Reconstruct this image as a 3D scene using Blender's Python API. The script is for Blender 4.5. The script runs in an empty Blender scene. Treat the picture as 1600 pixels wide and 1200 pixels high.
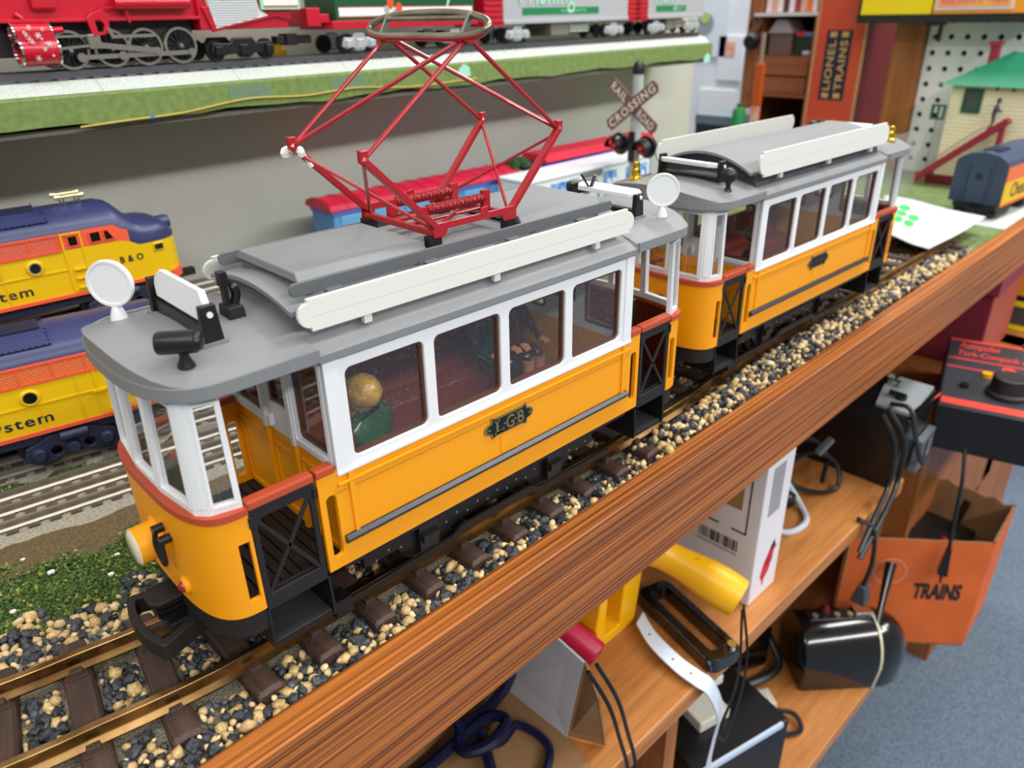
import bpy, bmesh, math, random
import numpy as np
from math import pi, sin, cos, radians, sqrt
from mathutils import Vector, Matrix
from mathutils.geometry import tessellate_polygon

random.seed(7)
K = 0.0117            # one scene unit of the plan below = 11.7 mm
S = bpy.context.scene
COL = S.collection

# ------------------------------------------------------------------ camera
cam_d = bpy.data.cameras.new('camera')
cam = bpy.data.objects.new('camera', cam_d)
COL.objects.link(cam)
S.camera = cam
_r = Vector((0.72026448, -0.69341432, -0.01989131))
_u = Vector((0.32012104, 0.30680473, 0.89632214))
_d = Vector((0.61541986, 0.65195663, -0.44295706))
_m = Matrix(((_r.x, _u.x, -_d.x, 0), (_r.y, _u.y, -_d.y, 0), (_r.z, _u.z, -_d.z, 0), (0, 0, 0, 1)))
cam.matrix_world = Matrix.Translation(Vector((-19.55116, -25.13474, 21.65433)) * K) @ _m
cam_d.sensor_width = 36.0
cam_d.lens = 1174.6365 * 36.0 / 1600.0
cam_d.clip_start = 0.01
cam_d.clip_end = 60
cam_d.dof.use_dof = True
cam_d.dof.focus_distance = 32 * K
cam_d.dof.aperture_fstop = 10.5

# ------------------------------------------------------------------ light
wd = bpy.data.worlds.new('world')
S.world = wd
wd.use_nodes = True
bg = wd.node_tree.nodes['Background']
bg.inputs[0].default_value = (0.90, 0.95, 1.0, 1)
bg.inputs[1].default_value = 0.27

def area(name, loc, size, power, rot=(0, 0, 0), col=(1, 0.98, 0.95)):
    l = bpy.data.lights.new(name, 'AREA')
    l.shape = 'RECTANGLE'
    l.size, l.size_y = size[0] * K, size[1] * K
    l.energy = power
    l.color = col
    o = bpy.data.objects.new(name, l)
    o.location = Vector(loc) * K
    o.rotation_euler = rot
    COL.objects.link(o)
    return o
# rows of fluorescent ceiling fixtures and one added end-wall light, 1.8 m above the table
area('unseen_ceiling_light', (-10, -30, 150), (110, 22), 11)
area('unseen_ceiling_light', (120, -40, 150), (110, 22), 20)
area('unseen_ceiling_light', (10, -200, 150), (330, 24), 92)
area('unseen_ceiling_light', (-150, -60, 150), (24, 160), 22)
area('unseen_ceiling_light', (122, 80, 150), (24, 120), 34)  # unseen light added to brighten the end wall and its cards
area('unseen_ceiling_light', (190, -160, 150), (120, 24), 24)

S.view_settings.view_transform = 'Standard'
S.view_settings.look = 'None'
S.view_settings.gamma = 1.0
S.view_settings.use_curve_mapping = False
S.view_settings.exposure = 0.3

# ------------------------------------------------------------------ materials
def lin(c):
    return tuple(((x / 255) / 12.92 if x / 255 <= 0.04045 else ((x / 255 + 0.055) / 1.055) ** 2.4) for x in c)
MATS = {}
def M(name, rgb, rough=0.45, metal=0.0, var=0.0, vscale=60.0, bump=0.0, bscale=300.0, coat=0.0, rgb2=None, spec=0.5, sheen=0.0, rand=0.0):
    if name in MATS:
        return MATS[name]
    m = bpy.data.materials.new(name)
    m.use_nodes = True
    nt = m.node_tree
    p = nt.nodes['Principled BSDF']
    c = lin(rgb)
    p.inputs['Base Color'].default_value = (*c, 1)
    p.inputs['Roughness'].default_value = rough
    p.inputs['Metallic'].default_value = metal
    p.inputs['Specular IOR Level'].default_value = spec
    p.inputs['Coat Weight'].default_value = coat
    if sheen:
        p.inputs['Sheen Weight'].default_value = sheen
    tc = nt.nodes.new('ShaderNodeTexCoord')
    if var or rgb2 or rand:
        n = nt.nodes.new('ShaderNodeTexNoise')
        n.inputs['Scale'].default_value = vscale
        n.inputs['Detail'].default_value = 5
        nt.links.new(tc.outputs['Object'], n.inputs['Vector'])
        r = nt.nodes.new('ShaderNodeValToRGB')
        r.color_ramp.elements[0].position = 0.35
        r.color_ramp.elements[1].position = 0.65
        if rgb2:
            r.color_ramp.elements[0].color = (*c, 1)
            r.color_ramp.elements[1].color = (*lin(rgb2), 1)
        else:
            r.color_ramp.elements[0].color = (*[x * (1 - var) for x in c], 1)
            r.color_ramp.elements[1].color = (*[min(1, x * (1 + var)) for x in c], 1)
        nt.links.new(n.outputs['Fac'], r.inputs['Fac'])
        out = r.outputs['Color']
        if rand:
            oi = nt.nodes.new('ShaderNodeObjectInfo')
            mr = nt.nodes.new('ShaderNodeMapRange')
            mr.inputs['To Min'].default_value = 1 - rand
            mr.inputs['To Max'].default_value = 1 + rand
            nt.links.new(oi.outputs['Random'], mr.inputs['Value'])
            mx = nt.nodes.new('ShaderNodeMix')
            mx.data_type = 'RGBA'
            mx.blend_type = 'MULTIPLY'
            mx.inputs[0].default_value = 1
            nt.links.new(out, mx.inputs[6])
            nt.links.new(mr.outputs['Result'], mx.inputs[7])
            out = mx.outputs[2]
        nt.links.new(out, p.inputs['Base Color'])
    if bump:
        n2 = nt.nodes.new('ShaderNodeTexNoise')
        n2.inputs['Scale'].default_value = bscale
        n2.inputs['Detail'].default_value = 4
        nt.links.new(tc.outputs['Object'], n2.inputs['Vector'])
        b = nt.nodes.new('ShaderNodeBump')
        b.inputs['Strength'].default_value = bump
        b.inputs['Distance'].default_value = 0.002
        nt.links.new(n2.outputs['Fac'], b.inputs['Height'])
        nt.links.new(b.outputs['Normal'], p.inputs['Normal'])
    MATS[name] = m
    return m

def wood(name, a, b, stretch=(3, 160, 160), bump=0.25, rough=0.5, line=True):
    """long grain: noise stretched along x"""
    if name in MATS:
        return MATS[name]
    m = bpy.data.materials.new(name)
    m.use_nodes = True
    nt = m.node_tree
    p = nt.nodes['Principled BSDF']
    p.inputs['Roughness'].default_value = rough
    tc = nt.nodes.new('ShaderNodeTexCoord')
    mp = nt.nodes.new('ShaderNodeMapping')
    mp.inputs['Scale'].default_value = stretch
    nt.links.new(tc.outputs['Object'], mp.inputs['Vector'])
    n = nt.nodes.new('ShaderNodeTexNoise')
    n.inputs['Scale'].default_value = 1.6
    n.inputs['Detail'].default_value = 6
    n.inputs['Roughness'].default_value = 0.65
    nt.links.new(mp.outputs['Vector'], n.inputs['Vector'])
    n3 = nt.nodes.new('ShaderNodeTexNoise')
    n3.inputs['Scale'].default_value = 5
    n3.inputs['Detail'].default_value = 3
    nt.links.new(tc.outputs['Object'], n3.inputs['Vector'])
    ad = nt.nodes.new('ShaderNodeMath')
    ad.operation = 'MULTIPLY_ADD'
    ad.inputs[1].default_value = 0.35
    nt.links.new(n3.outputs['Fac'], ad.inputs[0])
    nt.links.new(n.outputs['Fac'], ad.inputs[2])
    r = nt.nodes.new('ShaderNodeValToRGB')
    r.color_ramp.elements[0].position = 0.42
    r.color_ramp.elements[1].position = 0.85
    r.color_ramp.elements[0].color = (*lin(a), 1)
    r.color_ramp.elements[1].color = (*lin(b), 1)
    nt.links.new(ad.outputs[0], r.inputs['Fac'])
    nt.links.new(r.outputs['Color'], p.inputs['Base Color'])
    bp = nt.nodes.new('ShaderNodeBump')
    bp.inputs['Strength'].default_value = bump
    bp.inputs['Distance'].default_value = 0.002
    nt.links.new(n.outputs['Fac'], bp.inputs['Height'])
    nt.links.new(bp.outputs['Normal'], p.inputs['Normal'])
    MATS[name] = m
    return m

def glass(name, tint=(1, 1, 1), rough=0.02, dust=0.06, mix=0.12):
    """thin clear sheet: mostly see-through, some mirror, a trace of dust"""
    if name in MATS:
        return MATS[name]
    m = bpy.data.materials.new(name)
    m.use_nodes = True
    nt = m.node_tree
    nt.nodes.remove(nt.nodes['Principled BSDF'])
    out = nt.nodes['Material Output']
    t = nt.nodes.new('ShaderNodeBsdfTransparent')
    t.inputs[0].default_value = (*tint, 1)
    g = nt.nodes.new('ShaderNodeBsdfGlossy')
    g.inputs['Roughness'].default_value = rough
    df = nt.nodes.new('ShaderNodeBsdfDiffuse')
    df.inputs[0].default_value = (0.6, 0.6, 0.6, 1)
    fr = nt.nodes.new('ShaderNodeFresnel')
    ge = nt.nodes.new('ShaderNodeNewGeometry')
    mp = nt.nodes.new('ShaderNodeMapRange')
    mp.inputs['To Min'].default_value = 1.45
    mp.inputs['To Max'].default_value = 1 / 1.45
    nt.links.new(ge.outputs['Backfacing'], mp.inputs['Value'])
    nt.links.new(mp.outputs['Result'], fr.inputs[0])
    ad = nt.nodes.new('ShaderNodeMath')
    ad.operation = 'ADD'
    ad.inputs[1].default_value = mix * 0.3
    nt.links.new(fr.outputs[0], ad.inputs[0])
    fb = nt.nodes.new('ShaderNodeMath')
    fb.operation = 'MULTIPLY_ADD'
    fb.inputs[1].default_value = -1.0
    fb.inputs[2].default_value = 1.0
    nt.links.new(ge.outputs['Backfacing'], fb.inputs[0])
    fm = nt.nodes.new('ShaderNodeMath')
    fm.operation = 'MULTIPLY'
    nt.links.new(ad.outputs[0], fm.inputs[0])
    nt.links.new(fb.outputs[0], fm.inputs[1])
    m1 = nt.nodes.new('ShaderNodeMixShader')
    nt.links.new(fm.outputs[0], m1.inputs[0])
    nt.links.new(t.outputs[0], m1.inputs[1])
    nt.links.new(g.outputs[0], m1.inputs[2])
    tc = nt.nodes.new('ShaderNodeTexCoord')
    n = nt.nodes.new('ShaderNodeTexNoise')
    n.inputs['Scale'].default_value = 1400
    nt.links.new(tc.outputs['Object'], n.inputs['Vector'])
    r = nt.nodes.new('ShaderNodeValToRGB')
    r.color_ramp.elements[0].position = 0.69
    r.color_ramp.elements[1].position = 0.74
    r.color_ramp.elements[0].color = (dust * 0.25,) * 3 + (1,)
    r.color_ramp.elements[1].color = (min(1, dust * 9),) * 3 + (1,)
    nt.links.new(n.outputs['Fac'], r.inputs['Fac'])
    m2 = nt.nodes.new('ShaderNodeMixShader')
    nt.links.new(r.outputs['Color'], m2.inputs[0])
    nt.links.new(m1.outputs[0], m2.inputs[1])
    nt.links.new(df.outputs[0], m2.inputs[2])
    nt.links.new(m2.outputs[0], out.inputs['Surface'])
    MATS[name] = m
    return m

YEL = M('tram yellow plastic', (241, 157, 0), 0.42, bump=0.03, bscale=900)
WHT = M('white plastic', (228, 230, 232), 0.4)
CREAM = M('ivory plastic', (210, 212, 205), 0.42)
GRY = M('grey roof plastic', (126, 128, 130), 0.5, var=0.04, vscale=25, bump=0.08, bscale=1500)
GRYD = M('dark grey plastic', (98, 101, 105), 0.5)
BLK = M('black plastic', (20, 20, 21), 0.36)
BLKM = M('matt black plastic', (26, 24, 24), 0.55, bump=0.1, bscale=900)
RED = M('brick red plastic', (178, 72, 42), 0.45)
MAR = M('maroon plastic', (92, 26, 22), 0.4)
BRN = M('brown window plastic', (84, 50, 38), 0.4)
DKB = M('dark floor plastic', (30, 25, 23), 0.6, bump=0.2, bscale=500)
PAN = M('red enamel', (168, 20, 32), 0.34, coat=0.3)
STEEL = M('nickel steel', (176, 170, 160), 0.28, 1.0)
CHROME = M('chrome', (215, 215, 215), 0.12, 1.0)
BRASS = M('brass rail', (190, 152, 100), 0.33, 1.0, rgb2=(126, 96, 58), vscale=40)
GOLD = M('polished brass', (250, 205, 60), 0.14, 1.0)
GLASS = glass('window glazing')

# ------------------------------------------------------------------ mesh helpers
TEXTS = {}
def text_mesh(s, bold=0.0, shear=0.0, space=1.0):
    key = (s, bold, shear, space)
    if key in TEXTS:
        return TEXTS[key]
    cu = bpy.data.curves.new('lettering', 'FONT')
    cu.body = s
    cu.size = 1.0
    cu.offset = bold
    cu.shear = shear
    cu.space_character = space
    cu.resolution_u = 3
    o = bpy.data.objects.new('lettering', cu)
    COL.objects.link(o)
    dg = bpy.context.evaluated_depsgraph_get()
    me = bpy.data.meshes.new_from_object(o.evaluated_get(dg))
    vs = [tuple(v.co) for v in me.vertices]
    fs = [tuple(p.vertices) for p in me.polygons]
    bpy.data.objects.remove(o)
    bpy.data.curves.remove(cu)
    bpy.data.meshes.remove(me)
    x0 = min(v[0] for v in vs); x1 = max(v[0] for v in vs)
    y0 = min(v[1] for v in vs); y1 = max(v[1] for v in vs)
    TEXTS[key] = (vs, fs, (x0, x1, y0, y1))
    return TEXTS[key]
# all lettering is made first, while the scene is still small
for a in [('Chessie System', 0.016, 0, 1.15), ('B & O', 0.03, 0, 1.1), ('L', 0.02, 0, 1), ('G', 0.02, 0, 1), ('B', 0.02, 0, 1),
          ('TRAINS', 0.045, 0, 1.0), ('Autopulse', 0.015, 0.2, 1.0), ('Tork-Compack A', 0.012, 0.2, 1.0), ('2', 0.04, 0, 1),
          ('RAIL', 0.02, 0, 1.2), ('ROAD', 0.02, 0, 1.2), ('CROSSING', 0.02, 0, 1.2), ('with Electric Trains', 0.01, 0, 1.0),
          ('LIONEL', 0.02, 0, 1.1), ('TRAINS', 0.02, 0, 1.1), ('Wishing', 0.01, 0.3, 1.0), ('Merry', 0.01, 0.3, 1.0), ('HOLIDAYS', 0.0, 0, 1.1),
          ('4082', 0.0, 0, 1.0), ('LIONEL LINES', 0.0, 0, 1.1), ('C', 0.02, 0, 1), ('Chessie', 0.012, 0, 1.0)]:
    text_mesh(*a)

def XZ(u, v, t): return (u, t, v)
def YZ(u, v, t): return (t, u, v)
def XY(u, v, t): return (u, v, t)

def rrect(x0, x1, y0, y1, r=0.2, n=5):
    p = []
    for cx, cy, a in ((x1 - r, y1 - r, 0), (x0 + r, y1 - r, 90), (x0 + r, y0 + r, 180), (x1 - r, y0 + r, 270)):
        for i in range(n + 1):
            t = radians(a + 90 * i / n)
            p.append((cx + r * cos(t), cy + r * sin(t)))
    return p
def circ(cx, cy, r, n=24, a0=0):
    return [(cx + r * cos(a0 + 2 * pi * i / n), cy + r * sin(a0 + 2 * pi * i / n)) for i in range(n)]

class MB:
    def __init__(self):
        self.v, self.f, self.m = [], [], []
    def add(self, vs, fs, m=0):
        b = len(self.v)
        self.v.extend(vs)
        self.f.extend(tuple(i + b for i in f) for f in fs)
        self.m.extend([m] * len(fs))
        return self
    def box(self, x0, x1, y0, y1, z0, z1, m=0):
        return self.add([(x0, y0, z0), (x1, y0, z0), (x1, y1, z0), (x0, y1, z0), (x0, y0, z1), (x1, y0, z1), (x1, y1, z1), (x0, y1, z1)],
                 [(0, 3, 2, 1), (4, 5, 6, 7), (0, 1, 5, 4), (1, 2, 6, 5), (2, 3, 7, 6), (3, 0, 4, 7)], m)
    def hexa(self, p, m=0):
        return self.add(p, [(0, 3, 2, 1), (4, 5, 6, 7), (0, 1, 5, 4), (1, 2, 6, 5), (2, 3, 7, 6), (3, 0, 4, 7)], m)
    def bar(self, a, b, w, h, up=(0, 0, 1), m=0):
        a, b = Vector(a), Vector(b)
        d = (b - a).normalized()
        s = d.cross(Vector(up))
        if s.length < 1e-6:
            s = d.cross(Vector((1, 0, 0)))
        s.normalize()
        t = s.cross(d)
        s *= w / 2; t *= h / 2
        ps = [a - s - t, a + s - t, a + s + t, a - s + t, b - s - t, b + s - t, b + s + t, b - s + t]
        return self.hexa([tuple(p) for p in ps], m)
    def loft(self, rings, m=0, cap=True, closed=False):
        n = len(rings[0])
        vs = [tuple(p) for r in rings for p in r]
        fs = []
        k = len(rings)
        for i in range(k if closed else k - 1):
            a, b = i * n, ((i + 1) % k) * n
            for j in range(n):
                j2 = (j + 1) % n
                fs.append((a + j, a + j2, b + j2, b + j))
        if cap and not closed:
            fs.append(tuple(range(n))[::-1])
            fs.append(tuple(range((k - 1) * n, k * n)))
        return self.add(vs, fs, m)
    def tube(self, pts, r, n=8, closed=False, m=0, flat=1.0):
        pts = [Vector(p) for p in pts]
        rings = []
        k = len(pts)
        ref = None
        for i, p in enumerate(pts):
            if closed:
                d = pts[(i + 1) % k] - pts[i - 1]
            else:
                d = pts[min(i + 1, k - 1)] - pts[max(i - 1, 0)]
            d.normalize()
            if ref is None:
                ref = Vector((0, 0, 1)) if abs(d.z) < 0.9 else Vector((1, 0, 0))
            s = d.cross(ref)
            if s.length < 1e-5:
                s = d.cross(Vector((0.3, 1, 0.2)))
            s.normalize()
            t = s.cross(d)
            ref = t
            rr = r[i] if isinstance(r, (list, tuple)) else r
            rings.append([p + s * (rr * cos(2 * pi * j / n)) + t * (rr * flat * sin(2 * pi * j / n)) for j in range(n)])
        return self.loft(rings, m, True, closed)
    def cyl(self, a, b, r0, r1=None, n=20, m=0):
        return self.lathe([(0, 0), (r0, 0), (r0 if r1 is None else r1, 1), (0, 1)], a, b, n, m)
    def lathe(self, prof, a, b, n=24, m=0):
        """prof (radius, position 0..1 from a to b)"""
        a, b = Vector(a), Vector(b)
        d = b - a
        z = d.normalized()
        x = z.cross(Vector((0, 0, 1)))
        if x.length < 1e-4:
            x = Vector((1, 0, 0))
        x.normalize()
        y = z.cross(x)
        rings = []
        vs, fs = [], []
        for r, t in prof:
            c = a + d * t
            if r < 1e-6:
                rings.append([len(vs)]); vs.append(tuple(c))
            else:
                rings.append(list(range(len(vs), len(vs) + n)))
                vs.extend(tuple(c + x * (r * cos(2 * pi * j / n)) + y * (r * sin(2 * pi * j / n))) for j in range(n))
        for p, q in zip(rings, rings[1:]):
            for j in range(n):
                j2 = (j + 1) % n
                if len(p) == 1 and len(q) == 1:
                    continue
                if len(p) == 1:
                    fs.append((p[0], q[j2], q[j]))
                elif len(q) == 1:
                    fs.append((p[j], p[j2], q[0]))
                else:
                    fs.append((p[j], p[j2], q[j2], q[j]))
        return self.add(vs, fs, m)
    def sphere(self, c, r, n=16, sq=(1, 1, 1), m=0):
        vs, fs = [], []
        k = n // 2
        pr = [(sin(pi * i / k), cos(pi * i / k)) for i in range(k + 1)]
        b = MB()
        b.lathe([(max(0, s) * 1.0, (1 - cz) / 2) if 0 < i < k else (0, (1 - cz) / 2) for i, (s, cz) in enumerate(pr)], (0, 0, -1), (0, 0, 1), n)
        return self.add([(c[0] + x * r * sq[0], c[1] + y * r * sq[1], c[2] + z * r * sq[2]) for x, y, z in b.v], b.f, m)
    def prism(self, poly, fn, t0, t1, m=0):
        n = len(poly)
        vs = [fn(u, v, t0) for u, v in poly] + [fn(u, v, t1) for u, v in poly]
        fs = [tuple(range(n))[::-1], tuple(range(n, 2 * n))] + [(i, (i + 1) % n, n + (i + 1) % n, n + i) for i in range(n)]
        return self.add(vs, fs, m)
    def plate(self, outer, holes, fn, t0, t1, m=0):
        if not holes:
            return self.prism(outer, fn, t0, t1, m)
        loops = [outer] + holes
        flat = [p for l in loops for p in l]
        tris = tessellate_polygon([[Vector((x, y, 0)) for x, y in l] for l in loops])
        n = len(flat)
        vs = [fn(u, v, t0) for u, v in flat] + [fn(u, v, t1) for u, v in flat]
        fs = [tuple(t) for t in tris] + [tuple(i + n for i in t[::-1]) for t in tris]
        b = 0
        for l in loops:
            k = len(l)
            fs += [(b + i, b + (i + 1) % k, n + b + (i + 1) % k, n + b + i) for i in range(k)]
            b += k
        return self.add(vs, fs, m)
    def ring(self, outer, inner, fn, t0, t1, m=0):
        n = len(outer)
        vs = [fn(u, v, t) for t in (t0, t1) for l in (outer, inner) for u, v in l]
        fs = []
        for i in range(n):
            j = (i + 1) % n
            fs += [(i, j, n + j, n + i), (2 * n + i, 2 * n + j, 3 * n + j, 3 * n + i), (i, j, 2 * n + j, 2 * n + i), (n + i, n + j, 3 * n + j, 3 * n + i)]
        return self.add(vs, fs, m)
    def text(self, key, fn, x0, x1, y0, y1, t, m=0, thick=0.02):
        vs, fs, (a, b, c, d) = text_mesh(*key)
        return self.add([fn(x0 + (x - a) / (b - a) * (x1 - x0), y0 + (y - c) / (d - c) * (y1 - y0), t) for x, y, z in vs], fs, m)
    def xform(self, fn):
        self.v = [fn(*p) for p in self.v]
        return self
    def build(self, name, mats, parent=None, smooth=False, bevel=0, normals=True, sub=0):
        me = bpy.data.meshes.new(name)
        me.from_pydata([(x * K, y * K, z * K) for x, y, z in self.v], [], self.f)
        if not isinstance(mats, (list, tuple)):
            mats = [mats]
        for mm in mats:
            me.materials.append(mm)
        if len(mats) > 1:
            me.polygons.foreach_set('material_index', self.m)
        if normals:
            bm = bmesh.new()
            bm.from_mesh(me)
            bmesh.ops.recalc_face_normals(bm, faces=bm.faces)
            bm.to_mesh(me)
            bm.free()
        o = bpy.data.objects.new(name, me)
        COL.objects.link(o)
        if parent:
            o.parent = parent
        if smooth:
            me.polygons.foreach_set('use_smooth', [True] * len(me.polygons))
            me.set_sharp_from_angle(angle=radians(38 if smooth is True else smooth))
        if bevel:
            b = o.modifiers.new('edge', 'BEVEL')
            b.width = bevel * K
            b.segments = 2
            b.limit_method = 'ANGLE'
            b.angle_limit = radians(50)
            b.harden_normals = False
        if sub:
            sdm = o.modifiers.new('soft', 'SUBSURF')
            sdm.levels = sdm.render_levels = sub
        me.update()
        return o

def tag(o, label=None, cat=None, group=None, kind=None):
    if label: o['label'] = label
    if cat: o['category'] = cat
    if group: o['group'] = group
    if kind: o['kind'] = kind
    return o
def thing(name, loc, rz, label, cat, group=None, kind=None):
    o = bpy.data.objects.new(name, None)
    o.empty_display_size = 0.01
    COL.objects.link(o)
    o.location = Vector(loc) * K
    o.rotation_euler = (0, 0, rz)
    return tag(o, label, cat, group, kind)
def dup(o, parent=None, loc=None, rot=None):
    c = o.copy()
    COL.objects.link(c)
    c.parent = parent
    if loc is not None: c.location = Vector(loc) * K
    if rot is not None: c.rotation_euler = rot
    for ch in list(o.children):
        dup(ch, c)
    return c
def put(o, loc, rot=(0, 0, 0)):
    o.location = Vector(loc) * K
    o.rotation_euler = rot
    return o
def spline(pts, n=10):
    P = [Vector(p) for p in pts]
    P = [P[0] * 2 - P[1]] + P + [P[-1] * 2 - P[-2]]
    out = []
    for i in range(1, len(P) - 2):
        a, b, c, d = P[i - 1:i + 3]
        for k in range(n):
            t = k / n
            out.append(0.5 * ((2 * b) + (c - a) * t + (2 * a - 5 * b + 4 * c - d) * t * t + (3 * b - a - 3 * c + d) * t ** 3))
    out.append(P[-2])
    return out
# ================================================================== the setting
RZ = -0.42                      # top of the large rails
FL = 0.022
def reeded(name, a, b):
    m = bpy.data.materials.new(name); m.use_nodes = True
    nt = m.node_tree; p = nt.nodes['Principled BSDF']; p.inputs['Roughness'].default_value = 0.42
    tc = nt.nodes.new('ShaderNodeTexCoord')
    mp = nt.nodes.new('ShaderNodeMapping'); mp.inputs['Scale'].default_value = (3.0, 500, 500)
    nt.links.new(tc.outputs['Object'], mp.inputs['Vector'])
    n = nt.nodes.new('ShaderNodeTexNoise'); n.inputs['Scale'].default_value = 1.0; n.inputs['Detail'].default_value = 1.6; n.inputs['Roughness'].default_value = 0.6
    nt.links.new(mp.outputs['Vector'], n.inputs['Vector'])
    mp2 = nt.nodes.new('ShaderNodeMapping'); mp2.inputs['Scale'].default_value = (1.2, 30, 30)
    nt.links.new(tc.outputs['Object'], mp2.inputs['Vector'])
    n2 = nt.nodes.new('ShaderNodeTexNoise'); n2.inputs['Scale'].default_value = 1.0; n2.inputs['Detail'].default_value = 3
    nt.links.new(mp2.outputs['Vector'], n2.inputs['Vector'])
    ad = nt.nodes.new('ShaderNodeMath'); ad.operation = 'MULTIPLY_ADD'; ad.inputs[1].default_value = 0.16
    nt.links.new(n2.outputs['Fac'], ad.inputs[0]); nt.links.new(n.outputs['Fac'], ad.inputs[2])
    r = nt.nodes.new('ShaderNodeValToRGB')
    r.color_ramp.elements[0].position = 0.42; r.color_ramp.elements[1].position = 0.74
    r.color_ramp.elements[0].color = (*lin(a), 1); r.color_ramp.elements[1].color = (*lin(b), 1)
    nt.links.new(ad.outputs[0], r.inputs['Fac']); nt.links.new(r.outputs['Color'], p.inputs['Base Color'])
    bp = nt.nodes.new('ShaderNodeBump'); bp.inputs['Strength'].default_value = 0.5; bp.inputs['Distance'].default_value = 0.0015
    nt.links.new(n.outputs['Fac'], bp.inputs['Height']); nt.links.new(bp.outputs['Normal'], p.inputs['Normal'])
    return m
FASC = reeded('red cedar board', (108, 55, 18), (186, 110, 46))
SHELFW = wood('varnished pine', (150, 90, 40), (196, 132, 72), (4, 60, 60), 0.08, 0.42)
PANELW = wood('brown door wood', (120, 66, 26), (172, 104, 52), (60, 60, 3), 0.06, 0.5)
WALLP = M('grey painted panel', (196, 196, 186), 0.75, var=0.06, vscale=6)
TURF = M('green felt', (88, 108, 58), 0.95, rgb2=(112, 132, 78), vscale=120, bump=0.3, bscale=900)
CARPET = M('blue grey carpet', (80, 94, 112), 0.95, rgb2=(116, 130, 146), vscale=220, bump=0.5, bscale=1200)

fl = MB().box(-140, 260, -190, 120, -79, -78).build('floor', CARPET)
tag(fl, kind='structure')
STH = 0.06                      # the wall and its shelf stand a little askew to the rails
def SF(lx, ly, z=0.0):
    return (-8.5 + lx * cos(STH) - ly * sin(STH), 30.5 + lx * sin(STH) + ly * cos(STH), z)
wl = put(MB().box(-110, 95.9, 9.2, 11, -30, 75).build('wall_back', WALLP), SF(0, 0), (0, 0, STH))
tag(wl, kind='structure')
# end wall of the shop behind the layout and the room behind it
FARW = M('pale shop wall', (232, 238, 246), 0.7, var=0.04, vscale=9)
we = MB().box(150, 152, 30, 120, -78, 90).build('wall_end', FARW)
tag(we, kind='structure')

# ------------------------------------------------------------------ the layout table
table = thing('layout_table', (0, -5, -78), 0, 'long wooden layout table with a cedar edge board and pine shelves below', 'table')
def tb(mb, name, mat, **k):
    mb.xform(lambda x, y, z: (x, y + 5, z + 78))
    return mb.build(name, mat, table, **k)
# fascia board: slightly out of line with the rails
f = MB().box(-60, 112, -0.72, 0.72, -2.75, 2.75)
fo = f.build('edge_board', FASC, table, bevel=0.12)
fo.location = Vector((0, 5 - 5.3, 78 - 4.0)) * K
fo.rotation_euler = (0, 0, math.atan(FL) * 0.85)
tb(MB().box(-60, 112, -4.4, 40, -3.4, -2.05), 'tabletop', M('grey plaster ground', (150, 140, 118), 0.95, rgb2=(112, 104, 90), vscale=300, bump=0.6, bscale=900))
tb(MB().box(-30, 53, -6, 24, -23.2, -21.5), 'shelf_board', SHELFW, bevel=0.15)
tb(MB().box(10, 66, -9, 24, -46.3, -44.6), 'shelf_board', SHELFW, bevel=0.15)
tb(MB().box(13.2, 14.6, -5.6, 20, -44.6, -23.2), 'upright_board', PANELW)
tb(MB().box(-30, -28.5, -5.6, 20, -78, -23.2), 'upright_board', PANELW)
tb(MB().box(60, 61.4, -5.6, 20, -44.6, -20), 'upright_board', PANELW)
tb(MB().box(62, 98, -5.2, 20, -42, -20.2), 'drawer_case', PANELW, bevel=0.1)
tb(MB().box(-60, 110, 24, 25, -78, -3.4), 'back_board', M('dark recess board', (70, 48, 34), 0.8))
# ground cover
turf = MB()
nx, ny = 60, 24
for i in range(nx + 1):
    for j in range(ny + 1):
        turf.v.append((-60 + 172 * i / nx, -4.3 + 44 * j / ny, -2.04 + 0.05 * random.random()))
for i in range(nx):
    for j in range(ny):
        a = i * (ny + 1) + j
        turf.f.append((a, a + ny + 1, a + ny + 2, a + 1)); turf.m.append(0)
tb(turf, 'turf_sheet', TURF, smooth=True)

# ------------------------------------------------------------------ upper shelf along the wall
sh = thing('upper_shelf', SF(0, 0, 15.7), STH, 'deep wall shelf edged in green felt above the layout', 'shelf')
GREENF = M('shelf felt', (108, 130, 68), 0.95, rgb2=(124, 146, 84), vscale=160, bump=0.25, bscale=1400)
b = MB()
n = 70
rings = []
for i in range(n + 1):
    x = -60 + 144.6 * i / n
    lo = 0.1 * sin(i * 0.9) + 0.06 * sin(i * 2.3)
    rings.append([(x, 0, lo), (x, 0, 1.7), (x, 0.25, 1.87), (x, 9.1, 1.87), (x, 9.1, 0.05)])
b.loft(rings)
b.build('felt_cover', GREENF, sh, smooth=True)
MB().box(-60, 84, 0.6, 9.1, -0.5, -0.15).build('shelf_board', M('grey board', (120, 116, 108), 0.7), sh)
cord = spline([(4, -0.1, -0.1), (7, -0.1, 0.0), (11, -0.1, 0.12), (16, -0.1, 0.6), (21, -0.1, 0.42), (26, -0.1, 0.62), (32, -0.1, 0.25), (40, -0.1, 0.4)], 6)
MB().tube(cord, 0.07, 6).build('edging_cord', M('straw cord', (196, 170, 84), 0.8), sh)
MB().sphere((8.7, -0.12, 0.0), 0.18, 8, (1.2, 0.5, 0.7)).build('blue_bead', M('blue bead', (40, 80, 190), 0.3), sh)
for x, w in ((14.6, 3.4), (23.5, 3.4)):
    MB().box(x, x + w, -0.05, -0.01, 0.55, 1.55).build('tape_strip', glass('clear tape', (0.8, 0.95, 0.85), 0.3, 0.5), sh)
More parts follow.
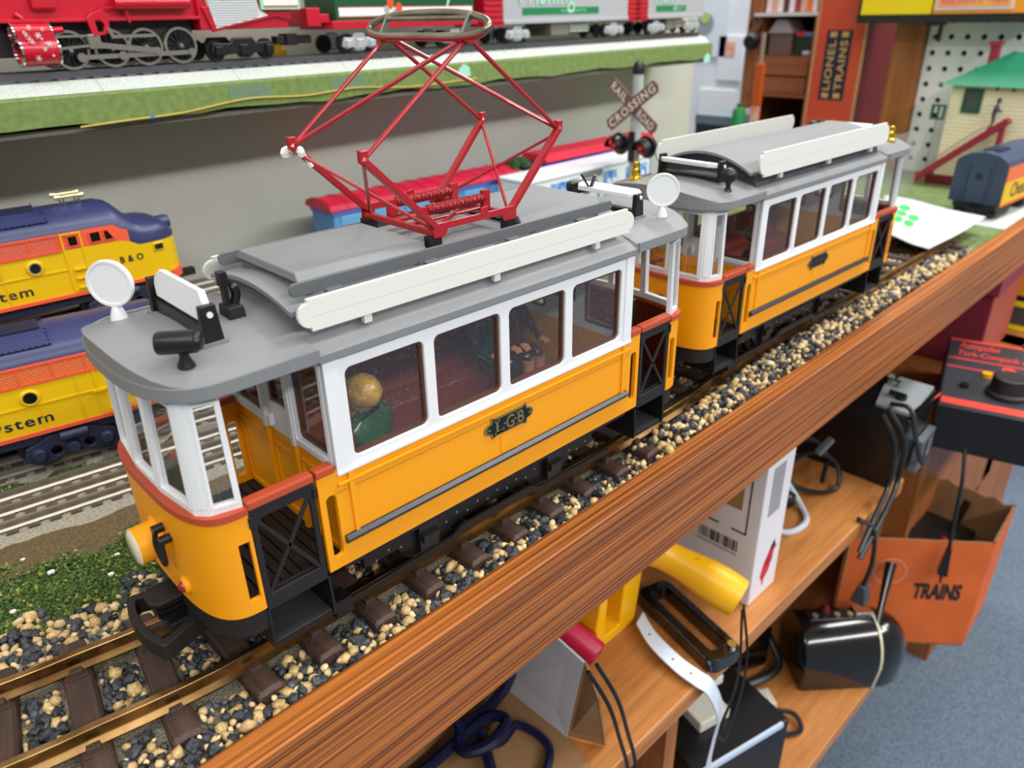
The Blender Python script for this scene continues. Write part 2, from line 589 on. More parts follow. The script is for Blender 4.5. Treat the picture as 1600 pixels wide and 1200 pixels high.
for x, z in ((37.6, 0.55), (82.5, -0.6)):
    MB().prism([(x, z), (x + 1.6, z + 0.1), (x + 1.5, z + 0.9), (x + 0.8, z + 1.2), (x + 0.1, z + 0.7)], XZ, -0.07, 0.02).build('tape_tab', M('mint tape', (170, 226, 206), 0.5), sh)
ROADBED = M('light grey roadbed plastic', (206, 212, 204), 0.8, rgb2=(184, 192, 186), vscale=700, bump=0.3, bscale=1500)
TIEG = M('grey tie plastic', (92, 92, 96), 0.6)
rt = thing('roadbed_track', SF(0, 3.1, 17.58), STH, 'light grey plastic roadbed track lying along the upper shelf', 'track')
for i in range(15):
    x0 = -62.2 + i * 9.75
    MB().loft([[(x, -2.9, 0.0), (x, -1.95, 0.72), (x, 1.95, 0.72), (x, 2.9, 0.0)] for x in (x0 + 0.02, x0 + 9.73)]).build('roadbed_section', ROADBED, rt)
tie = MB().box(-0.3, 0.3, -1.85, 1.85, 0.72, 0.86).build('tie', TIEG, rt)
for i in range(108):
    t2 = tie if i == 0 else tie.copy()
    if i: COL.objects.link(t2)
    t2.location = Vector((-34 + i * 1.09, 0, 0)) * K
for y in (-1.35, 0, 1.35):
    MB().box(-62, 83.6, y - 0.12, y + 0.12, 0.8, 1.27).build('rail', M('dull rail', (128, 128, 132), 0.35, 0.9), rt)
SHZ = 17.58 + 1.28              # rail top on the shelf
# ================================================================== the large-scale track
CL = [(-40, 5.9), (-30, 3.2), (-20, 1.05), (-17.5, 0.62), (-15.5, 0.28), (-13.8, 0.06), (-12.3, 0), (-6, 0), (0, 0), (6, 0), (12, 0.0), (17, 0.18), (22, 0.62), (27, 1.0), (32, 1.12), (40, 1.08), (52, 1.08), (62, 1.2), (70, 1.3)]
CLP = [Vector((p.x, p.y, 0)) for p in spline([(x, y, 0) for x, y in CL], 8)]
def off(path, d):
    out = []
    for i, p in enumerate(path):
        t = path[min(i + 1, len(path) - 1)] - path[max(i - 1, 0)]
        t.normalize()
        out.append(p + Vector((-t.y, t.x, 0)) * d)
    return out
def cl_at(x):
    for a, b in zip(CLP, CLP[1:]):
        if a.x <= x <= b.x:
            k = (x - a.x) / (b.x - a.x)
            p = a.lerp(b, k)
            t = b - a
            return p, math.atan2(t.y, t.x)
track = thing('garden_railway_track', (0, 0, 0), 0, 'brass-railed garden railway track on brown sleepers under the yellow trams', 'track')
RP = [(-0.36, -0.72), (0.36, -0.72), (0.36, -0.64), (0.07, -0.52), (0.06, -0.24), (0.16, -0.16), (0.16, -0.02), (0.13, 0), (-0.13, 0), (-0.16, -0.02), (-0.16, -0.16), (-0.06, -0.24), (-0.07, -0.52), (-0.36, -0.64)]
for s in (-1, 1):
    c = off(CLP, s * 2.07)
    rings = []
    for i, p in enumerate(c):
        t = c[min(i + 1, len(c) - 1)] - c[max(i - 1, 0)]
        t.normalize()
        nrm = Vector((-t.y, t.x, 0))
        rings.append([(p.x + nrm.x * u, p.y + nrm.y * u, RZ + v) for u, v in RP])
    MB().loft(rings).build('rail', BRASS, track)
SLEEP = wood('brown sleeper plastic', (32, 23, 20), (84, 62, 53), (140, 4, 140), 0.7, 0.5)
def make_sleeper(seed):
    random.seed(seed)
    b = MB()
    w = 0.52
    ch = 0.16
    rings = []
    ys = [-3.78, -3.66, -3.2, -1.2, 0, 1.2, 3.2, 3.66, 3.78]
    for i, y in enumerate(ys):
        e = ch if i in (0, len(ys) - 1) else 0
        j = 0.03 * (random.random() - 0.5)
        rings.append([(-w - 0.08, y, -1.05), (w + 0.08, y, -1.05), (w + j, y, -0.12 - e), (w - 0.1 + j, y, -e), (0.1, y, 0.02 - e), (-w + 0.1 + j, y, -e), (-w + j, y, -0.12 - e)])
    b.loft(rings)
    if seed == 2:
        b.cyl((0.1, 0.2, -0.02), (0.1, 0.2, 0.03), 0.11, n=10)
    return b
sl = [make_sleeper(k).build('sleeper', SLEEP, track, bevel=0.03) for k in (1, 2, 3)]
clipm = MB()
clipm.box(-0.36, 0.36, -0.2, 0.25, 0.0, 0.07)
clipm.hexa([(-0.26, -0.18, 0.05), (0.26, -0.18, 0.05), (0.26, 0.18, 0.05), (-0.26, 0.18, 0.05), (-0.22, -0.13, 0.28), (0.22, -0.13, 0.28), (0.22, 0.13, 0.28), (-0.22, 0.13, 0.28)])
clipm.cyl((0, 0, 0.26), (0, 0, 0.33), 0.07, n=8)
xs = [-17.6 + 2.66 * i for i in range(-3, 40)]
k = 0
SLX = []
for x in xs:
    p = cl_at(x)
    if p is None or x > 69.5:
        continue
    o = sl[k] if k < 3 else sl[k % 3].copy()
    if k >= 3:
        COL.objects.link(o)
    o.location = Vector((p[0].x, p[0].y, RZ - 0.74)) * K
    o.rotation_euler = (0, 0, p[1] + 0.012 * sin(k * 5.1))
    for cy in (-2.52, -1.62, 1.62, 2.52):
        if k == 0 and cy == -2.52:
            c2 = cl0 = clipm.build('rail_clip', M('brown clip plastic', (64, 48, 42), 0.45), o, bevel=0.02)
        else:
            c2 = cl0.copy(); COL.objects.link(c2); c2.parent = o
        c2.location = Vector((0, cy, 0.0)) * K
        c2.rotation_euler = (0, 0, 0 if cy in (-1.62, 2.52) else pi)
    SLX.append((p[0].x, p[0].y, p[1]))
    k += 1

# ------------------------------------------------------------------ ballast
bal = thing('ballast_bed', (0, 0, -2), 0, 'bed of tan and black pebbles around the brass track', 'ballast')
TAN = M('tan pebble', (214, 186, 132), 0.55, rgb2=(178, 142, 86), vscale=260, bump=0.25, bscale=500, rand=0.16)
BLS = M('black pebble', (26, 28, 32), 0.38, rgb2=(66, 70, 77), vscale=260, bump=0.35, bscale=600, rand=0.25)
rng = np.random.default_rng(5)
bm = bmesh.new()
bmesh.ops.create_icosphere(bm, subdivisions=1, radius=1.0)
IV = np.array([v.co[:] for v in bm.verts]); IF = np.array([[v.index for v in f_.verts] for f_ in bm.faces])
bm.free()
def pebble_shape():
    v = IV.copy()
    ax = rng.normal(size=(5, 3)); ax /= np.linalg.norm(ax, axis=1)[:, None]
    for a in ax:
        v = v * (1 + 0.16 * (v @ a)[:, None] * rng.uniform(-1, 1))
    for _ in range(3):
        a = rng.normal(size=3); a /= np.linalg.norm(a)
        d_ = v @ a
        v = v - np.maximum(d_ - rng.uniform(0.5, 0.8), 0)[:, None] * a * 0.9
    return v * np.array([rng.uniform(0.95, 1.3), rng.uniform(0.7, 0.95), rng.uniform(0.55, 0.8)])
SHAPES = [pebble_shape() for _ in range(14)]
def rotm():
    q = rng.normal(size=4); q /= np.linalg.norm(q)
    w, x, y, z = q
    return np.array([[1 - 2 * (y * y + z * z), 2 * (x * y - z * w), 2 * (x * z + y * w)], [2 * (x * y + z * w), 1 - 2 * (x * x + z * z), 2 * (y * z - x * w)], [2 * (x * z - y * w), 2 * (y * z + x * w), 1 - 2 * (x * x + y * y)]])
def bed_edges(x):
    p = cl_at(max(-39, min(69.9, x)))[0]
    far = p.y + (6.0 - 0.05 * x if x < 0 else 5.6) + 0.6 * sin(x * 1.3) + 0.4 * sin(x * 3.1)
    near = -6.05 + FL * 0.85 * x + 1.52
    return near, far
def on_sleeper(x, y, m=0.0):
    for sx, sy, a in SLX:
        if abs(x - sx) < 1.4:
            dx, dy = x - sx, y - sy
            u = dx * cos(a) + dy * sin(a); v = -dx * sin(a) + dy * cos(a)
            if abs(u) < 0.56 + m and abs(v) < 3.82 + m * 0.7:
                return True
    return False
peb = []
def sizes(x):
    r = rng.random()
    if r < 0.5: return rng.uniform(0.13, 0.2)
    if r < 0.88: return rng.uniform(0.2, 0.29)
    return rng.uniform(0.29, 0.4)
cand = 0
while cand < 62000:
    cand += 1
    t = rng.random()
    x = -27 + 96.5 * t ** 1.15
    ne, fa = bed_edges(x)
    y = rng.uniform(ne, fa)
    r_ = sizes(x)
    if 55 < x and y > -1.2 + 0.0 * x and rng.random() < 0.5: pass
    if x > 66 + 5 * sin(y): continue
    pc = cl_at(x)[0].y
    heap = x > 12.5 + 2 * sin(y * 3) and (y - pc < -2.75 or y - pc > 2.9)
    if not heap and on_sleeper(x, y, r_ * 0.75): continue
    if abs(abs(y - pc) - 2.07) < 0.3 + r_ * 0.7: continue
    hmax = 0.5
    z = -2.02 + rng.random() * hmax + (0.12 if y < -3.4 else (-0.08 if y > 4.2 else 0.0))
    if heap: z += 0.55
    edge = min(y - ne, fa - y)
    if edge < 0.5: z -= 0.25 * (0.5 - edge)
    black = rng.random() < (0.47 if x < 10 else 0.36)
    if black: r_ *= 1.12
    peb.append((x, y, z, r_, black))
# thin the heap: drop pebbles buried by larger ones
grid = {}
keep = []
for p in sorted(peb, key=lambda p: -p[2] - p[3]):
    g = (int(p[0] // 0.5), int(p[1] // 0.5))
    ok = True
    for i in (-1, 0, 1):
        for j in (-1, 0, 1):
            for q in grid.get((g[0] + i, g[1] + j), ()):
                dd = (p[0] - q[0]) ** 2 + (p[1] - q[1]) ** 2
                if dd < (0.46 * (p[3] + q[3])) ** 2:
                    ok = False
    if ok:
        grid.setdefault(g, []).append(p)
        keep.append(p)
def camd(p):
    return (p[0] + 19.5) ** 2 + (p[1] + 25.1) ** 2 + (p[2] - 21.6) ** 2
def infr(p):
    v = Vector((p[0] + 19.55, p[1] + 25.13, p[2] - 21.65))
    k_ = v.dot(_d)
    a = 800 + 1174.6 * v.dot(_r) / k_; b_ = 600 - 1174.6 * v.dot(_u) / k_
    return 0 < a < 1600 and 0 < b_ < 1200
def hidden(p):   # under the tram
    return -13 < p[0] < 12 and -2.0 < p[1] < 4.6
order = sorted(keep, key=lambda p: -(p[3] ** 2) / camd(p) * (1 if infr(p) and not hidden(p) else 1e-6))
near300, rest = order[:300], order[300:]
pm = {}
for kx, p in enumerate(near300):
    si = kx % len(SHAPES)
    key = (si, p[4])
    if key not in pm:
        me = bpy.data.meshes.new('pebble')
        me.from_pydata([tuple(v * K) for v in SHAPES[si]], [], [tuple(f_) for f_ in IF])
        me.materials.append(BLS if p[4] else TAN)
        me.polygons.foreach_set('use_smooth', [not p[4]] * len(me.polygons))
        pm[key] = me
    o = bpy.data.objects.new('pebble', pm[key])
    COL.objects.link(o)
    o.parent = bal
    o.location = Vector((p[0], p[1], p[2] + 2)) * K
    o.scale = (p[3],) * 3
    o.rotation_euler = (rng.uniform(-0.7, 0.7), rng.uniform(-0.7, 0.7), rng.uniform(0, 6.28))
allv, allf, mi = [], [], []
nb = 0
for p in rest:
    v = (SHAPES[rng.integers(len(SHAPES))] * p[3]) @ rotm().T + np.array([p[0], p[1], p[2] + 2])
    allv.append(v); allf.append(IF + nb); nb += len(v); mi.append(np.full(len(IF), 1 if p[4] else 0))
def big_mesh(name, V, Fc, mats, mi=None, parent=None, smooth=True):
    V = np.concatenate(V) * K; Fc = np.concatenate(Fc)
    me = bpy.data.meshes.new(name)
    me.vertices.add(len(V)); me.vertices.foreach_set('co', V.ravel())
    n_ = Fc.shape[1]
    me.loops.add(Fc.size); me.loops.foreach_set('vertex_index', Fc.ravel().astype(np.int32))
    me.polygons.add(len(Fc))
    me.polygons.foreach_set('loop_start', np.arange(0, Fc.size, n_, dtype=np.int32))
    for m_ in mats: me.materials.append(m_)
    if mi is not None: me.polygons.foreach_set('material_index', np.concatenate(mi).astype(np.int32))
    me.polygons.foreach_set('use_smooth', np.full(len(Fc), smooth))
    me.update(calc_edges=True)
    me.validate()
    o = bpy.data.objects.new(name, me)
    COL.objects.link(o)
    if parent: o.parent = parent
    return o
def island_mat(name, a, b, rough, bump):
    m = bpy.data.materials.new(name); m.use_nodes = True
    nt = m.node_tree; p = nt.nodes['Principled BSDF']
    g = nt.nodes.new('ShaderNodeNewGeometry'); r = nt.nodes.new('ShaderNodeValToRGB')
    r.color_ramp.elements[0].color = (*lin(a), 1); r.color_ramp.elements[1].color = (*lin(b), 1)
    nt.links.new(g.outputs['Random Per Island'], r.inputs['Fac'])
    nt.links.new(r.outputs['Color'], p.inputs['Base Color'])
    p.inputs['Roughness'].default_value = rough
    tc = nt.nodes.new('ShaderNodeTexCoord'); n2 = nt.nodes.new('ShaderNodeTexNoise')
    n2.inputs['Scale'].default_value = 700
    nt.links.new(tc.outputs['Object'], n2.inputs['Vector'])
    bp = nt.nodes.new('ShaderNodeBump'); bp.inputs['Strength'].default_value = bump; bp.inputs['Distance'].default_value = 0.002
    nt.links.new(n2.outputs['Fac'], bp.inputs['Height']); nt.links.new(bp.outputs['Normal'], p.inputs['Normal'])
    return m
TANI = island_mat('tan gravel', (176, 142, 88), (228, 204, 156), 0.55, 0.25)
BLKI = island_mat('black gravel', (18, 20, 24), (78, 82, 90), 0.4, 0.5)
o = big_mesh('loose_gravel', allv, allf, [TANI, BLKI], mi, bal)
tag(o, kind='stuff')
# fine grit between the stones
g = MB()
for i in range(80):
    x = -30 + 99.5 * i / 79
    ne, fa = bed_edges(x)
    for j in range(9):
        g.v.append((x, ne - 0.1 + (fa - ne - 0.2) * j / 8, 0.02 + (0.2 if 0 < j < 8 else -0.1) + 0.1 * random.random()))
for i in range(79):
    for j in range(8):
        a = i * 9 + j
        g.f.append((a, a + 9, a + 10, a + 1)); g.m.append(0)
g.build('grit_layer', M('grey grit', (160, 152, 130), 0.95, rgb2=(104, 98, 86), vscale=900, bump=0.9, bscale=1300), bal, smooth=True)
print('pebbles', len(keep))
# ================================================================== the yellow trams
W, LS, LB = 4.1, 8.4, 9.3
ZBOT, ZBELT, ZW0, ZW1, ZEAVE = 2.83, 6.87, 7.23, 10.78, 11.35
PITCH, WW = 3.93, 3.44
FRAMEW = BRN
def dash_plan(scale=1.0, n=40, x0=11.9, dx=1.85, hw=4.1, e=3.2, grow=0.0):
    """plan curve of a rounded tram end, from near side (-y) round to far side, for the +x end"""
    pts = []
    for i in range(n + 1):
        t = -pi / 2 + pi * i / n
        c, s = abs(cos(t)), sin(t)
        pts.append((x0 + (dx + grow) * c ** (2 / e), (hw + grow) * (abs(s) ** (2 / e)) * (1 if s > 0 else -1)))
    return pts
def wallstrip(b, plan, z0, z1, th, m=0):
    """upright curved wall of given plan, thickness inwards"""
    n = len(plan)
    inn = []
    for i, (x, y) in enumerate(plan):
        a = plan[max(0, i - 1)]; c = plan[min(n - 1, i + 1)]
        tx, ty = c[0] - a[0], c[1] - a[1]
        l = sqrt(tx * tx + ty * ty) or 1
        inn.append((x - ty / l * th, y + tx / l * th))
    rings = [[(p[0], p[1], z0), (p[0], p[1], z1), (q[0], q[1], z1), (q[0], q[1], z0)] for p, q in zip(plan, inn)]
    b.loft(rings, m)
    return b
def roofz(y, hw=4.3):
    return 11.72 + 0.72 * (1 - (abs(y) / hw) ** 2.2)
PEOPLE_GREEN = M('green painted coat', (30, 84, 44), 0.25, coat=0.4)
HAIRB = M('blond painted hair', (206, 162, 62), 0.3, coat=0.3, rgb2=(176, 130, 44), vscale=240, bump=0.5, bscale=260)
SKIN = M('painted skin', (206, 140, 98), 0.4)

def tram(name, loc, rz, label, motor=True):
    T = thing(name, loc, rz, label, 'tram')
    P = lambda mb, n, mat, par=None, **k: mb.build(n, mat, par or T, **k)
    # ---------- chassis
    b = MB().box(-10.6, 10.6, -2.6, 2.6, 1.9, 2.83)
    b.box(-8.6, 8.6, -3.9, 3.9, 2.5, 2.83)
    P(b, 'chassis', BLK)
    # wheels and running gear
    for x in (-4.0, 4.0):
        for s in (-1, 1):
            w = MB().lathe([(0, 0), (1.32, 0), (1.32, 0.3), (1.12, 0.34), (1.12, 0.95), (0.95, 1), (0.9, 0.7), (0.3, 0.7), (0.3, 1.1), (0, 1.1)], (x, s * 1.62, RZ + 1.12), (x, s * 2.25, RZ + 1.12), 28)
            P(w, 'wheel', M('dark wheel', (52, 50, 50), 0.35, 0.6), smooth=True)
        P(MB().cyl((x, -1.7, RZ + 1.12), (x, 1.7, RZ + 1.12), 0.2, n=10), 'axle', STEEL)
    for s in (-1, 1):
        y = s * 2.75
        tr = MB()
        pl = [(-7.2, 1.55), (-5.6, 1.9), (-4.9, 2.3), (-3.1, 2.3), (-2.4, 1.6), (2.4, 1.6), (3.1, 2.3), (4.9, 2.3), (5.6, 1.9), (7.2, 1.55), (7.2, 1.05), (5.5, 1.1), (4.9, 0.35), (3.1, 0.35), (2.3, 0.9), (-2.3, 0.9), (-3.1, 0.35), (-4.9, 0.35), (-5.5, 1.1), (-7.2, 1.05)]
        tr.plate(pl, [circ(-4, 1.3, 0.3, 12), circ(4, 1.3, 0.3, 12)], XZ, y - 0.14, y + 0.14)
        to = P(tr, 'truck_frame', BLK, bevel=0.04)
        for x in (-4, 4):
            ab = MB()
            ab.box(x - 0.5, x + 0.5, y - 0.12 + s * 0.3, y + 0.12 + s * 0.3, 0.5, 1.9)
            ab.hexa([(x - 0.42, y + s * 0.35, 0.95), (x + 0.42, y + s * 0.35, 0.95), (x + 0.42, y + s * 0.62, 1.1), (x - 0.42, y + s * 0.62, 1.1), (x - 0.42, y + s * 0.35, 1.55), (x + 0.42, y + s * 0.35, 1.55), (x + 0.42, y + s * 0.62, 1.4), (x - 0.42, y + s * 0.62, 1.4)])
            P(ab, 'axle_box', M('satin black plastic', (30, 30, 32), 0.28), to)
            for dx in (-1.05, 1.05):
                sp = [(x + dx + 0.17 * cos(a * 0.9), y + s * 0.28 + 0.17 * sin(a * 0.9), 1.75 + a * 0.028) for a in range(36)]
                P(MB().tube(sp, 0.035, 5), 'spring', BLK, to)
        rv = MB()
        for i in range(22):
            x = -6.6 + i * 13.2 / 21
            if abs(abs(x) - 4) < 1.0: continue
            rv.sphere((x, y + s * 0.15, 1.25 + (0.1 if i % 2 else -0.1)), 0.06, 6)
        tag(P(rv, 'rivet', M('rivet dust', (120, 120, 122), 0.5), to), kind='stuff')
        # guard board with skid shoe near the rails
        sk = MB()
        sk.plate([(-8.7, 0.1), (-2.6, 0.1), (-2.3, 0.45), (2.3, 0.45), (2.6, 0.1), (8.2, 0.1), (8.2, 0.42), (2.9, 0.5), (2.2, 0.85), (-2.2, 0.85), (-2.9, 0.5), (-8.7, 0.42)], [], XZ, s * 3.15, s * 3.32)
        P(sk, 'guard_board', M('brown black plastic', (28, 22, 20), 0.4), bevel=0.04)
        P(MB().hexa([(-9.0, s * 2.5, -0.15), (-8.2, s * 2.5, -0.15), (-8.2, s * 3.4, -0.15), (-9.0, s * 3.4, -0.15), (-8.9, s * 2.5, 0.55), (-8.2, s * 2.5, 0.55), (-8.2, s * 3.3, 0.55), (-8.9, s * 3.3, 0.55)]), 'skid_shoe', BLK)
    # ---------- yellow side panels with slotted ends
    slot = lambda s: rrect(*sorted((s * 8.62, s * 9.05)), 3.35, 6.1, 0.2, 4)
    for s in (-1, 1):
        b = MB().plate([(-LB, ZBOT), (LB, ZBOT), (LB, 7.0), (LS, 7.0), (LS, 6.9), (-LS, 6.9), (-LS, 7.0), (-LB, 7.0)], [slot(-1), slot(1)], XZ, s * W, s * (W - 0.22))
        side = P(b, 'side_panel', YEL, bevel=0.03)
        P(MB().prism([(-8.5, 6.36), (8.5, 6.36), (8.5, 6.5), (-8.5, 6.5)], XZ, s * W, s * (W + 0.1)), 'moulding', YEL, side, bevel=0.03)
        for q in (-1, 1):
            P(MB().prism([(q * 7.86, 4.1), (q * 8.02, 4.1), (q * 8.06, 6.87), (q * 7.84, 6.87)], XZ, s * W, s * (W + 0.09)), 'moulding', YEL, side)
            P(MB().box(*sorted((q * 8.55, q * 9.32)), *sorted((s * (W - 0.4), s * (W + 0.06))), 7.0, 7.32), 'short_rail', RED, bevel=0.06)
        P(MB().prism([(W, 3.85), (W + 0.16, 3.85), (W + 0.26, 3.98), (W + 0.26, 4.06), (W + 0.1, 4.17), (W, 4.17)], lambda u, v, t: (t, s * u, v), -8.5, 8.3), 'rubbing_strip', M('charcoal strip', (44, 46, 50), 0.32, var=0.2, vscale=400), side)
        # door hatch and name plate
        P(MB().plate([(-0.45, 5.1), (0.42, 5.1), (0.42, 4.6), (0.0, 4.25), (-0.45, 4.25)], [], XZ, s * W, s * (W + 0.03)), 'hatch', YEL, side)
        def plan(k, g=0):
            out = []
            hw, hh = 1.02 + g, 0.43 + g
            tip = 0.08
            out += [(-hw, hh + tip), (-hw + 0.18, hh), (hw - 0.18, hh), (hw, hh + tip)]
            out += [(hw + 0.06, hh * 0.62)] + [(hw + 0.08 + (0.36 + g) * cos(a) , (hh * 0.6) * sin(a)) for a in [pi / 2 - i * pi / 8 for i in range(1, 8)]] + [(hw + 0.06, -hh * 0.62)]
            out += [(hw, -hh - tip), (hw - 0.18, -hh), (-hw + 0.18, -hh), (-hw, -hh - tip)]
            out += [(-hw - 0.06, -hh * 0.62)] + [(-hw - 0.08 + (0.36 + g) * cos(a), (hh * 0.6) * sin(a)) for a in [-pi / 2 - i * pi / 8 for i in range(1, 8)]] + [(-hw - 0.06, hh * 0.62)]
            return [(x * k + 0.05, z * k + 5.68) for x, z in out]
        kk = 1.0
        pl = MB().plate(plan(kk), [], XZ, s * (W + 0.0), s * (W + 0.07))
        plo = P(pl, 'name_plate', M('dull bronze', (128, 116, 74), 0.4, 0.3), side)
        fl_ = (lambda u, v, t: (u, t, v)) if s < 0 else (lambda u, v, t: (0.1 - u, t, v))
        P(MB().plate(plan(kk, -0.065), [], XZ, s * (W + 0.07), s * (W + 0.085)), 'plate_field', M('plate black', (16, 15, 14), 0.35), plo)
        lt = MB()
        if motor:
            for ch, x0, x1 in (('L', -0.78, -0.36), ('G', -0.2, 0.32), ('B', 0.5, 0.92)):
                lt.text((ch, 0.02, 0, 1), fl_, x0 + 0.02, x1, 5.36, 6.0, s * (W + 0.095))
            # slab serifs
            for x0, x1, z0, z1 in ((-0.86, -0.52, 5.94, 6.01), (-0.86, -0.32, 5.36, 5.43), (-0.37, -0.3, 5.36, 5.56), (0.42, 0.6, 5.94, 6.0), (0.42, 0.6, 5.36, 5.42), (0.22, 0.36, 5.66, 5.72)):
                lt.add([fl_(x0, z0, s * (W + 0.095)), fl_(x1, z0, s * (W + 0.095)), fl_(x1, z1, s * (W + 0.095)), fl_(x0, z1, s * (W + 0.095))], [(0, 1, 2, 3)])
        for cx, cz, r in ((-1.16, 5.68, 0.07), (1.26, 5.68, 0.07), (-0.26, 5.7, 0.055), (0.42, 5.7, 0.055)):
            lt.add([fl_(u, v, s * (W + 0.095)) for u, v in circ(cx, cz, r, 10)], [tuple(range(10))])
        P(lt, 'lettering', M('dull bronze', (128, 116, 74)), plo, normals=False)
        # ---------- white window side
        holes = []
        for i in range(4):
            c = (i - 1.5) * PITCH
            holes.append(rrect(c - WW / 2, c + WW / 2, ZW0, ZW1, 0.28, 5))
        b = MB().plate([(-LS, ZBELT), (LS, ZBELT), (LS, 11.4), (-LS, 11.4)], [h[::-1] for h in holes], XZ, s * (W - 0.02), s * (W - 0.3))
        wside = P(b, 'window_side', WHT, bevel=0.03)
        P(MB().box(-LS - 0.06, LS + 0.06, *sorted((s * (W - 0.2), s * (W + 0.1))), ZBELT - 0.08, ZBELT + 0.06), 'sill_strip', WHT, wside, bevel=0.03)
        for q in (-1, 1):
            P(MB().box(*sorted((q * (LS + 0.05), q * (LS - 0.52))), *sorted((s * (W - 0.1), s * (W + 0.05))), ZBELT + 0.05, 11.35), 'corner_strip', WHT, wside)
        for i in range(4):
            c = (i - 1.5) * PITCH
            o_, i_ = rrect(c - WW / 2, c + WW / 2, ZW0, ZW1, 0.28, 5), rrect(c - WW / 2 + 0.12, c + WW / 2 - 0.12, ZW0 + 0.13, ZW1 - 0.12, 0.18, 5)
            fr = P(MB().ring(o_, i_, XZ, s * (W - 0.14), s * (W - 0.34)), 'window_frame', FRAMEW, wside)
            P(MB().prism(i_, XZ, s * (W - 0.24), s * (W - 0.27)), 'pane', GLASS, wside)
    # ---------- saloon bulkheads
    for q in (-1, 1):
        X = q * LS
        wins = [(-3.62, -1.42, 7.3, 10.9), (1.42, 3.62, 7.3, 10.9), (-0.72, 0.72, 8.15, 10.9)]
        b = MB().plate([(-W + 0.1, ZBELT), (W - 0.1, ZBELT), (W - 0.1, 11.6), (-W + 0.1, 11.6)], [rrect(a, c, z0, z1, 0.15, 3)[::-1] for a, c, z0, z1 in wins], YZ, X, X - q * 0.25)
        bk = P(b, 'bulkhead', WHT)
        for a, c, z0, z1 in wins:
            P(MB().ring(rrect(a, c, z0, z1, 0.15, 3), rrect(a + 0.15, c - 0.15, z0 + 0.15, z1 - 0.15, 0.1, 3), YZ, X - q * 0.1, X - q * 0.3), 'window_frame', FRAMEW, bk)
            P(MB().prism(rrect(a + 0.15, c - 0.15, z0 + 0.15, z1 - 0.15, 0.1, 3), YZ, X - q * 0.2, X - q * 0.23), 'pane', GLASS, bk)
            if a != -0.72:
                P(MB().ring(rrect(a - 0.28, c + 0.28, z0 - 0.28, z1 + 0.3, 0.05, 1), rrect(a - 0.08, c + 0.08, z0 - 0.08, z1 + 0.1, 0.05, 1), YZ, X, X + q * 0.1), 'window_trim', WHT, bk)
        for y in (-1.12, 1.12):
            P(MB().box(*sorted((X, X + q * 0.16)), y - 0.13, y + 0.13, ZBELT, 11.5), 'door_post', WHT, bk)
        low = P(MB().box(*sorted((X, X - q * 0.25)), -W + 0.1, W - 0.1, ZBOT, ZBELT), 'bulkhead_panel', YEL)
        for a, c, z0, z1 in ((-3.7, -1.4, 3.2, 6.4), (-0.75, 0.75, 3.3, 6.3), (1.4, 3.7, 3.2, 6.4)):
            P(MB().ring(rrect(a, c, z0, z1, 0.02, 1), rrect(a + 0.13, c - 0.13, z0 + 0.13, z1 - 0.13, 0.02, 1), YZ, X, X + q * 0.08), 'panel_moulding', YEL, low)
        for y in (-1.12, 1.12):
            P(MB().box(*sorted((X, X + q * 0.16)), y - 0.13, y + 0.13, ZBOT, ZBELT), 'door_post', YEL, low)
        P(MB().box(*sorted((X, X + q * 0.2)), 0.5, 0.62, 7.1, 7.6), 'door_handle', WHT, bk)
    # ---------- interior
    P(MB().box(-8.2, 8.2, -3.8, 3.8, 2.83, 2.98), 'saloon_floor', M('grey floor', (96, 104, 112), 0.5))
    for s in (-1, 1):
        be = MB().box(-8.0, 8.0, *sorted((s * 3.75, s * 1.9)), 4.6, 4.85)
        be.box(-8.0, 8.0, *sorted((s * 2.1, s * 2.0)), 2.98, 4.6)
        be.hexa([(-8, s * 3.75, 4.85), (8, s * 3.75, 4.85), (8, s * 3.35, 4.85), (-8, s * 3.35, 4.85), (-8, s * 3.8, 7.2), (8, s * 3.8, 7.2), (8, s * 3.68, 7.2), (-8, s * 3.68, 7.2)])
        P(be, 'bench', M('bench red brown', (128, 48, 36), 0.35), bevel=0.08)
    # ---------- end platforms
    for q in (-1, 1):
        R_ = lambda pl: [(q * x, y) for x, y in pl]
        # floor boards lie across the tram
        for i in range(12):
            x0 = 8.42 + i * 0.42
            xm = x0 + 0.42
            hw = 3.85 if xm < 12 else 3.85 * max(0.3, (1 - ((xm - 11.9) / 1.9) ** 3.2)) ** (1 / 3.2)
            P(MB().box(*sorted((q * x0, q * (x0 + 0.35))), -hw, hw, 2.84, 3.0), 'floor_board', DKB)
        P(MB().box(*sorted((q * 8.4, q * 12.6)), -3.6, 3.6, 2.6, 2.85), 'platform_base', BLK)
        # dash
        pl = dash_plan(n=44)
        b = MB()
        sl_ = [i for i, (x, y) in enumerate(pl)]
        def cut(z):  # split by position along the curve: bar, slot, body
            return z
        xs_ = [p[0] for p in pl]
        full = [p for p in pl if p[0] >= 12.42]
        y_at = lambda x: 4.1 * (1 - ((x - 11.9) / 1.85) ** 3.2) ** (1 / 3.2)
        side_pts = [11.9, 12.02, 12.12, 12.3, 12.42]
        wallstrip(b, [(12.42, -y_at(12.42))] + full + [(12.42, y_at(12.42))], ZBOT, 6.95, 0.2)
        for s in (-1, 1):
            order_ = side_pts if s < 0 else side_pts[::-1]
            wallstrip(b, [(x, s * y_at(x)) for x in (side_pts[:2] if s < 0 else side_pts[:2][::-1])], ZBOT, 6.95, 0.14)
            sp_ = side_pts[1:] if s < 0 else side_pts[1:][::-1]
            wallstrip(b, [(x, s * y_at(x)) for x in sp_], ZBOT, 3.4, 0.2)
            wallstrip(b, [(x, s * y_at(x)) for x in sp_], 5.85, 6.95, 0.2)
        b.xform(lambda x, y, z: (q * x, y, z))
        dash = P(b, 'dash', YEL, smooth=30)
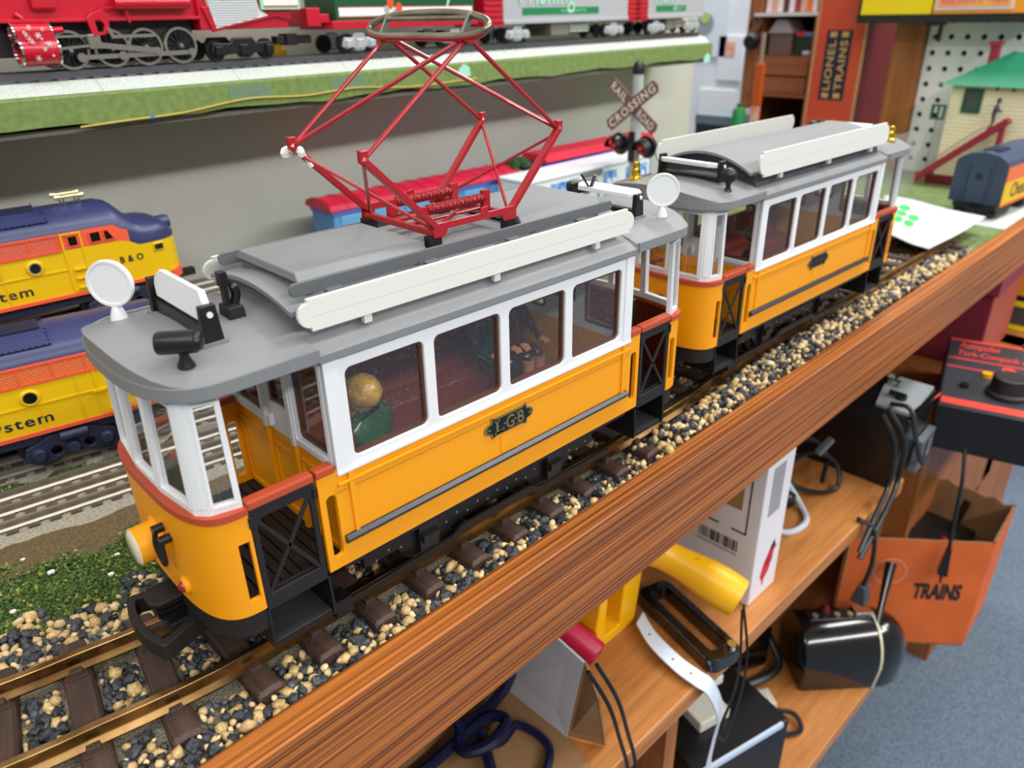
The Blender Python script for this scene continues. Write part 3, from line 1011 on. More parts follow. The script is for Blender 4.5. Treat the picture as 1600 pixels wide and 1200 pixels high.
        lining = dash_plan(n=30, dx=1.55, hw=3.75)
        P(wallstrip(MB(), [p for p in lining if p[0] > 12.45], 3.0, 6.9, 0.06).xform(lambda x, y, z: (q * x, y, z)), 'dash_lining', MAR, smooth=30)
        P(wallstrip(MB(), dash_plan(n=44, grow=0.07), 6.9, 7.16, 0.45).xform(lambda x, y, z: (q * x, y, z)), 'belt_rail', RED, smooth=30)
        P(wallstrip(MB(), dash_plan(n=40, grow=-0.12), 1.85, 2.83, 0.5).xform(lambda x, y, z: (q * x, y, z)), 'buffer_beam', BLKM, smooth=30)
        # white window front, flat facets
        bot = [(11.95, -3.98), (12.95, -3.72), (13.3, -3.32), (13.55, -1.17), (13.55, 1.17), (13.3, 3.32), (12.95, 3.72), (11.95, 3.98)]
        top = [(11.95 + (x - 11.95) * 0.9, y * 0.975) for x, y in bot]
        fr = MB()
        panes = []
        def facet(i, ml, mr, mb_, mt):
            b0, b1, t0, t1 = Vector((*bot[i], 7.14)), Vector((*bot[i + 1], 7.14)), Vector((*top[i], 11.55)), Vector((*top[i + 1], 11.55))
            wd = (b1 - b0).length
            nrm = (b1 - b0).cross(t0 - b0).normalized()
            def fn(u, v, t):
                p = (b0.lerp(b1, u / wd)).lerp(t0.lerp(t1, u / wd), v / 4.41) - nrm * t
                return (q * p.x, p.y, p.z)
            outer = [(0, 0), (wd, 0), (wd, 4.41), (0, 4.41)]
            if ml is None:
                fr.prism(outer, fn, -0.02, 0.22)
                fr.prism([(wd * 0.25, 0.3), (wd * 0.75, 0.3), (wd * 0.75, 4.2), (wd * 0.25, 4.2)], fn, -0.06, 0.0)
                return
            hole = [(ml, mb_), (wd - mr, mb_), (wd - mr, 4.41 - mt), (ml, 4.41 - mt)]
            fr.plate(outer, [hole[::-1]], fn, 0, 0.22)
            # raised inner lip
            fr.ring([(ml - 0.1, mb_ - 0.1), (wd - mr + 0.1, mb_ - 0.1), (wd - mr + 0.1, 4.51 - mt), (ml - 0.1, 4.51 - mt)], hole, fn, -0.05, 0.0)
            panes.append((hole, fn))
        facet(0, 0.2, 0.16, 0.32, 0.5); facet(1, None, 0, 0, 0)
        facet(2, 0.2, 0.18, 0.32, 0.5); facet(3, 0.2, 0.2, 0.32, 0.5); facet(4, 0.18, 0.2, 0.32, 0.5)
        facet(5, None, 0, 0, 0); facet(6, 0.16, 0.2, 0.32, 0.5)
        wf = P(fr, 'front_windows', WHT)
        for hole, fn in panes:
            P(MB().prism(hole, fn, 0.1, 0.13), 'pane', GLASS, wf)
        # gates and steps
        for s in (-1, 1):
            y0, y1 = s * (W - 0.02), s * (W - 0.16)
            xa, xb = 9.42, 11.86
            g = MB()
            g.plate([(xa, 2.65), (xb, 2.65), (xb, 6.98), (xa, 6.98)], [[(xa + 0.22, 3.3), (xb - 0.22, 3.3), (xb - 0.22, 6.3), (xb - 0.45, 6.52), (xa + 0.45, 6.52), (xa + 0.22, 6.3)][::-1]], lambda u, v, t: (q * u, t, v), y0, y1)
            g.bar((q * (xa + 0.2), (y0 + y1) / 2, 3.3), (q * (xb - 0.2), (y0 + y1) / 2, 6.5), 0.1, 0.16)
            g.bar((q * (xa + 0.2), (y0 + y1) / 2, 6.5), (q * (xb - 0.2), (y0 + y1) / 2, 3.3), 0.1, 0.16)
            g.hexa([(q * (xa + 0.2), y1, 3.3), (q * (xb - 0.2), y1, 3.3), (q * (xb - 0.5), s * 3.5, 3.02), (q * (xa + 0.5), s * 3.5, 3.02), (q * (xa + 0.2), y1, 3.42), (q * (xb - 0.2), y1, 3.42), (q * (xb - 0.5), s * 3.5, 3.12), (q * (xa + 0.5), s * 3.5, 3.12)])
            for xx in (xa - 0.06, xb - 0.06):
                g.box(*sorted((q * xx, q * (xx + 0.14))), *sorted((s * W - s * 0.2, s * (W + 0.05))), 6.3, 6.75)
            # the far front gate stands open, only its rail stub shows
            if motor and q < 0 and s > 0:
                P(MB().box(*sorted((q * 11.2, q * 11.88)), *sorted((s * (W - 0.42), s * (W + 0.06))), 6.98, 7.33), 'rail_stub', RED, bevel=0.07)
            else:
              go = P(g, 'gate', BLKM, bevel=0.02)
              P(MB().box(*sorted((q * (xa - 0.02), q * (xb + 0.02))), *sorted((s * (W - 0.42), s * (W + 0.06))), 6.98, 7.33), 'gate_rail', RED, go, bevel=0.07)
            st = MB()
            st.box(*sorted((q * 9.36, q * 11.86)), *sorted((s * 4.02, s * 1.95)), 0.85, 0.98)
            st.box(*sorted((q * 9.36, q * 11.86)), *sorted((s * 2.05, s * 1.9)), 0.85, 2.65)
            for xx in (9.3, 11.8):
                st.prism([(s * 1.9, 0.8), (s * 4.05, 0.8), (s * 4.1, 1.3), (s * 4.0, 2.65), (s * 1.9, 2.65)], YZ, q * xx, q * (xx + 0.1))
            so = P(st, 'step', BLK)
            for i in range(11):
                P(MB().box(*sorted((q * 9.42, q * 11.78)), *sorted((s * (3.95 - i * 0.18), s * (3.86 - i * 0.18))), 0.97, 1.05), 'tread_rib', M('worn black rib', (52, 52, 54), 0.45), so)
        # lamp, tail lights, hoses
        X = q * 13.72
        hl = MB().lathe([(0, 0), (0.84, 0), (0.84, 0.1), (0.72, 0.16), (0.7, 0.85), (0.72, 1.0), (0.6, 1.0), (0.52, 0.93), (0, 0.93)], (X - q * 0.05, 0, 4.75), (X + q * 0.85, 0, 4.75), 30)
        ho = P(hl, 'headlamp', M('lamp yellow plastic', (247, 168, 20), 0.4), smooth=True)
        P(MB().lathe([(0, 0), (0.64, 0), (0.7, 0.5), (0.56, 1.0), (0, 1.1)], (X + q * 0.78, 0, 4.75), (X + q * 0.95, 0, 4.75), 30), 'lens', M('lamp lens', (232, 226, 200), 0.15, spec=0.7), ho, smooth=True)
        for s in (-1, 1):
            xx = 11.9 + 1.85 * (1 - (1.83 / 4.1) ** 3.2) ** (1 / 3.2)
            tl = MB().lathe([(0, 0), (0.34, 0), (0.34, 0.7), (0.27, 1.0), (0, 1.0)], (q * (xx - 0.12), s * 1.83, 3.62), (q * (xx + 0.14), s * 1.83, 3.62), 16)
            tlo = P(tl, 'tail_lamp', YEL, smooth=True)
            P(MB().sphere((q * (xx + 0.1), s * 1.83, 3.6), 0.23, 12, (0.9, 1, 1)), 'red_lens', M('ruby lens', (150, 10, 30), 0.12, coat=0.6), tlo, smooth=True)
        hs = MB()
        for s in ((-1,) if q < 0 else (-1, 1)):
            y0 = s * 1.0
            xx = 13.78
            hs.cyl((q * (xx - 0.1), y0, 5.75), (q * (xx + 0.35), y0, 5.75), 0.17, n=12)
            hs.cyl((q * (xx - 0.1), y0 + s * 0.5, 5.55), (q * (xx + 0.33), y0 + s * 0.5, 5.55), 0.17, n=12)
            lp = spline([(q * (xx + 0.25), y0, 5.72), (q * (xx + 0.34), y0 + s * 0.02, 5.2), (q * (xx + 0.3), y0 + s * 0.15, 4.62), (q * (xx + 0.3), y0 + s * 0.38, 4.5), (q * (xx + 0.32), y0 + s * 0.55, 4.8), (q * (xx + 0.28), y0 + s * 0.5, 5.5)], 6)
            hs.tube(lp, 0.1, 8)
        P(hs, 'brake_hose', BLK, smooth=True)
        # coupler: hook housing and bow
        cp = MB()
        cp.box(*sorted((q * 12.6, q * 14.3)), -0.5, 0.5, 0.75, 1.15)
        bow_o = [(13.3, -1.25), (14.3, -1.62), (14.85, -1.8), (15.05, -1.72), (15.28, -0.9), (15.36, 0), (15.28, 0.9), (15.05, 1.72), (14.85, 1.8), (14.3, 1.62), (13.3, 1.25)]
        bow_i = [(13.6, -0.95), (14.35, -1.28), (14.72, -1.42), (14.84, -1.34), (14.99, -0.8), (15.05, 0), (14.99, 0.8), (14.84, 1.34), (14.72, 1.42), (14.35, 1.28), (13.6, 0.95)]
        cp.ring([(q * x, y) for x, y in bow_o], [(q * x, y) for x, y in bow_i], XY, 0.8, 1.55)
        cpo = P(cp, 'coupler', BLKM, bevel=0.05)
        P(MB().prism(R_([(13.5, -0.62), (14.5, -0.62), (14.75, -0.35), (14.75, 0.35), (14.5, 0.62), (13.5, 0.62)]), XY, 2.25, 2.4), 'coupler_cover', BLKM, cpo, bevel=0.05)
        for i in range(3):
            P(MB().prism(R_([(13.6, -0.5), (14.4, -0.5), (14.55, -0.3), (14.55, 0.3), (14.4, 0.5), (13.6, 0.5)]), XY, 1.5 + i * 0.27, 1.68 + i * 0.27), 'cover_rib', BLK, cpo)
        P(MB().box(*sorted((q * 14.1, q * 14.95)), -0.1, 0.1, 0.9, 1.1), 'coupler_hook', M('rusty hook', (70, 50, 40), 0.5), cpo)
        # driver's stand
        cs = MB().cyl((q * 12.5, q * -0.9, 3.0), (q * 12.5, q * -0.9, 7.2), 0.34, n=14)
        cso = P(cs, 'controller', M('dark green enamel', (28, 52, 34), 0.4))
        P(MB().bar((q * 12.5, q * -0.9, 7.3), (q * 11.9, q * -0.5, 7.35), 0.14, 0.14).sphere((q * 11.9, q * -0.5, 7.4), 0.16, 10), 'controller_handle', PAN if q < 0 else BLK, cso)
    # ---------- roof
    rr = MB()
    NX = [(-13.98)] 
    def outline_half(x):   # half width of the eaves at x
        ax = abs(x)
        if ax <= 8.55: return 4.24
        if ax <= 11.6: return 4.25
        return 4.25 * max(0.0, 1 - ((ax - 11.6) / 2.36) ** 2.7) ** (1 / 2.7)
    xs_ = sorted(set([-13.96, -13.95, -13.92, -13.85, -13.7, -13.5, -13.2, -12.8, -12.3, -11.6, -10, -8.6, -8.54, -5, 0]))
    xs_ = xs_ + [-x for x in xs_[:-1]][::-1]
    rings = []
    for x in xs_:
        hw = max(0.02, outline_half(x))
        rim = abs(x) > 8.57
        z0 = 11.36 if rim else 11.3
        ring = []
        ny = 14
        for j in range(ny + 1):
            y = -hw + 2 * hw * j / ny
            edge = 0.0
            zt = roofz(y, 4.34)
            ring.append((x, y, zt - (0.03 if rim else 0.2 * (abs(y) / 4.3) ** 3)))
        ring += [(x, hw, z0), (x, hw - 0.02 if hw > 0.1 else hw * 0.5, z0 - 0.02), (x, -hw + 0.02 if hw > 0.1 else -hw * 0.5, z0 - 0.02), (x, -hw, z0)]
        rings.append(ring)
    roof = P(rr.loft(rings), 'roof', GRY, smooth=30)
    # raised lip round each canopy
    for q in (-1, 1):
        lp = [(8.56, -4.32), (10, -4.32)] + [(11.6 + 2.42 * abs(cos(t)) ** (2 / 2.7), 4.32 * abs(sin(t)) ** (2 / 2.7) * (1 if sin(t) > 0 else -1)) for t in [-pi / 2 + pi * i / 40 for i in range(41)]] + [(10, 4.32), (8.56, 4.32)]
        P(wallstrip(MB(), lp, 11.4, 11.84, 0.13).xform(lambda x, y, z: (q * x, y, z)), 'canopy_lip', GRY, roof, smooth=30)
    def arch(y, crest, drop, hw): return crest - drop * (abs(y) / hw) ** 2
    # clerestory deck
    dk = MB()
    hw = 3.05 if motor else 3.3
    cr = 13.32 if motor else 13.75
    DX = 8.75 if motor else 8.9
    sec_t = [(-hw + 2 * hw * j / 16) for j in range(17)]
    ring = lambda x: [(x, y, arch(y, cr, 0.46 if motor else 0.95, hw)) for y in sec_t] + [(x, y, arch(y, cr, 0.46 if motor else 0.95, hw) - 0.16) for y in sec_t[::-1]]
    P(dk.loft([ring(-DX), ring(DX)]), 'roof_deck', GRY, roof, smooth=30)
    hw2 = hw - 0.15
    wl_ = MB()
    sec = [(-hw2 + 2 * hw2 * j / 12) for j in range(13)]
    rg = lambda x: [(x, y, arch(y, cr - 0.16, 0.46 if motor else 0.95, hw)) for y in sec] + [(x, y * 1.1, roofz(y * 1.1, 4.34) - 0.15) for y in sec[::-1]]
    P(wl_.loft([rg(-DX + 0.55), rg(DX - 0.55)]), 'clerestory', GRYD if motor else M('slate plastic', (62, 64, 70), 0.45), roof)
    # long white sign boards
    for s in (-1, 1):
        y = s * (3.62 if motor else 3.75)
        zc = 12.83 if motor else 13.28
        hx, hh = 8.9, (0.55 if motor else 0.72)
        pts = []
        for e in (1, -1):
            pts += [(e * (hx - 0.5), -e * hh), (e * (hx - 0.5), -e * (hh - 0.1))] if e > 0 else [(e * (hx - 0.5), hh), (e * (hx - 0.5), hh - 0.1)]
            for i in range(9):
                a = -pi / 2 + pi * i / 8
                pts.append((e * (hx - 0.5 + 0.42 * cos(a)), e * (hh - 0.13) * sin(a)))
            pts += [(e * (hx - 0.5), e * (hh - 0.1)), (e * (hx - 0.5), e * hh)] if e > 0 else [(e * (hx - 0.5), -(hh - 0.1)), (e * (hx - 0.5), -hh)]
        b = MB().prism([(x, zc + z) for x, z in pts], lambda u, v, t: (u, t + s * (zc - v) * 0.12, v), y - 0.08, y + 0.08)
        so = P(b, 'sign_board', CREAM, roof, bevel=0.02)
        P(MB().box(-8.3, 8.3, *sorted((y + s * 0.08, y + s * 0.088)), zc - 0.06, zc - 0.045), 'sign_seam', M('seam grey', (176, 178, 172), 0.6), so)  # thin grey line along the board
        for x in (-6.2, 0, 6.2):
            P(MB().box(x - 0.16, x + 0.16, y - 0.1, y + 0.1, zc - hh - 0.3, zc - hh + 0.05).box(x - 0.1, x + 0.1, *sorted((y, y - s * 0.7)), zc - hh - 0.1, zc - hh), 'sign_foot', CREAM, so)
    if motor:
        # flat walkway slabs with bevelled rims, two halves with the pantograph well between
        for x0, x1 in ((-7.95, -2.35), (2.75, 8.0)):
            b = MB()
            lo = [(x0, -2.35), (x1, -2.35), (x1, 2.35), (x0, 2.35)]
            hi = [(x0 + 0.05, -2.05), (x1 - 0.05, -2.05), (x1 - 0.05, 2.05), (x0 + 0.05, 2.05)]
            b.hexa([(x, y, 13.5) for x, y in lo] + [(x, y, 13.82) for x, y in hi])
            P(b, 'walkway_slab', GRY, roof, bevel=0.05)
        P(MB().box(-2.4, 2.8, -2.2, 2.2, 13.2, 13.42), 'walkway_well', GRY, roof)
        for x in (-7.6, -2.9, 3.4, 7.6):
            P(MB().box(x - 0.12, x + 0.12, -2.4, 2.4, 13.0, 13.52), 'walkway_bearer', GRYD, roof)
        for s in (-1, 1):
            ol = rrect(-8.5, 8.3, 13.2, 13.68, 0.2, 4)
            P(MB().prism(ol, XZ, s * 2.62, s * 2.76), 'walkway_rail', GRYD, roof, bevel=0.03)
            for x in (-6.9, -2.6, 1.7, 6.0):
                P(MB().box(x - 0.32, x + 0.32, *sorted((s * 2.7, s * 2.98)), 12.95, 13.26), 'rail_clip', GRYD, roof, bevel=0.04)
        bx = MB().hexa([(-9.95, -1.0, 12.35), (-9.35, -1.0, 12.35), (-9.35, -0.1, 12.35), (-9.95, -0.1, 12.35), (-9.92, -0.97, 12.8), (-9.38, -0.97, 12.8), (-9.38, -0.13, 12.8), (-9.92, -0.13, 12.8)])
        bxo = P(bx, 'pantograph_hook', BLKM, bevel=0.04)
        P(MB().tube(spline([(-9.5, -0.5, 12.75), (-9.38, -0.5, 13.2), (-9.55, -0.45, 13.6), (-9.7, -0.4, 13.8)], 5), [0.17] * 8 + [0.1] * 8, 8).box(-9.85, -9.68, -0.65, -0.35, 12.75, 13.5).box(-9.88, -9.62, -0.6, -0.25, 13.45, 13.95), 'hook_latch', BLK, bxo)
        P(MB().box(-10.08, -9.22, -1.13, 0.03, 12.25, 12.38), 'hook_plinth', GRY, bxo)
    # end destination boards
    for q in (-1, 1):
        X = q * 11.1
        if not motor: X = q * 10.2
        zb = roofz(2.1) + 0.02
        h = MB()
        h.box(X - 0.22, X + 0.22, -2.2, 2.2, zb + 0.0, zb + (0.52 if motor and q < 0 else 0.3))
        ph = 1.25 if (not motor or q < 0) else 1.1
        for y in (-2.15, 2.15):
            h.hexa([(X - 0.34, y - 0.14, zb), (X + 0.34, y - 0.14, zb), (X + 0.34, y + 0.14, zb), (X - 0.34, y + 0.14, zb), (X - 0.28, y - 0.12, zb + ph), (X + 0.26, y - 0.12, zb + ph), (X + 0.26, y + 0.12, zb + ph), (X - 0.28, y + 0.12, zb + ph)])
        ho = P(h, 'destination_holder', BLK, roof, bevel=0.03)
        P(MB().box(X - 0.42, X + 0.42, -2.38, 2.38, zb - 0.14, zb + 0.02), 'holder_plinth', GRY, ho)
        for y in (-2.3, 2.3):
            P(MB().cyl((X, y, zb + 0.95), (X, y + (0.05 if y > 0 else -0.05), zb + 0.95), 0.1, n=12), 'pivot', WHT, ho)
        up = motor and q < 0
        pts = [(-1.7, -0.48), (1.7, -0.48), (2.0, -0.1), (2.0, 0.15), (1.6, 0.48), (-1.6, 0.48), (-2.0, 0.15), (-2.0, -0.1)]
        ang = radians(14) if up else radians(84)
        zc = zb + 0.95
        def bf(u, v, t):
            v2 = v + (0.16 if up else 0.3)
            return (X - q * (v2 * sin(ang) * (1 if up else -1)) + t * cos(ang), u, zc + v2 * cos(ang) + t * sin(ang) * q)
        P(MB().prism(pts, bf, -0.12, 0.12), 'destination_board', WHT, ho, bevel=0.03)
        if motor and q > 0:
            P(MB().bar((X, 1.0, zb + 0.9), (X - 0.4, 1.3, zb + 1.7), 0.16, 0.1).bar((X, 1.0, zb + 0.9), (X - 0.1, 0.6, zb + 1.7), 0.16, 0.1), 'spring_clip', BLK, ho)
    # discs or finials, horn lamp
    if motor:
        for q in (-1, 1):
            x, y = q * 12.4, -q * 2.7
            z = roofz(y) + 0.0
            dk_ = MB().lathe([(0.3, 0), (0.28, 0.25), (0.12, 1.0), (0, 1.0)], (x, y, z - 0.05), (x, y, z + 0.55), 16)
            do = P(dk_, 'disc_sign', WHT, roof, smooth=True)
            c = Vector((x, y, z + 1.3)); nv = Vector((-0.75, -0.66, 0.05)).normalized()
            P(MB().lathe([(0, 0.15), (0.7, 0.15), (0.73, 0.0), (0.82, 0.0), (0.84, 0.5), (0.82, 1.0), (0.73, 1.0), (0.7, 0.85), (0, 0.85)], c - nv * 0.1, c + nv * 0.1, 44), 'disc', WHT, do, smooth=True)
            xh, yh = q * 12.35, q * 2.95
            z = roofz(yh)
            hb = P(MB().lathe([(0.28, 0), (0.26, 0.15), (0.15, 0.6), (0.17, 1.0), (0, 1.0)], (xh, yh, z - 0.03), (xh, yh, z + 0.5), 14), 'roof_lamp', BLK, roof, smooth=True)
            d_ = Vector((0.8, -0.6, 0.0)) * (-q)
            c = Vector((xh, yh, z + 0.78))
            P(MB().lathe([(0, 0), (0.32, 0), (0.36, 0.06), (0.36, 0.88), (0.31, 0.9), (0.31, 0.92), (0.26, 1.0), (0.14, 1.04), (0, 1.05)], c - d_ * 0.72, c + d_ * 0.6, 26), 'lamp_barrel', BLK, hb, smooth=True)
    else:
        for q in (-1, 1):
            x, y = q * 12.3, -q * 2.6
            z = roofz(y)
            P(MB().lathe([(0.4, 0), (0.42, 0.1), (0.25, 0.2), (0.28, 0.45), (0.2, 0.62), (0.26, 0.8), (0.18, 0.98), (0, 1.0)], (x, y, z - 0.03), (x, y, z + 1.1), 16), 'brass_finial', GOLD, roof, smooth=True)
            xh, yh = q * 10.9, q * 3.1
            z = roofz(yh)
            hb = P(MB().lathe([(0.24, 0), (0.14, 0.4), (0.17, 1.0), (0, 1.0)], (xh, yh, z - 0.03), (xh, yh, z + 0.5), 12), 'roof_lamp', BLK, roof, smooth=True)
            P(MB().sphere((xh, yh, z + 0.85), 0.46, 16), 'lamp_barrel', BLK, hb, smooth=True)
    return T, roof

tram1, roof1 = tram('motor_tram', (0, 0, 0), 0, 'yellow and white toy tram with a red pantograph, in front on the brass track')
tram2, roof2 = tram('trailer_tram', (31.1, 1.12, 0), -0.018, 'yellow and white toy trailer tram coupled behind the one with the pantograph', motor=False)

# ------------------------------------------------------------------ pantograph (part of the motor tram)
PZ = 14.15
pan = MB()
for s in (-1, 1):
    pan.plate([(-2.1, PZ - 0.25), (-1.55, PZ - 0.25), (-1.4, PZ + 0.02), (1.5, PZ + 0.02), (1.6, PZ - 0.25), (2.3, PZ - 0.25), (2.3, PZ + 0.3), (0.75, PZ + 0.3), (0.7, PZ + 0.55), (0.35, PZ + 0.5), (0.3, PZ + 0.3), (-2.1, PZ + 0.3)], [], XZ, s * 2.42, s * 2.5)
for x in (-1.95, 2.1):
    pan.bar((x, -2.45, PZ - 0.1), (x, 2.45, PZ - 0.1), 0.2, 0.25)
pan.bar((-1.9, -2.2, PZ), (2.1, 0.4, PZ), 0.1, 0.16)
pan.bar((-1.9, 0.5, PZ - 0.05), (2.1, 0.5, PZ - 0.05), 0.35, 0.1)
pan.bar((-1.9, -0.6, PZ - 0.05), (2.1, -0.6, PZ - 0.05), 0.25, 0.1)
po = pan.build('pantograph', PAN, tram1, bevel=0.02)
for x in (-1.95, 2.1):
    for y in (-2.2, 2.2):
        MB().box(x - 0.3, x + 0.3, y - 0.18, y + 0.18, 13.4, PZ - 0.2).build('insulator', BLKM, po)
EL = {}
for q in (-1, 1):
    for s in (-1, 1):
        e = Vector((q * 4.9, s * 2.42, 17.2))
        bq = Vector((-1.85 if q < 0 else 2.1, s * 2.35, PZ + 0.1))
        MB().bar(bq, e, 0.24, 0.3, (0, 1, 0)).sphere(e, 0.18, 8).box(e.x - 0.16, e.x + 0.16, e.y - 0.12, e.y + 0.12, e.z - 0.1, e.z + 0.35).build('lower_arm', PAN, po, bevel=0.03)
        EL[q, s] = e
    MB().tube([EL[q, -1] + Vector((0, 0, -0.15)), Vector((-1.85 if q < 0 else 2.1, 2.2, PZ))], 0.07, 6).build('cross_brace', PAN, po)
    MB().tube([EL[q, 1] + Vector((0, 0, -0.15)), Vector((-1.85 if q < 0 else 2.1, -2.2, PZ))], 0.07, 6).build('cross_brace', PAN, po)
TZ = 20.95
for q in (-1, 1):
    for s in (-1, 1):
        MB().tube([EL[q, s], (q * 0.12, s * 2.5, TZ - 0.15)], 0.088, 8).build('upper_arm', PAN, po, smooth=True)
MB().tube([EL[-1, 1], (-0.12, -2.3, TZ - 0.15)], 0.088, 8).build('upper_arm', PAN, po, smooth=True)
MB().tube([EL[1, -1], (0.12, 2.3, TZ - 0.15)], 0.088, 8).build('upper_arm', PAN, po, smooth=True)
MB().box(-0.16, 0.16, -2.62, -2.4, TZ - 0.28, TZ + 0.05).box(-0.16, 0.16, 2.4, 2.62, TZ - 0.28, TZ + 0.05).bar((0, -2.5, TZ), (0, 2.5, TZ), 0.1, 0.1).build('collector_axle', PAN, po)
for y, z0 in ((-1.1, PZ + 0.5), (1.0, PZ + 0.5)):
    pts = []
    for i in range(300):
        a = i * 0.75
        pts.append((-1.3 + 2.9 * i / 299, y + 0.17 * cos(a), z0 + 0.17 * sin(a)))
    MB().tube(pts, 0.05, 5).build('tension_spring', M('red spring', (150, 30, 36), 0.35, 0.3), po, smooth=True)
    MB().box(-1.75, -1.3, y - 0.12, y + 0.12, PZ, z0 + 0.15).build('spring_anchor', PAN, po)
    MB().box(1.6, 2.0, y - 0.1, y + 0.1, PZ, z0 + 0.3).build('spring_anchor', PAN, po)
# collector head: steel hoop with two cross posts, red paint at the back
hoop = []
for i in range(64):
    t = 2 * pi * i / 64
    c, s_ = cos(t), sin(t)
    y = 3.6 * abs(c) ** (2 / 3.0) * (1 if c > 0 else -1)
    k_ = abs(s_) ** (2 / 2.4) * (1 if s_ > 0 else -1)
    hoop.append((0.3 * k_, y, TZ + 0.36 + 0.4 * k_ - 0.1 * (abs(y) / 3.6) ** 2))
co = MB().tube(hoop, 0.14, 10, closed=True).build('collector_bow', M('worn steel bow', (170, 162, 150), 0.3, 1.0, rgb2=(140, 128, 116), vscale=60), po, smooth=True)
for y in (-2.5, 2.5):
    MB().bar((-0.3, y, TZ - 0.1), (0.22, y, TZ + 0.72), 0.2, 0.16, (0, 1, 0)).build('bow_post', STEEL, co)
MB().tube([(0.1, -2.5, TZ + 0.56), (0.1, 2.5, TZ + 0.56)], 0.1, 8).build('contact_strip', M('worn steel bow', (168, 160, 148)), co, smooth=True)
MB().tube(sorted([(p[0] - 0.02, p[1], p[2] - 0.05) for p in hoop if p[0] < -0.1], key=lambda p: p[1]), 0.125, 8).build('painted_underside', PAN, co, smooth=True)
wt = MB().sphere((-5.0, 2.75, 16.95), 0.28, 8, (1, 0.5, 0.9)).sphere((-4.75, 2.1, 17.0), 0.24, 8, (0.6, 0.9, 1)).bar((-4.6, 2.2, 16.9), (-4.4, 2.0, 16.4), 0.2, 0.1)
wt.build('tape_scrap', M('white tissue tape', (236, 236, 232), 0.8), po)
# ================================================================== three-rail track, turf and diesels on the left
SILV = M('bright rail steel', (176, 170, 156), 0.42, 0.85)
FBAL = M('fine grey ballast', (188, 180, 160), 0.95, rgb2=(140, 134, 118), vscale=1100, bump=0.8, bscale=1600)
OA = math.atan(-0.13)
def otrack(name, loc, rz, label, x0, x1, shoulder=(-3.4, 2.9)):
    t = thing(name, loc, rz, label, 'track')
    n_ = 40
    b = MB()
    b.loft([[(x0 + (x1 - x0) * i / n_, shoulder[0] - 0.3 * sin(i * 1.7), 0.0), (x0 + (x1 - x0) * i / n_, -2.3, 0.45), (x0 + (x1 - x0) * i / n_, 2.3, 0.45), (x0 + (x1 - x0) * i / n_, shoulder[1], 0.0)] for i in range(n_ + 1)])
    b.build('track_ballast', FBAL, t)
    tm = MB().box(-0.26, 0.26, -2.1, 2.1, 0.4, 0.56)
    t0 = None
    k_ = int((x1 - x0) / 0.98)
    for i in range(k_):
        if t0 is None:
            o_ = t0 = tm.build('tie', M('dark tie', (84, 68, 60), 0.7, var=0.2, vscale=90), t)
        else:
            o_ = t0.copy(); COL.objects.link(o_)
        o_.location = Vector((x0 + 0.5 + i * 0.98, 0, 0)) * K
    for y in (-1.6, 0, 1.6):
        MB().prism([(-0.16, 0.56), (0.16, 0.56), (0.05, 0.66), (0.05, 0.84), (0.1, 0.88), (0.1, 1.0), (-0.1, 1.0), (-0.1, 0.88), (-0.05, 0.84), (-0.05, 0.66)], lambda u, v, tt: (tt, y + u, v), x0, x1).build('rail', SILV, t)
    return t
otrack('three_rail_track', (-16.7, 17.0, -2), OA, 'bare three-rail toy track on pale gravel between the turf and the near diesel', -14, 22, (-3.4, 2.4))
otrack('three_rail_track', (-10, 21.9, -2), math.atan(-0.14), 'three-rail toy track under the nearer yellow diesel', -22, 14, (-2.3, 2.6))

# grassy bank: soil strip, turf clumps
dirt = MB()
for i in range(41):
    x = -34 + 36 * i / 40
    yb = 14.1 - 0.14 * (x + 17)
    for j in range(7):
        dirt.v.append((x, yb - 2.8 + 0.62 * j + 0.25 * sin(i * 1.1 + j), -1.98 + 0.28 * sin(pi * j / 6) + 0.12 * random.random()))
for i in range(40):
    for j in range(6):
        a = i * 7 + j
        dirt.f.append((a, a + 7, a + 8, a + 1)); dirt.m.append(0)
dirt.xform(lambda x, y, z: (x, y + 5, z + 78))
dirt.build('soil_strip', M('brown soil', (128, 108, 72), 0.98, rgb2=(92, 78, 50), vscale=700, bump=1.0, bscale=1500), table, smooth=True)
V_, F_, Mi = [], [], []
nb = 0
TET = np.array([[1, 0, -0.3], [-0.5, 0.87, -0.3], [-0.5, -0.87, -0.3], [0, 0, 1.0]]); TF = np.array([[0, 1, 3], [1, 2, 3], [2, 0, 3], [0, 2, 1]])
for i in range(26000):
    if i < 19000:
        x = rng.uniform(-34, -8); e0 = 7.0 - 0.05 * x * 0; yb = 13.0 - 0.14 * (x + 17)
        y = rng.uniform(5.8, yb + (1.0 if rng.random() < 0.15 else -0.3))
    else:
        x = rng.uniform(-30, -6); y = rng.uniform(19.4, 21.2) - 0.13 * (x + 16.7)
    s_ = rng.uniform(0.05, 0.13)
    h_ = 0.12 * sin(x * 1.7) * sin(y * 2.1)
    v = (TET * s_ * np.array([1, 1, rng.uniform(0.8, 1.8)])) @ rotm().T + np.array([x, y + 5, 78 - 1.93 + h_ + rng.random() * 0.12])
    V_.append(v); F_.append(TF + nb); nb += 4; Mi.append(np.full(4, 0 if rng.random() < 0.9 else 1))
tag(big_mesh('turf_scatter', V_, F_, [island_mat('ground foam green', (32, 58, 22), (90, 116, 46), 0.95, 0.1), island_mat('ground foam yellow', (120, 116, 54), (170, 160, 84), 0.95, 0.1)], Mi, table, False), kind='stuff')
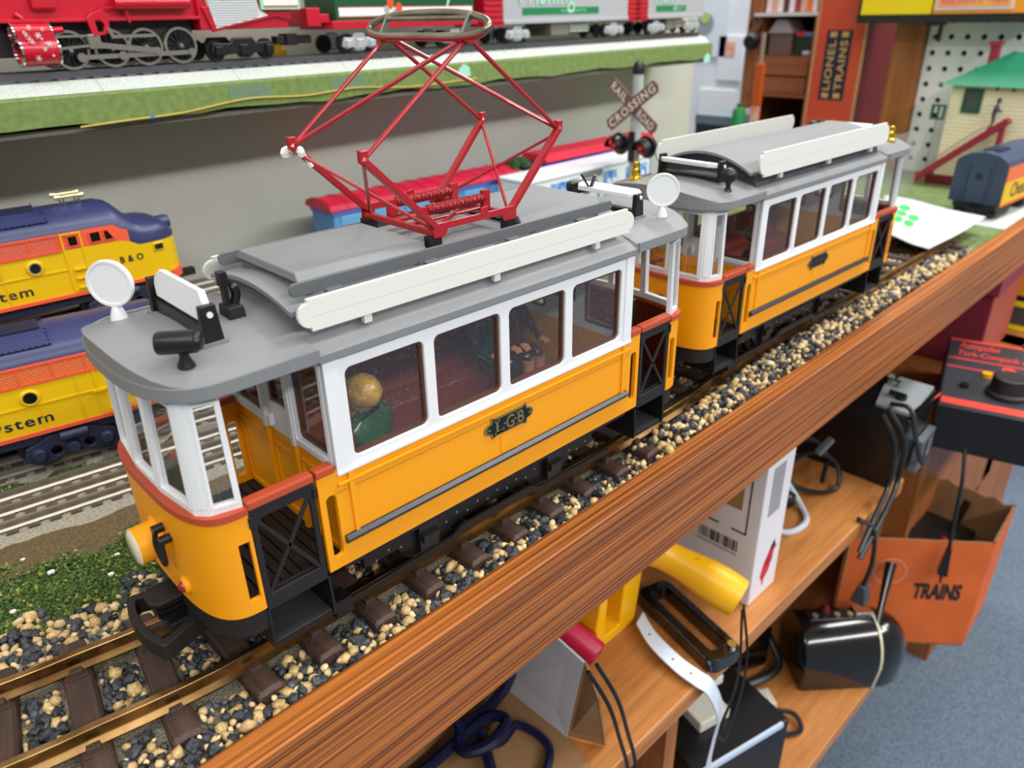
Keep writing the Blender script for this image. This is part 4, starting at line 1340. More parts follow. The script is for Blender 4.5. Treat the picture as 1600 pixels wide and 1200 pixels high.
for i, (x, y, c) in enumerate(((-16.2, 10.6, 0), (-13.5, 9.7, 0), (-16.9, 12.6, 0), (-14.2, 8.4, 0), (-18.2, 8.9, 0), (-12.4, 11.2, 0))):
    MB().sphere((x, y + 5, 76.25), 0.16 if i else 0.2, 6, (1, 0.8, 0.5)).build('paper_fleck', M('white fleck', (228, 228, 216), 0.8), table)

# ------------------------------------------------------------------ diesels
NAVY = M('navy plastic', (48, 56, 96), 0.38, var=0.08, vscale=30)
NAVD = M('navy truck plastic', (38, 44, 68), 0.42)
CYEL = M('diesel yellow', (226, 184, 12), 0.36)
def mesh_mat(name, rgb, dark):
    if name in MATS: return MATS[name]
    m = bpy.data.materials.new(name); m.use_nodes = True
    nt = m.node_tree; p = nt.nodes['Principled BSDF']; p.inputs['Roughness'].default_value = 0.4
    tc = nt.nodes.new('ShaderNodeTexCoord')
    waves = []
    for ang in (0.9, -0.9):
        mp = nt.nodes.new('ShaderNodeMapping'); mp.inputs['Rotation'].default_value = (0, ang, 0)
        w = nt.nodes.new('ShaderNodeTexWave'); w.inputs['Scale'].default_value = 210; w.bands_direction = 'X'
        nt.links.new(tc.outputs['Object'], mp.inputs['Vector']); nt.links.new(mp.outputs['Vector'], w.inputs['Vector'])
        waves.append(w)
    mul = nt.nodes.new('ShaderNodeMath'); mul.operation = 'MAXIMUM'
    nt.links.new(waves[0].outputs['Fac'], mul.inputs[0])
    mul.inputs[1].default_value = 0.0
    nt.links.new(waves[1].outputs['Fac'], mul.inputs[1])
    r = nt.nodes.new('ShaderNodeValToRGB')
    r.color_ramp.elements[0].color = (*lin(dark), 1); r.color_ramp.elements[1].color = (*lin(rgb), 1)
    r.color_ramp.elements[0].position = 0.45; r.color_ramp.elements[1].position = 0.8
    nt.links.new(mul.outputs[0], r.inputs['Fac']); nt.links.new(r.outputs['Color'], p.inputs['Base Color'])
    bp = nt.nodes.new('ShaderNodeBump'); bp.inputs['Strength'].default_value = 0.5; bp.inputs['Distance'].default_value = 0.001
    nt.links.new(mul.outputs[0], bp.inputs['Height']); nt.links.new(bp.outputs['Normal'], p.inputs['Normal'])
    MATS[name] = m
    return m
def diesel(name, loc, rz, label, nose, orange, mesh):
    D_ = thing(name, loc, rz, label, 'locomotive')
    ORG = M('orange red band ' + name, orange, 0.4)
    P = lambda mb, n, mat, par=None, **k: mb.build(n, mat, par or D_, **k)
    if nose:
        st = [(-30, 7.42, 2.7), (-4.1, 7.42, 2.7), (-3.7, 7.3, 2.7), (-3.3, 6.95, 2.7), (-2.75, 6.3, 2.7), (-2.3, 6.02, 2.69), (-1.6, 5.98, 2.62), (-1.0, 5.85, 2.45), (-0.55, 5.6, 2.15), (-0.2, 5.25, 1.7), (0.0, 4.95, 1.2), (0.08, 4.8, 0.7)]
    else:
        st = [(-30, 7.42, 2.7), (-0.9, 7.42, 2.7), (-0.45, 7.3, 2.7), (-0.12, 7.0, 2.68), (0, 6.6, 2.62)]
    base = [(1.0, 2.13), (1.0, 3.8), (1.0, 5.05), (0.985, 6.15), (0.95, 6.5), (0.78, 6.95), (0.42, 7.3), (0.0, 7.42)]
    rings = []
    for x, T_, hw in st:
        h = []
        for w_, z in base:
            zz = z
            if z > 4.9 and T_ < 7.41:
                zz = 4.55 + (z - 5.05) / (7.42 - 5.05) * (T_ - 4.55) + (0.5 if z < 6 and x < -2.8 else 0) * (1 - (7.42 - T_) / 1.2)
            h.append((w_ * hw, zz))
        rings.append((x, h))
    yel, org, nav = MB(), MB(), MB()
    for (xa, ha), (xb, hb) in zip(rings, rings[1:]):
        for s in (-1, 1):
            for j in range(7):
                q = [(xa, s * ha[j][0], ha[j][1]), (xb, s * hb[j][0], hb[j][1]), (xb, s * hb[j + 1][0], hb[j + 1][1]), (xa, s * ha[j + 1][0], ha[j + 1][1])]
                tgt = yel if j < 2 else (org if j == 2 and (not nose or xb <= -3.2) else nav)
                tgt.add(q, [(0, 1, 2, 3)])
    for x, h in (rings[0], rings[-1]):
        pts = [(x, y, z) for y, z in h] + [(x, -y, z) for y, z in h[::-1]]
        (yel if nose else nav).add(pts, [tuple(range(len(pts)))])
    for b in (yel, org, nav):
        pass
    def weld(o):
        bm_ = bmesh.new(); bm_.from_mesh(o.data)
        bmesh.ops.remove_doubles(bm_, verts=bm_.verts, dist=1e-6)
        bmesh.ops.recalc_face_normals(bm_, faces=bm_.faces)
        bm_.to_mesh(o.data); bm_.free()
        for p_ in o.data.polygons: p_.use_smooth = True
        o.data.set_sharp_from_angle(angle=radians(40))
        return o
    body = weld(P(yel, 'body_side', CYEL))
    weld(P(org, 'upper_band', ORG))
    rf = weld(P(nav, 'roof', NAVY))
    Lx = -4.0 if nose else -0.3
    for s in (-1, 1):
        Y = s * 2.7
        bx = lambda x0, x1, z0, z1, d0=0.0, d1=0.06: MB().box(x0, x1, *sorted((Y + s * d0, Y + s * d1)), z0, z1)
        P(bx(-30, Lx + (2.2 if nose else 0.2), 2.02, 2.24, -0.02, 0.08), 'sill_strip', ORG, body)
        P(bx(-30, -7.3 if nose else -0.4, 3.78, 3.86), 'rivet_seam', CYEL, body)
        gx1 = -7.55 if nose else -0.35
        gr = P(bx(-30, gx1, 5.12, 6.02, 0.0, 0.04), 'grille', mesh, body)
        P(bx(-30, gx1 + 0.1, 5.02, 5.14, 0, 0.09), 'grille_rim', ORG, gr)
        P(bx(-30, gx1 + 0.1, 6.02, 6.14, 0, 0.09), 'grille_rim', ORG, gr)
        for x in [gx1 - i * 1.62 for i in range(12)]:
            P(bx(x - 0.04, x + 0.04, 5.12, 6.05, 0, 0.08), 'grille_bar', ORG, gr)
        for x in ((-9.15, -22) if nose else (-8.2, -20)):
            po_ = P(MB().lathe([(0.52, 0), (0.5, 0.6), (0.42, 1.0), (0.36, 1.0), (0.36, 0.2), (0.0, 0.2)], (x, Y - s * 0.02, 4.3), (x, Y + s * 0.14, 4.3), 24), 'porthole', CYEL, body, smooth=True)
            P(MB().lathe([(0.37, 0), (0.37, 1), (0.3, 1.0), (0.3, 0)], (x, Y, 4.3), (x, Y + s * 0.1, 4.3), 24), 'porthole_rim', CHROME, po_, smooth=True)
            P(MB().cyl((x, Y - s * 0.02, 4.3), (x, Y + s * 0.05, 4.3), 0.3, n=20), 'porthole_glass', M('dark glazing', (18, 18, 16), 0.12), po_)
        for x in ((-12.6, -15.2) if nose else (-12.2, -15.6)):
            for i in range(9):
                P(bx(x, x + 1.6, 3.98 + i * 0.1, 4.03 + i * 0.1, 0, 0.05), 'louver', CYEL, body)
        for x in ((-11.0, -13.4, -16.0) if nose else (-7.9, -11.2, -5.9)):
            P(bx(x, x + 0.05, 2.3, 5.0, 0, 0.045), 'panel_seam', CYEL, body)
        # lettering, only on the side facing the room
        t_end = -9.62 if nose else -7.42
        fn = (lambda u, v, t: (u, t, v)) if s < 0 else (lambda u, v, t: (2 * t_end - 4 - u, t, v))
        P(MB().text(('Chessie System', 0.016, 0, 1.15), fn, t_end - 8.0, t_end, 2.45, 3.28, Y + s * 0.02), 'lettering', M('navy print', (26, 28, 46), 0.45), body, normals=False)
        if nose:
            P(MB().text(('B & O', 0.03, 0, 1.1), fn if s < 0 else (lambda u, v, t: (-6.8 - u, t, v)), -4.2, -2.7, 3.52, 3.98, Y + s * 0.02), 'lettering', M('navy print', (26, 28, 46)), body, normals=False)
            # cab door, windows, ladder
            for x0, x1, z0, z1 in ((-7.35, -6.15, 2.35, 6.1),):
                P(MB().ring([(x0, z0), (x1, z0), (x1, z1), (x0, z1)], [(x0 + 0.1, z0 + 0.1), (x1 - 0.1, z0 + 0.1), (x1 - 0.1, z1 - 0.1), (x0 + 0.1, z1 - 0.1)], XZ, Y, Y + s * 0.06), 'cab_door', CYEL, body)
            for x0, x1 in ((-7.0, -6.35), (-5.7, -4.95), (-4.8, -4.15)):
                top_ = 5.95
                poly = [(x0, 5.2), (x1, 5.2), (x1 - (0.4 if x0 > -4.9 else 0), top_), (x0, top_)]
                cx = sum(p[0] for p in poly) / 4; cz = sum(p[1] for p in poly) / 4
                inn = [(cx + (x - cx) * 0.78, cz + (z - cz) * 0.8) for x, z in poly]
                wf = P(MB().ring(poly, inn, XZ, Y, Y + s * 0.07), 'cab_window', ORG, body)
                P(MB().prism(inn, XZ, Y, Y + s * 0.03), 'window_glass', M('dark glazing', (18, 18, 16)), wf)
            for z in (2.5, 3.1, 3.7):
                P(MB().box(-7.0, -6.3, *sorted((Y, Y + s * 0.2)), z, z + 0.1), 'ladder_step', CYEL, body)
            P(MB().box(-4.6, -4.2, *sorted((Y, Y + s * 0.12)), 3.2, 3.6), 'sand_hatch', CYEL, body)
            nb_ = P(MB().hexa([(-1.95, s * 2.56, 3.9), (-1.25, s * 2.36, 3.9), (-1.2, s * 2.62, 3.9), (-1.9, s * 2.75, 3.9), (-1.95, s * 2.56, 4.45), (-1.25, s * 2.36, 4.45), (-1.2, s * 2.62, 4.45), (-1.9, s * 2.75, 4.45)]), 'number_board', CYEL, body, bevel=0.05)
            P(MB().hexa([(-1.85, s * 2.7, 4.0), (-1.27, s * 2.6, 4.0), (-1.26, s * 2.64, 4.0), (-1.84, s * 2.76, 4.0), (-1.85, s * 2.7, 4.36), (-1.27, s * 2.6, 4.36), (-1.26, s * 2.64, 4.36), (-1.84, s * 2.76, 4.36)]), 'number_glass', M('number board black', (30, 30, 30), 0.3), nb_)
            # windshield
            P(MB().add([(-3.42, s * 0.25, 7.08), (-2.86, s * 0.25, 6.45), (-2.86, s * 1.9, 6.02), (-3.42, s * 1.75, 6.66)], [(0, 1, 2, 3)]).add([(-3.2, s * 1.95, 6.42), (-2.84, s * 2.0, 5.98), (-2.82, s * 2.5, 5.5), (-3.3, s * 2.45, 5.75)], [(0, 1, 2, 3)]), 'windshield', M('dark glazing', (18, 18, 16)), rf, normals=False)
        else:
            for x in (-5.0,):
                P(bx(x, x + 0.12, 2.3, 5.0), 'door_seam', CYEL, body)
            P(bx(-4.55, -3.5, 2.3, 2.62, 0, 0.3), 'side_step', CYEL, body, bevel=0.06)
            P(bx(-5.2, -4.5, 3.68, 3.85, 0, 0.14), 'grab_iron', CYEL, body)
        # roof hatch
    for x0, x1 in ((-19, -7.6) if nose else (-19, -6.4),):
        hb = MB()
        for s in (-1, 1):
            pts = [(2.3, 6.86), (1.7, 7.18), (1.0, 7.38)]
            for (y0, z0), (y1, z1) in zip(pts, pts[1:]):
                hb.add([(x0, s * y0, z0 + 0.05), (x1, s * y0, z0 + 0.05), (x1, s * y1, z1 + 0.05), (x0, s * y1, z1 + 0.05)], [(0, 1, 2, 3)])
        P(hb, 'roof_hatch', NAVY, rf, normals=False)
        for i in range(5):
            P(MB().box(x0, x1 - 0.3, -0.75 + i * 0.34, -0.6 + i * 0.34, 7.4, 7.52), 'roof_louver', NAVD, rf)
        for s in (-1, 1):
            rv = MB()
            for i in range(34):
                rv.sphere((x1 - 0.1 - i * 0.32, s * 2.28, 6.93), 0.055, 6)
            for i in range(5):
                rv.sphere((x1 - 0.1, s * (2.28 - i * 0.26), 6.93 + i * 0.14), 0.055, 6)
            tag(P(rv, 'rivet', M('rivet navy', (24, 30, 56), 0.4), rf), kind='stuff')
    if nose:
        for y in (-0.55, 0.55):
            h = MB().lathe([(0.06, 0), (0.12, 0.3), (0.1, 0.7), (0.2, 1.0), (0, 1.0)], (-6.4, y, 7.95), (-4.9, y, 7.95), 12)
            h.lathe([(0.1, 0), (0.2, 1), (0, 1)], (-6.2, y, 7.95), (-6.6, y, 7.95), 12)
            ho = P(h, 'air_horn', M('cream brass', (236, 226, 170), 0.25, 0.7), rf, smooth=True)
            P(MB().cyl((-6.1, y, 7.3), (-6.1, y, 7.95), 0.06, n=8).cyl((-5.2, y, 7.3), (-5.2, y, 7.95), 0.06, n=8), 'horn_stand', STEEL, ho)
        P(MB().lathe([(0.5, 0), (0.5, 0.75), (0.42, 1.0), (0.34, 0.9), (0, 0.9)], (-0.9, 0, 5.15), (0.25, 0, 5.15), 20), 'headlight', NAVY, rf, smooth=True)
        pl = [(0.1, -0.75), (0.15, 0.75), (-0.2, 1.75), (-0.6, 2.25), (-1.1, 2.55), (-1.1, 2.4), (-0.6, 2.0), (-0.3, 1.6), (-0.3, -1.6), (-0.6, -2.0), (-1.1, -2.4), (-1.1, -2.55), (-0.6, -2.25), (-0.2, -1.75)]
        P(MB().prism([(x + 0.1, y * 1.03) for x, y in pl], XY, 1.7, 2.35), 'pilot', ORG, body, bevel=0.04)
        P(MB().box(0.0, 1.3, -0.3, 0.3, 1.0, 1.5), 'coupler', BLKM)
    P(MB().box(-29, Lx + 1.5 if nose else -0.4, -2.3, 2.3, 1.35, 2.13), 'underframe', NAVD)
    P(MB().box(-20, -12.6, -2.2, 2.2, 0.35, 1.4), 'fuel_tank', NAVD, bevel=0.15)
    for xc in ((-4.4, -22) if nose else (-6.9, -22)):
        for s in (-1, 1):
            Y = s * 2.25
            tr = MB()
            pl = [(-2.5, 0.5), (-2.3, 1.25), (-1.6, 1.45), (-1.0, 1.75), (1.0, 1.75), (1.6, 1.45), (2.3, 1.25), (2.5, 0.5), (1.9, 0.05), (1.0, 0.12), (0.6, 0.3), (-0.6, 0.3), (-1.0, 0.12), (-1.9, 0.05)]
            tr.plate(pl, [circ(-0.85, 0.72, 0.3, 10)[::-1], circ(0.85, 0.72, 0.3, 10)[::-1]], lambda u, v, t: (xc + u, t, v), Y, Y + s * 0.3)
            to = P(tr, 'truck_frame', NAVD, bevel=0.06)
            for dx in (-1.75, 1.75, 0):
                P(MB().lathe([(0.42, 0), (0.42, 0.6), (0.3, 1.0), (0, 1.0)], (xc + dx, Y + s * 0.2, 0.75), (xc + dx, Y + s * 0.6, 0.75), 10), 'journal_box', NAVD, to, smooth=True)
            P(MB().cyl((xc - 0.5, Y + s * 0.42, 1.55), (xc + 0.9, Y + s * 0.42, 1.55), 0.3, n=12), 'brake_cylinder', NAVD, to, smooth=True)
            P(MB().hexa([(xc + 2.4, Y, 0.3), (xc + 3.7, Y, 0.3), (xc + 3.8, Y + s * 0.5, 0.45), (xc + 2.5, Y + s * 0.5, 0.45), (xc + 2.3, Y, 1.6), (xc + 3.9, Y, 1.6), (xc + 3.9, Y + s * 0.5, 1.6), (xc + 2.3, Y + s * 0.5, 1.6)]) if not nose else MB().box(xc + 2.2, xc + 3.2, *sorted((Y, Y + s * 0.4)), 0.6, 1.6), 'step_box', NAVD, to)
        for dx in (-1.75, 1.75):
            for s in (-1, 1):
                P(MB().cyl((xc + dx, s * 1.55, 0.95), (xc + dx, s * 1.95, 0.95), 0.95, n=20), 'wheel', M('dark wheel', (52, 50, 50)), smooth=True)
    return D_
meshA = mesh_mat('red orange grille', (236, 100, 70), (176, 58, 40))
meshB = mesh_mat('orange grille', (240, 120, 52), (190, 78, 26))
# raised plank bed for the rear diesel
rs = thing('track_riser', (0, 28.6, -2.05), 0.0, 'brown wooden track riser behind the near diesel, carrying the far one', 'riser')
MB().box(-60, 12.2, -0.9, 5.2, 0, 4.55).build('riser_block', wood('dark plank', (66, 42, 22), (104, 68, 36), (4, 60, 60), 0.1, 0.6), rs)
otrack('three_rail_track', (0, 30.9, 2.55), -0.03, 'three-rail toy track on the riser under the rear diesel', -40, 10, (-2.3, 2.3))
diesel('diesel_locomotive', (-0.55, 30.95, 3.56), -0.03, 'yellow diesel with a rounded navy nose and brass horns, the rear one of two', True, (232, 92, 62), meshA)
diesel('diesel_locomotive', (-5.0, 21.2, -0.99), math.atan(-0.14), 'yellow and orange diesel car with a navy roof, nearer one, beside the bare track', False, (238, 112, 44), meshB)
# ================================================================== holiday train on the upper shelf
HRED = M('holiday red', (196, 16, 44), 0.3, coat=0.3)
HGRN = M('holiday green', (18, 84, 52), 0.4)
HGRY = M('silver grey plastic', (176, 178, 184), 0.35)
HSIL = M('silver truck plastic', (200, 204, 210), 0.3, 0.4)
NICK = M('nickel rod', (190, 184, 170), 0.25, 0.95)
MINT = M('mint print', (160, 222, 190), 0.5)
WPR = M('white print', (236, 238, 238), 0.5)
OPR = M('orange print', (224, 84, 40), 0.5)
GPR = M('green print', (20, 130, 74), 0.5)
loco = thing('steam_locomotive', SF(0, 3.1, SHZ), STH, 'red toy steam locomotive with nickel rods, left on the upper shelf', 'locomotive')
P = lambda mb, n, mat, par, **k: mb.build(n, mat, par, **k)
body = MB().box(-9, 20.9, -1.75, 1.75, 2.85, 4.6)
body.lathe([(0, 0), (1.95, 0), (2.05, 0.05), (2.05, 0.8), (2.15, 1.0), (0, 1.0)], (-9, 0, 5.4), (14, 0, 5.6), 28)
bo = P(body, 'boiler', HRED, loco, smooth=30)
P(MB().box(-9.5, 14, -2.15, 2.15, 2.8, 3.0), 'running_board', HRED, bo, bevel=0.04)
P(MB().box(-8, 13.6, -1.2, 1.2, 0.9, 2.85), 'frame', BLKM, loco)
for x0, x1, z0, z1 in ((-6.5, -1.2, 3.3, 4.2), (3.4, 4.8, 3.5, 4.4)):
    P(MB().box(x0, x1, -2.2, -1.8, z0, z1), 'air_tank' if x0 < 0 else 'pump', HSIL if x0 < 0 else HRED, bo, bevel=0.15)
P(MB().cyl((8.2, -2.2, 3.85), (13.2, -2.2, 3.85), 0.42, n=14), 'air_reservoir', HRED, bo, smooth=True)
for i, x in enumerate((5.1, 7.7, 9.95, 12.4)):
    for s in (-1, 1):
        y = s * 1.6
        tl = MB().lathe([(1.0, 0), (1.2, 0), (1.2, 0.8), (1.16, 1.0), (1.0, 1.0), (1.0, 0)], (x, y - s * 0.25, 1.2), (x, y + s * 0.12, 1.2), 32)
        to = P(tl, 'driver_tyre', NICK, loco, smooth=True)
        w = MB().lathe([(0, 0), (1.01, 0), (1.01, 0.5), (0.85, 0.5), (0.85, 0.25), (0.3, 0.25), (0.3, 1.0), (0, 1.0)], (x, y - s * 0.15, 1.2), (x, y + s * 0.1, 1.2), 32)
        for k in range(12):
            a = 2 * pi * k / 12 + i
            w.bar((x + 0.2 * cos(a), y + s * 0.02, 1.2 + 0.2 * sin(a)), (x + 0.92 * cos(a), y + s * 0.02, 1.2 + 0.92 * sin(a)), 0.1, 0.12, (0, 1, 0))
        P(w, 'driver_spokes', BLK, to)
        P(MB().cyl((x, y, 1.2), (x, y + s * 0.2, 1.2), 0.14, n=10), 'hub', CHROME, to)
for s in (-1,):
    y = s * 1.95
    cyl = MB()
    cyl.lathe([(0, 0), (0.82, 0), (0.86, 0.04), (0.86, 0.96), (0.82, 1), (0, 1)], (2.0, y - 0.1, 1.25), (4.1, y - 0.1, 1.25), 22)
    cyl.lathe([(0, 0), (0.52, 0), (0.55, 0.04), (0.55, 0.96), (0.5, 1), (0, 1)], (1.9, y - 0.1, 2.25), (4.0, y - 0.1, 2.25), 20)
    cyl.box(2.0, 4.0, y - 0.75, y + 0.5, 1.2, 2.4)
    co = P(cyl, 'cylinder', HRED, loco, smooth=30)
    for x in (1.98, 4.1):
        P(MB().lathe([(0.7, 0), (0.9, 0), (0.9, 1), (0.7, 1), (0.7, 0)], (x - 0.06, y - 0.1, 1.25), (x + 0.06, y - 0.1, 1.25), 22).lathe([(0.4, 0), (0.58, 0), (0.58, 1), (0.4, 1), (0.4, 0)], (x - 0.16, y - 0.1, 2.25), (x - 0.04, y - 0.1, 2.25), 20), 'cylinder_band', CHROME, co, smooth=True)
    sn = MB()
    random.seed(3)
    for k in range(15):
        cx, cz, r = random.uniform(2.3, 3.8), random.uniform(0.8, 2.6), random.uniform(0.07, 0.2)
        yy = y - 0.99
        for a in range(3):
            an = a * pi / 3
            sn.bar((cx - r * cos(an), yy, cz - r * sin(an)), (cx + r * cos(an), yy, cz + r * sin(an)), 0.02, 0.04, (0, 1, 0))
    P(sn, 'snowflake_print', WPR, co)
    P(MB().cyl((3.9, y - 0.1, 2.35), (4.8, y - 0.1, 2.4), 0.2, n=10), 'valve_rod', HRED, co)
    P(MB().tube(spline([(2.6, y, 2.7), (2.7, y - 0.1, 3.0), (2.4, y, 3.3)], 4), 0.14, 8), 'steam_pipe', HRED, co)
    rods = MB()
    rods.bar((4.1, y - 0.15, 1.3), (6.6, y - 0.15, 1.45), 0.18, 0.16)
    rods.bar((4.0, y - 0.1, 2.0), (6.3, y - 0.1, 2.0), 0.14, 0.14)
    ro = P(rods, 'piston_rod', NICK, loco)
    P(MB().box(6.1, 6.9, y - 0.3, y + 0.1, 1.2, 2.1), 'crosshead', NICK, ro, bevel=0.06)
    P(MB().bar((6.6, y - 0.3, 1.45), (10.4, y - 0.3, 0.95), 0.14, 0.34).cyl((10.4, y - 0.4, 0.95), (10.4, y - 0.1, 0.95), 0.24, n=12), 'main_rod', NICK, ro)
    P(MB().bar((5.5, y - 0.15, 0.75), (12.9, y - 0.15, 0.75), 0.12, 0.28).cyl((5.5, y - 0.3, 0.75), (5.5, y, 0.75), 0.28, n=12).cyl((8.1, y - 0.3, 0.75), (8.1, y, 0.75), 0.28, n=12).cyl((12.9, y - 0.3, 0.75), (12.9, y, 0.75), 0.26, n=12), 'side_rod', NICK, ro)
    P(MB().bar((7.6, y - 0.35, 1.9), (10.4, y - 0.35, 1.9), 0.1, 0.2).bar((7.5, y - 0.35, 2.4), (7.7, y - 0.35, 1.8), 0.12, 0.22), 'eccentric_rod', NICK, ro)
    P(MB().plate([(6.5, 1.9), (7.6, 2.1), (7.7, 3.2), (7.4, 3.5), (6.7, 3.3), (6.3, 3.0)], [[(6.85, 2.2), (7.2, 2.2), (7.35, 2.6), (7.1, 2.9), (6.8, 2.85)][::-1]], XZ, y - 0.3, y - 0.05), 'link_bracket', HRED, loco, bevel=0.04)
    P(MB().bar((7.3, y - 0.2, 3.6), (8.9, y - 0.2, 3.65), 0.12, 0.12).bar((8.9, y - 0.2, 3.65), (9.0, y - 0.2, 2.7), 0.14, 0.14), 'hanger_rod', HRED, loco)
# cab with the white ribbed panel
cab = MB().box(13.9, 21.0, -2.1, 2.1, 2.1, 8.5)
cab.prism([(14.1, 3.6), (14.7, 1.95), (19.8, 2.85), (21.2, 2.6), (21.2, 3.7)], XZ, -2.3, -2.0)
cbo = P(cab, 'cab', HRED, loco, bevel=0.06)
P(MB().prism([(14.35, 4.9), (14.95, 2.2), (19.2, 2.95), (18.5, 3.4), (18.3, 5.0)], XZ, -2.36, -2.1), 'ribbed_panel', WPR, cbo)
for i in range(16):
    z = 2.35 + i * 0.16
    P(MB().box(14.75 - i * 0.02, 18.4, -2.4, -2.34, z, z + 0.07), 'panel_rib', HSIL, cbo) if z > 2.9 else P(MB().box(14.9, 15.0 + (z - 2.2) * 5.2, -2.4, -2.34, z, z + 0.07), 'panel_rib', HSIL, cbo)
P(MB().bar((15.6, -2.42, 4.05), (18.4, -2.42, 4.5), 0.05, 0.07), 'hand_rail', CHROME, cbo)
pla = P(MB().box(18.6, 21.9, -2.6, -2.4, 3.35, 6.4), 'card_sign', MINT, cbo)
P(MB().box(18.8, 21.7, -2.64, -2.6, 3.62, 6.2), 'card_face', WPR, pla)
P(MB().box(18.8, 21.7, -2.66, -2.64, 3.54, 3.62), 'card_line', OPR, pla)
def truck(par, xc, mat, hl=1.9):
    for s in (-1, 1):
        y = s * 1.75
        t = MB().plate([(-hl, 0.55), (-hl + 0.2, 1.25), (-hl * 0.4, 1.2), (-hl * 0.3, 1.55), (hl * 0.3, 1.55), (hl * 0.4, 1.2), (hl - 0.2, 1.25), (hl, 0.55), (hl - 0.5, 0.35), (0.6, 0.5), (0.4, 0.2), (-0.4, 0.2), (-0.6, 0.5), (-hl + 0.5, 0.35)], [], lambda u, v, tt: (xc + u, tt, v), y, y + s * 0.3)
        to = P(t, 'truck_frame', mat, par, bevel=0.08)
        for dx in (-hl + 0.55, hl - 0.55):
            P(MB().box(xc + dx - 0.32, xc + dx + 0.32, *sorted((y + s * 0.2, y + s * 0.55)), 0.45, 1.05), 'journal_box', mat, to, bevel=0.08)
        P(MB().box(xc - 0.35, xc + 0.35, *sorted((y + s * 0.2, y + s * 0.45)), 0.35, 1.1), 'bolster_spring', mat, to, bevel=0.08)
    for dx in (-hl + 0.55, hl - 0.55):
        for s in (-1, 1):
            P(MB().cyl((xc + dx, s * 1.35, 0.72), (xc + dx, s * 1.65, 0.72), 0.72, n=18), 'wheel', M('dark wheel', (52, 50, 50)), par, smooth=True)
truck(loco, 17.0, BLK, 2.6)
P(MB().box(20.8, 24.0, -0.4, 0.4, 0.9, 1.5).box(21.6, 22.6, -0.6, 0.6, 0.8, 1.65), 'coupler', BLKM, loco, bevel=0.06)

def car(name, x0, x1, label, kind):
    c = thing(name, SF(0, 3.1, SHZ), STH, label, 'boxcar')
    main = HGRN if kind == 'green' else HGRY
    zb = 2.45 if kind == 'green' else 1.85
    bd = P(MB().box(x0, x1, -2.15, 2.15, zb, 9.0), 'body', main, c, bevel=0.08)
    if kind == 'green':
        P(MB().box(x0 - 0.6, x1 + 0.3, -2.4, 2.4, 1.85, zb + 0.02), 'underframe', HRED, c, bevel=0.06)
        P(MB().box(x0 - 2.5, x0 - 1.2, -1.8, 1.8, 2.1, 3.45).box(x0 - 1.3, x0 - 0.3, -1.7, 1.7, 2.3, 3.0), 'end_platform', HRED, c, bevel=0.08)
        for z0, z1, m_ in ((2.78, 3.4, WPR), (2.72, 2.78, OPR), (3.4, 3.46, OPR)):
            P(MB().box(x0 + 0.3, x1 - 0.3, -2.2, -2.15, z0, z1), 'stripe', m_, bd)
        for k, (dx, dz, r) in enumerate(((0.0, 3.75, 0.42), (0.9, 3.3, 0.4), (0.5, 2.75, 0.45), (-0.4, 3.2, 0.3))):
            P(MB().prism([(x0 + 5.6 + dx + r * 0.9 * cos(a * 0.63 + k), dz + r * 1.2 * sin(a * 0.63 + k)) for a in range(10)], XZ, -2.24, -2.19), 'print_bow', OPR if k < 2 else HGRY, bd)
        P(MB().text(('Merry', 0.01, 0.3, 1.0), XZ, x0 + 7.5, x0 + 13.5, 3.4, 7.0, -2.21), 'lettering', MINT, bd, normals=False)
    else:
        for e, sgn in ((x0 - 2.6, -1), (x1, 1)):
            if kind == 'last' and sgn > 0: continue
            en = P(MB().box(e, e + 2.55, -2.1, 2.1, zb - 0.25, 9.0), 'ribbed_end', HRED, c)
            for k in range(9):
                P(MB().box(e + 0.1, e + 2.5, -2.25, 2.25, zb + 0.1 + k * 0.5, zb + 0.32 + k * 0.5), 'end_rib', HRED, en, bevel=0.05)
            if kind == 'mid' and sgn > 0: pass
        P(MB().box(x0, x1, -2.3, 2.3, zb - 0.1, zb + 0.25), 'side_sill', HSIL, bd, bevel=0.05)
        L_ = x1 - x0
        P(MB().box(x0 + L_ * 0.13, x0 + L_ * (0.73 if kind == 'mid' else 0.66), -2.2, -2.15, 2.55, 3.2), 'green_strip', GPR, bd)
        P(MB().text(('HOLIDAYS', 0.0, 0, 1.1), XZ, x0 + L_ * 0.42, x0 + L_ * 0.62, 2.72, 3.03, -2.22), 'lettering', MINT, bd, normals=False)
        P(MB().text((('Wishing', 0.01, 0.3, 1.0) if kind == 'mid' else ('Merry', 0.01, 0.3, 1.0)), XZ, x0 + L_ * 0.1, x0 + L_ * 0.55, 2.6, 6.2, -2.24), 'lettering', MINT, bd, normals=False)
        P(MB().box(x0 + L_ * 0.36, x0 + L_ * 0.5, -1.9, 1.9, 0.5, zb), 'underbody_tank', M('grey tank', (120, 116, 108), 0.5), c, bevel=0.1)
        P(MB().cyl((x0 + L_ * 0.5, -1.5, 1.2), (x0 + L_ * 0.66, -1.5, 1.2), 0.55, n=14), 'air_tank', CHROME, c, smooth=True)
    for xc in (x0 + 2.2, x1 - 2.4):
        truck(c, xc, HSIL, 1.75)
    return c
car('holiday_boxcar', 25.4, 41.0, 'green toy boxcar with a white stripe and red underframe on the upper shelf', 'green')
car('holiday_boxcar', 45.0, 66.0, 'silver toy reefer car with green strip, middle of the upper shelf train', 'mid')
car('holiday_boxcar', 70.2, 83.0, 'silver toy reefer car at the right end of the upper shelf', 'last')
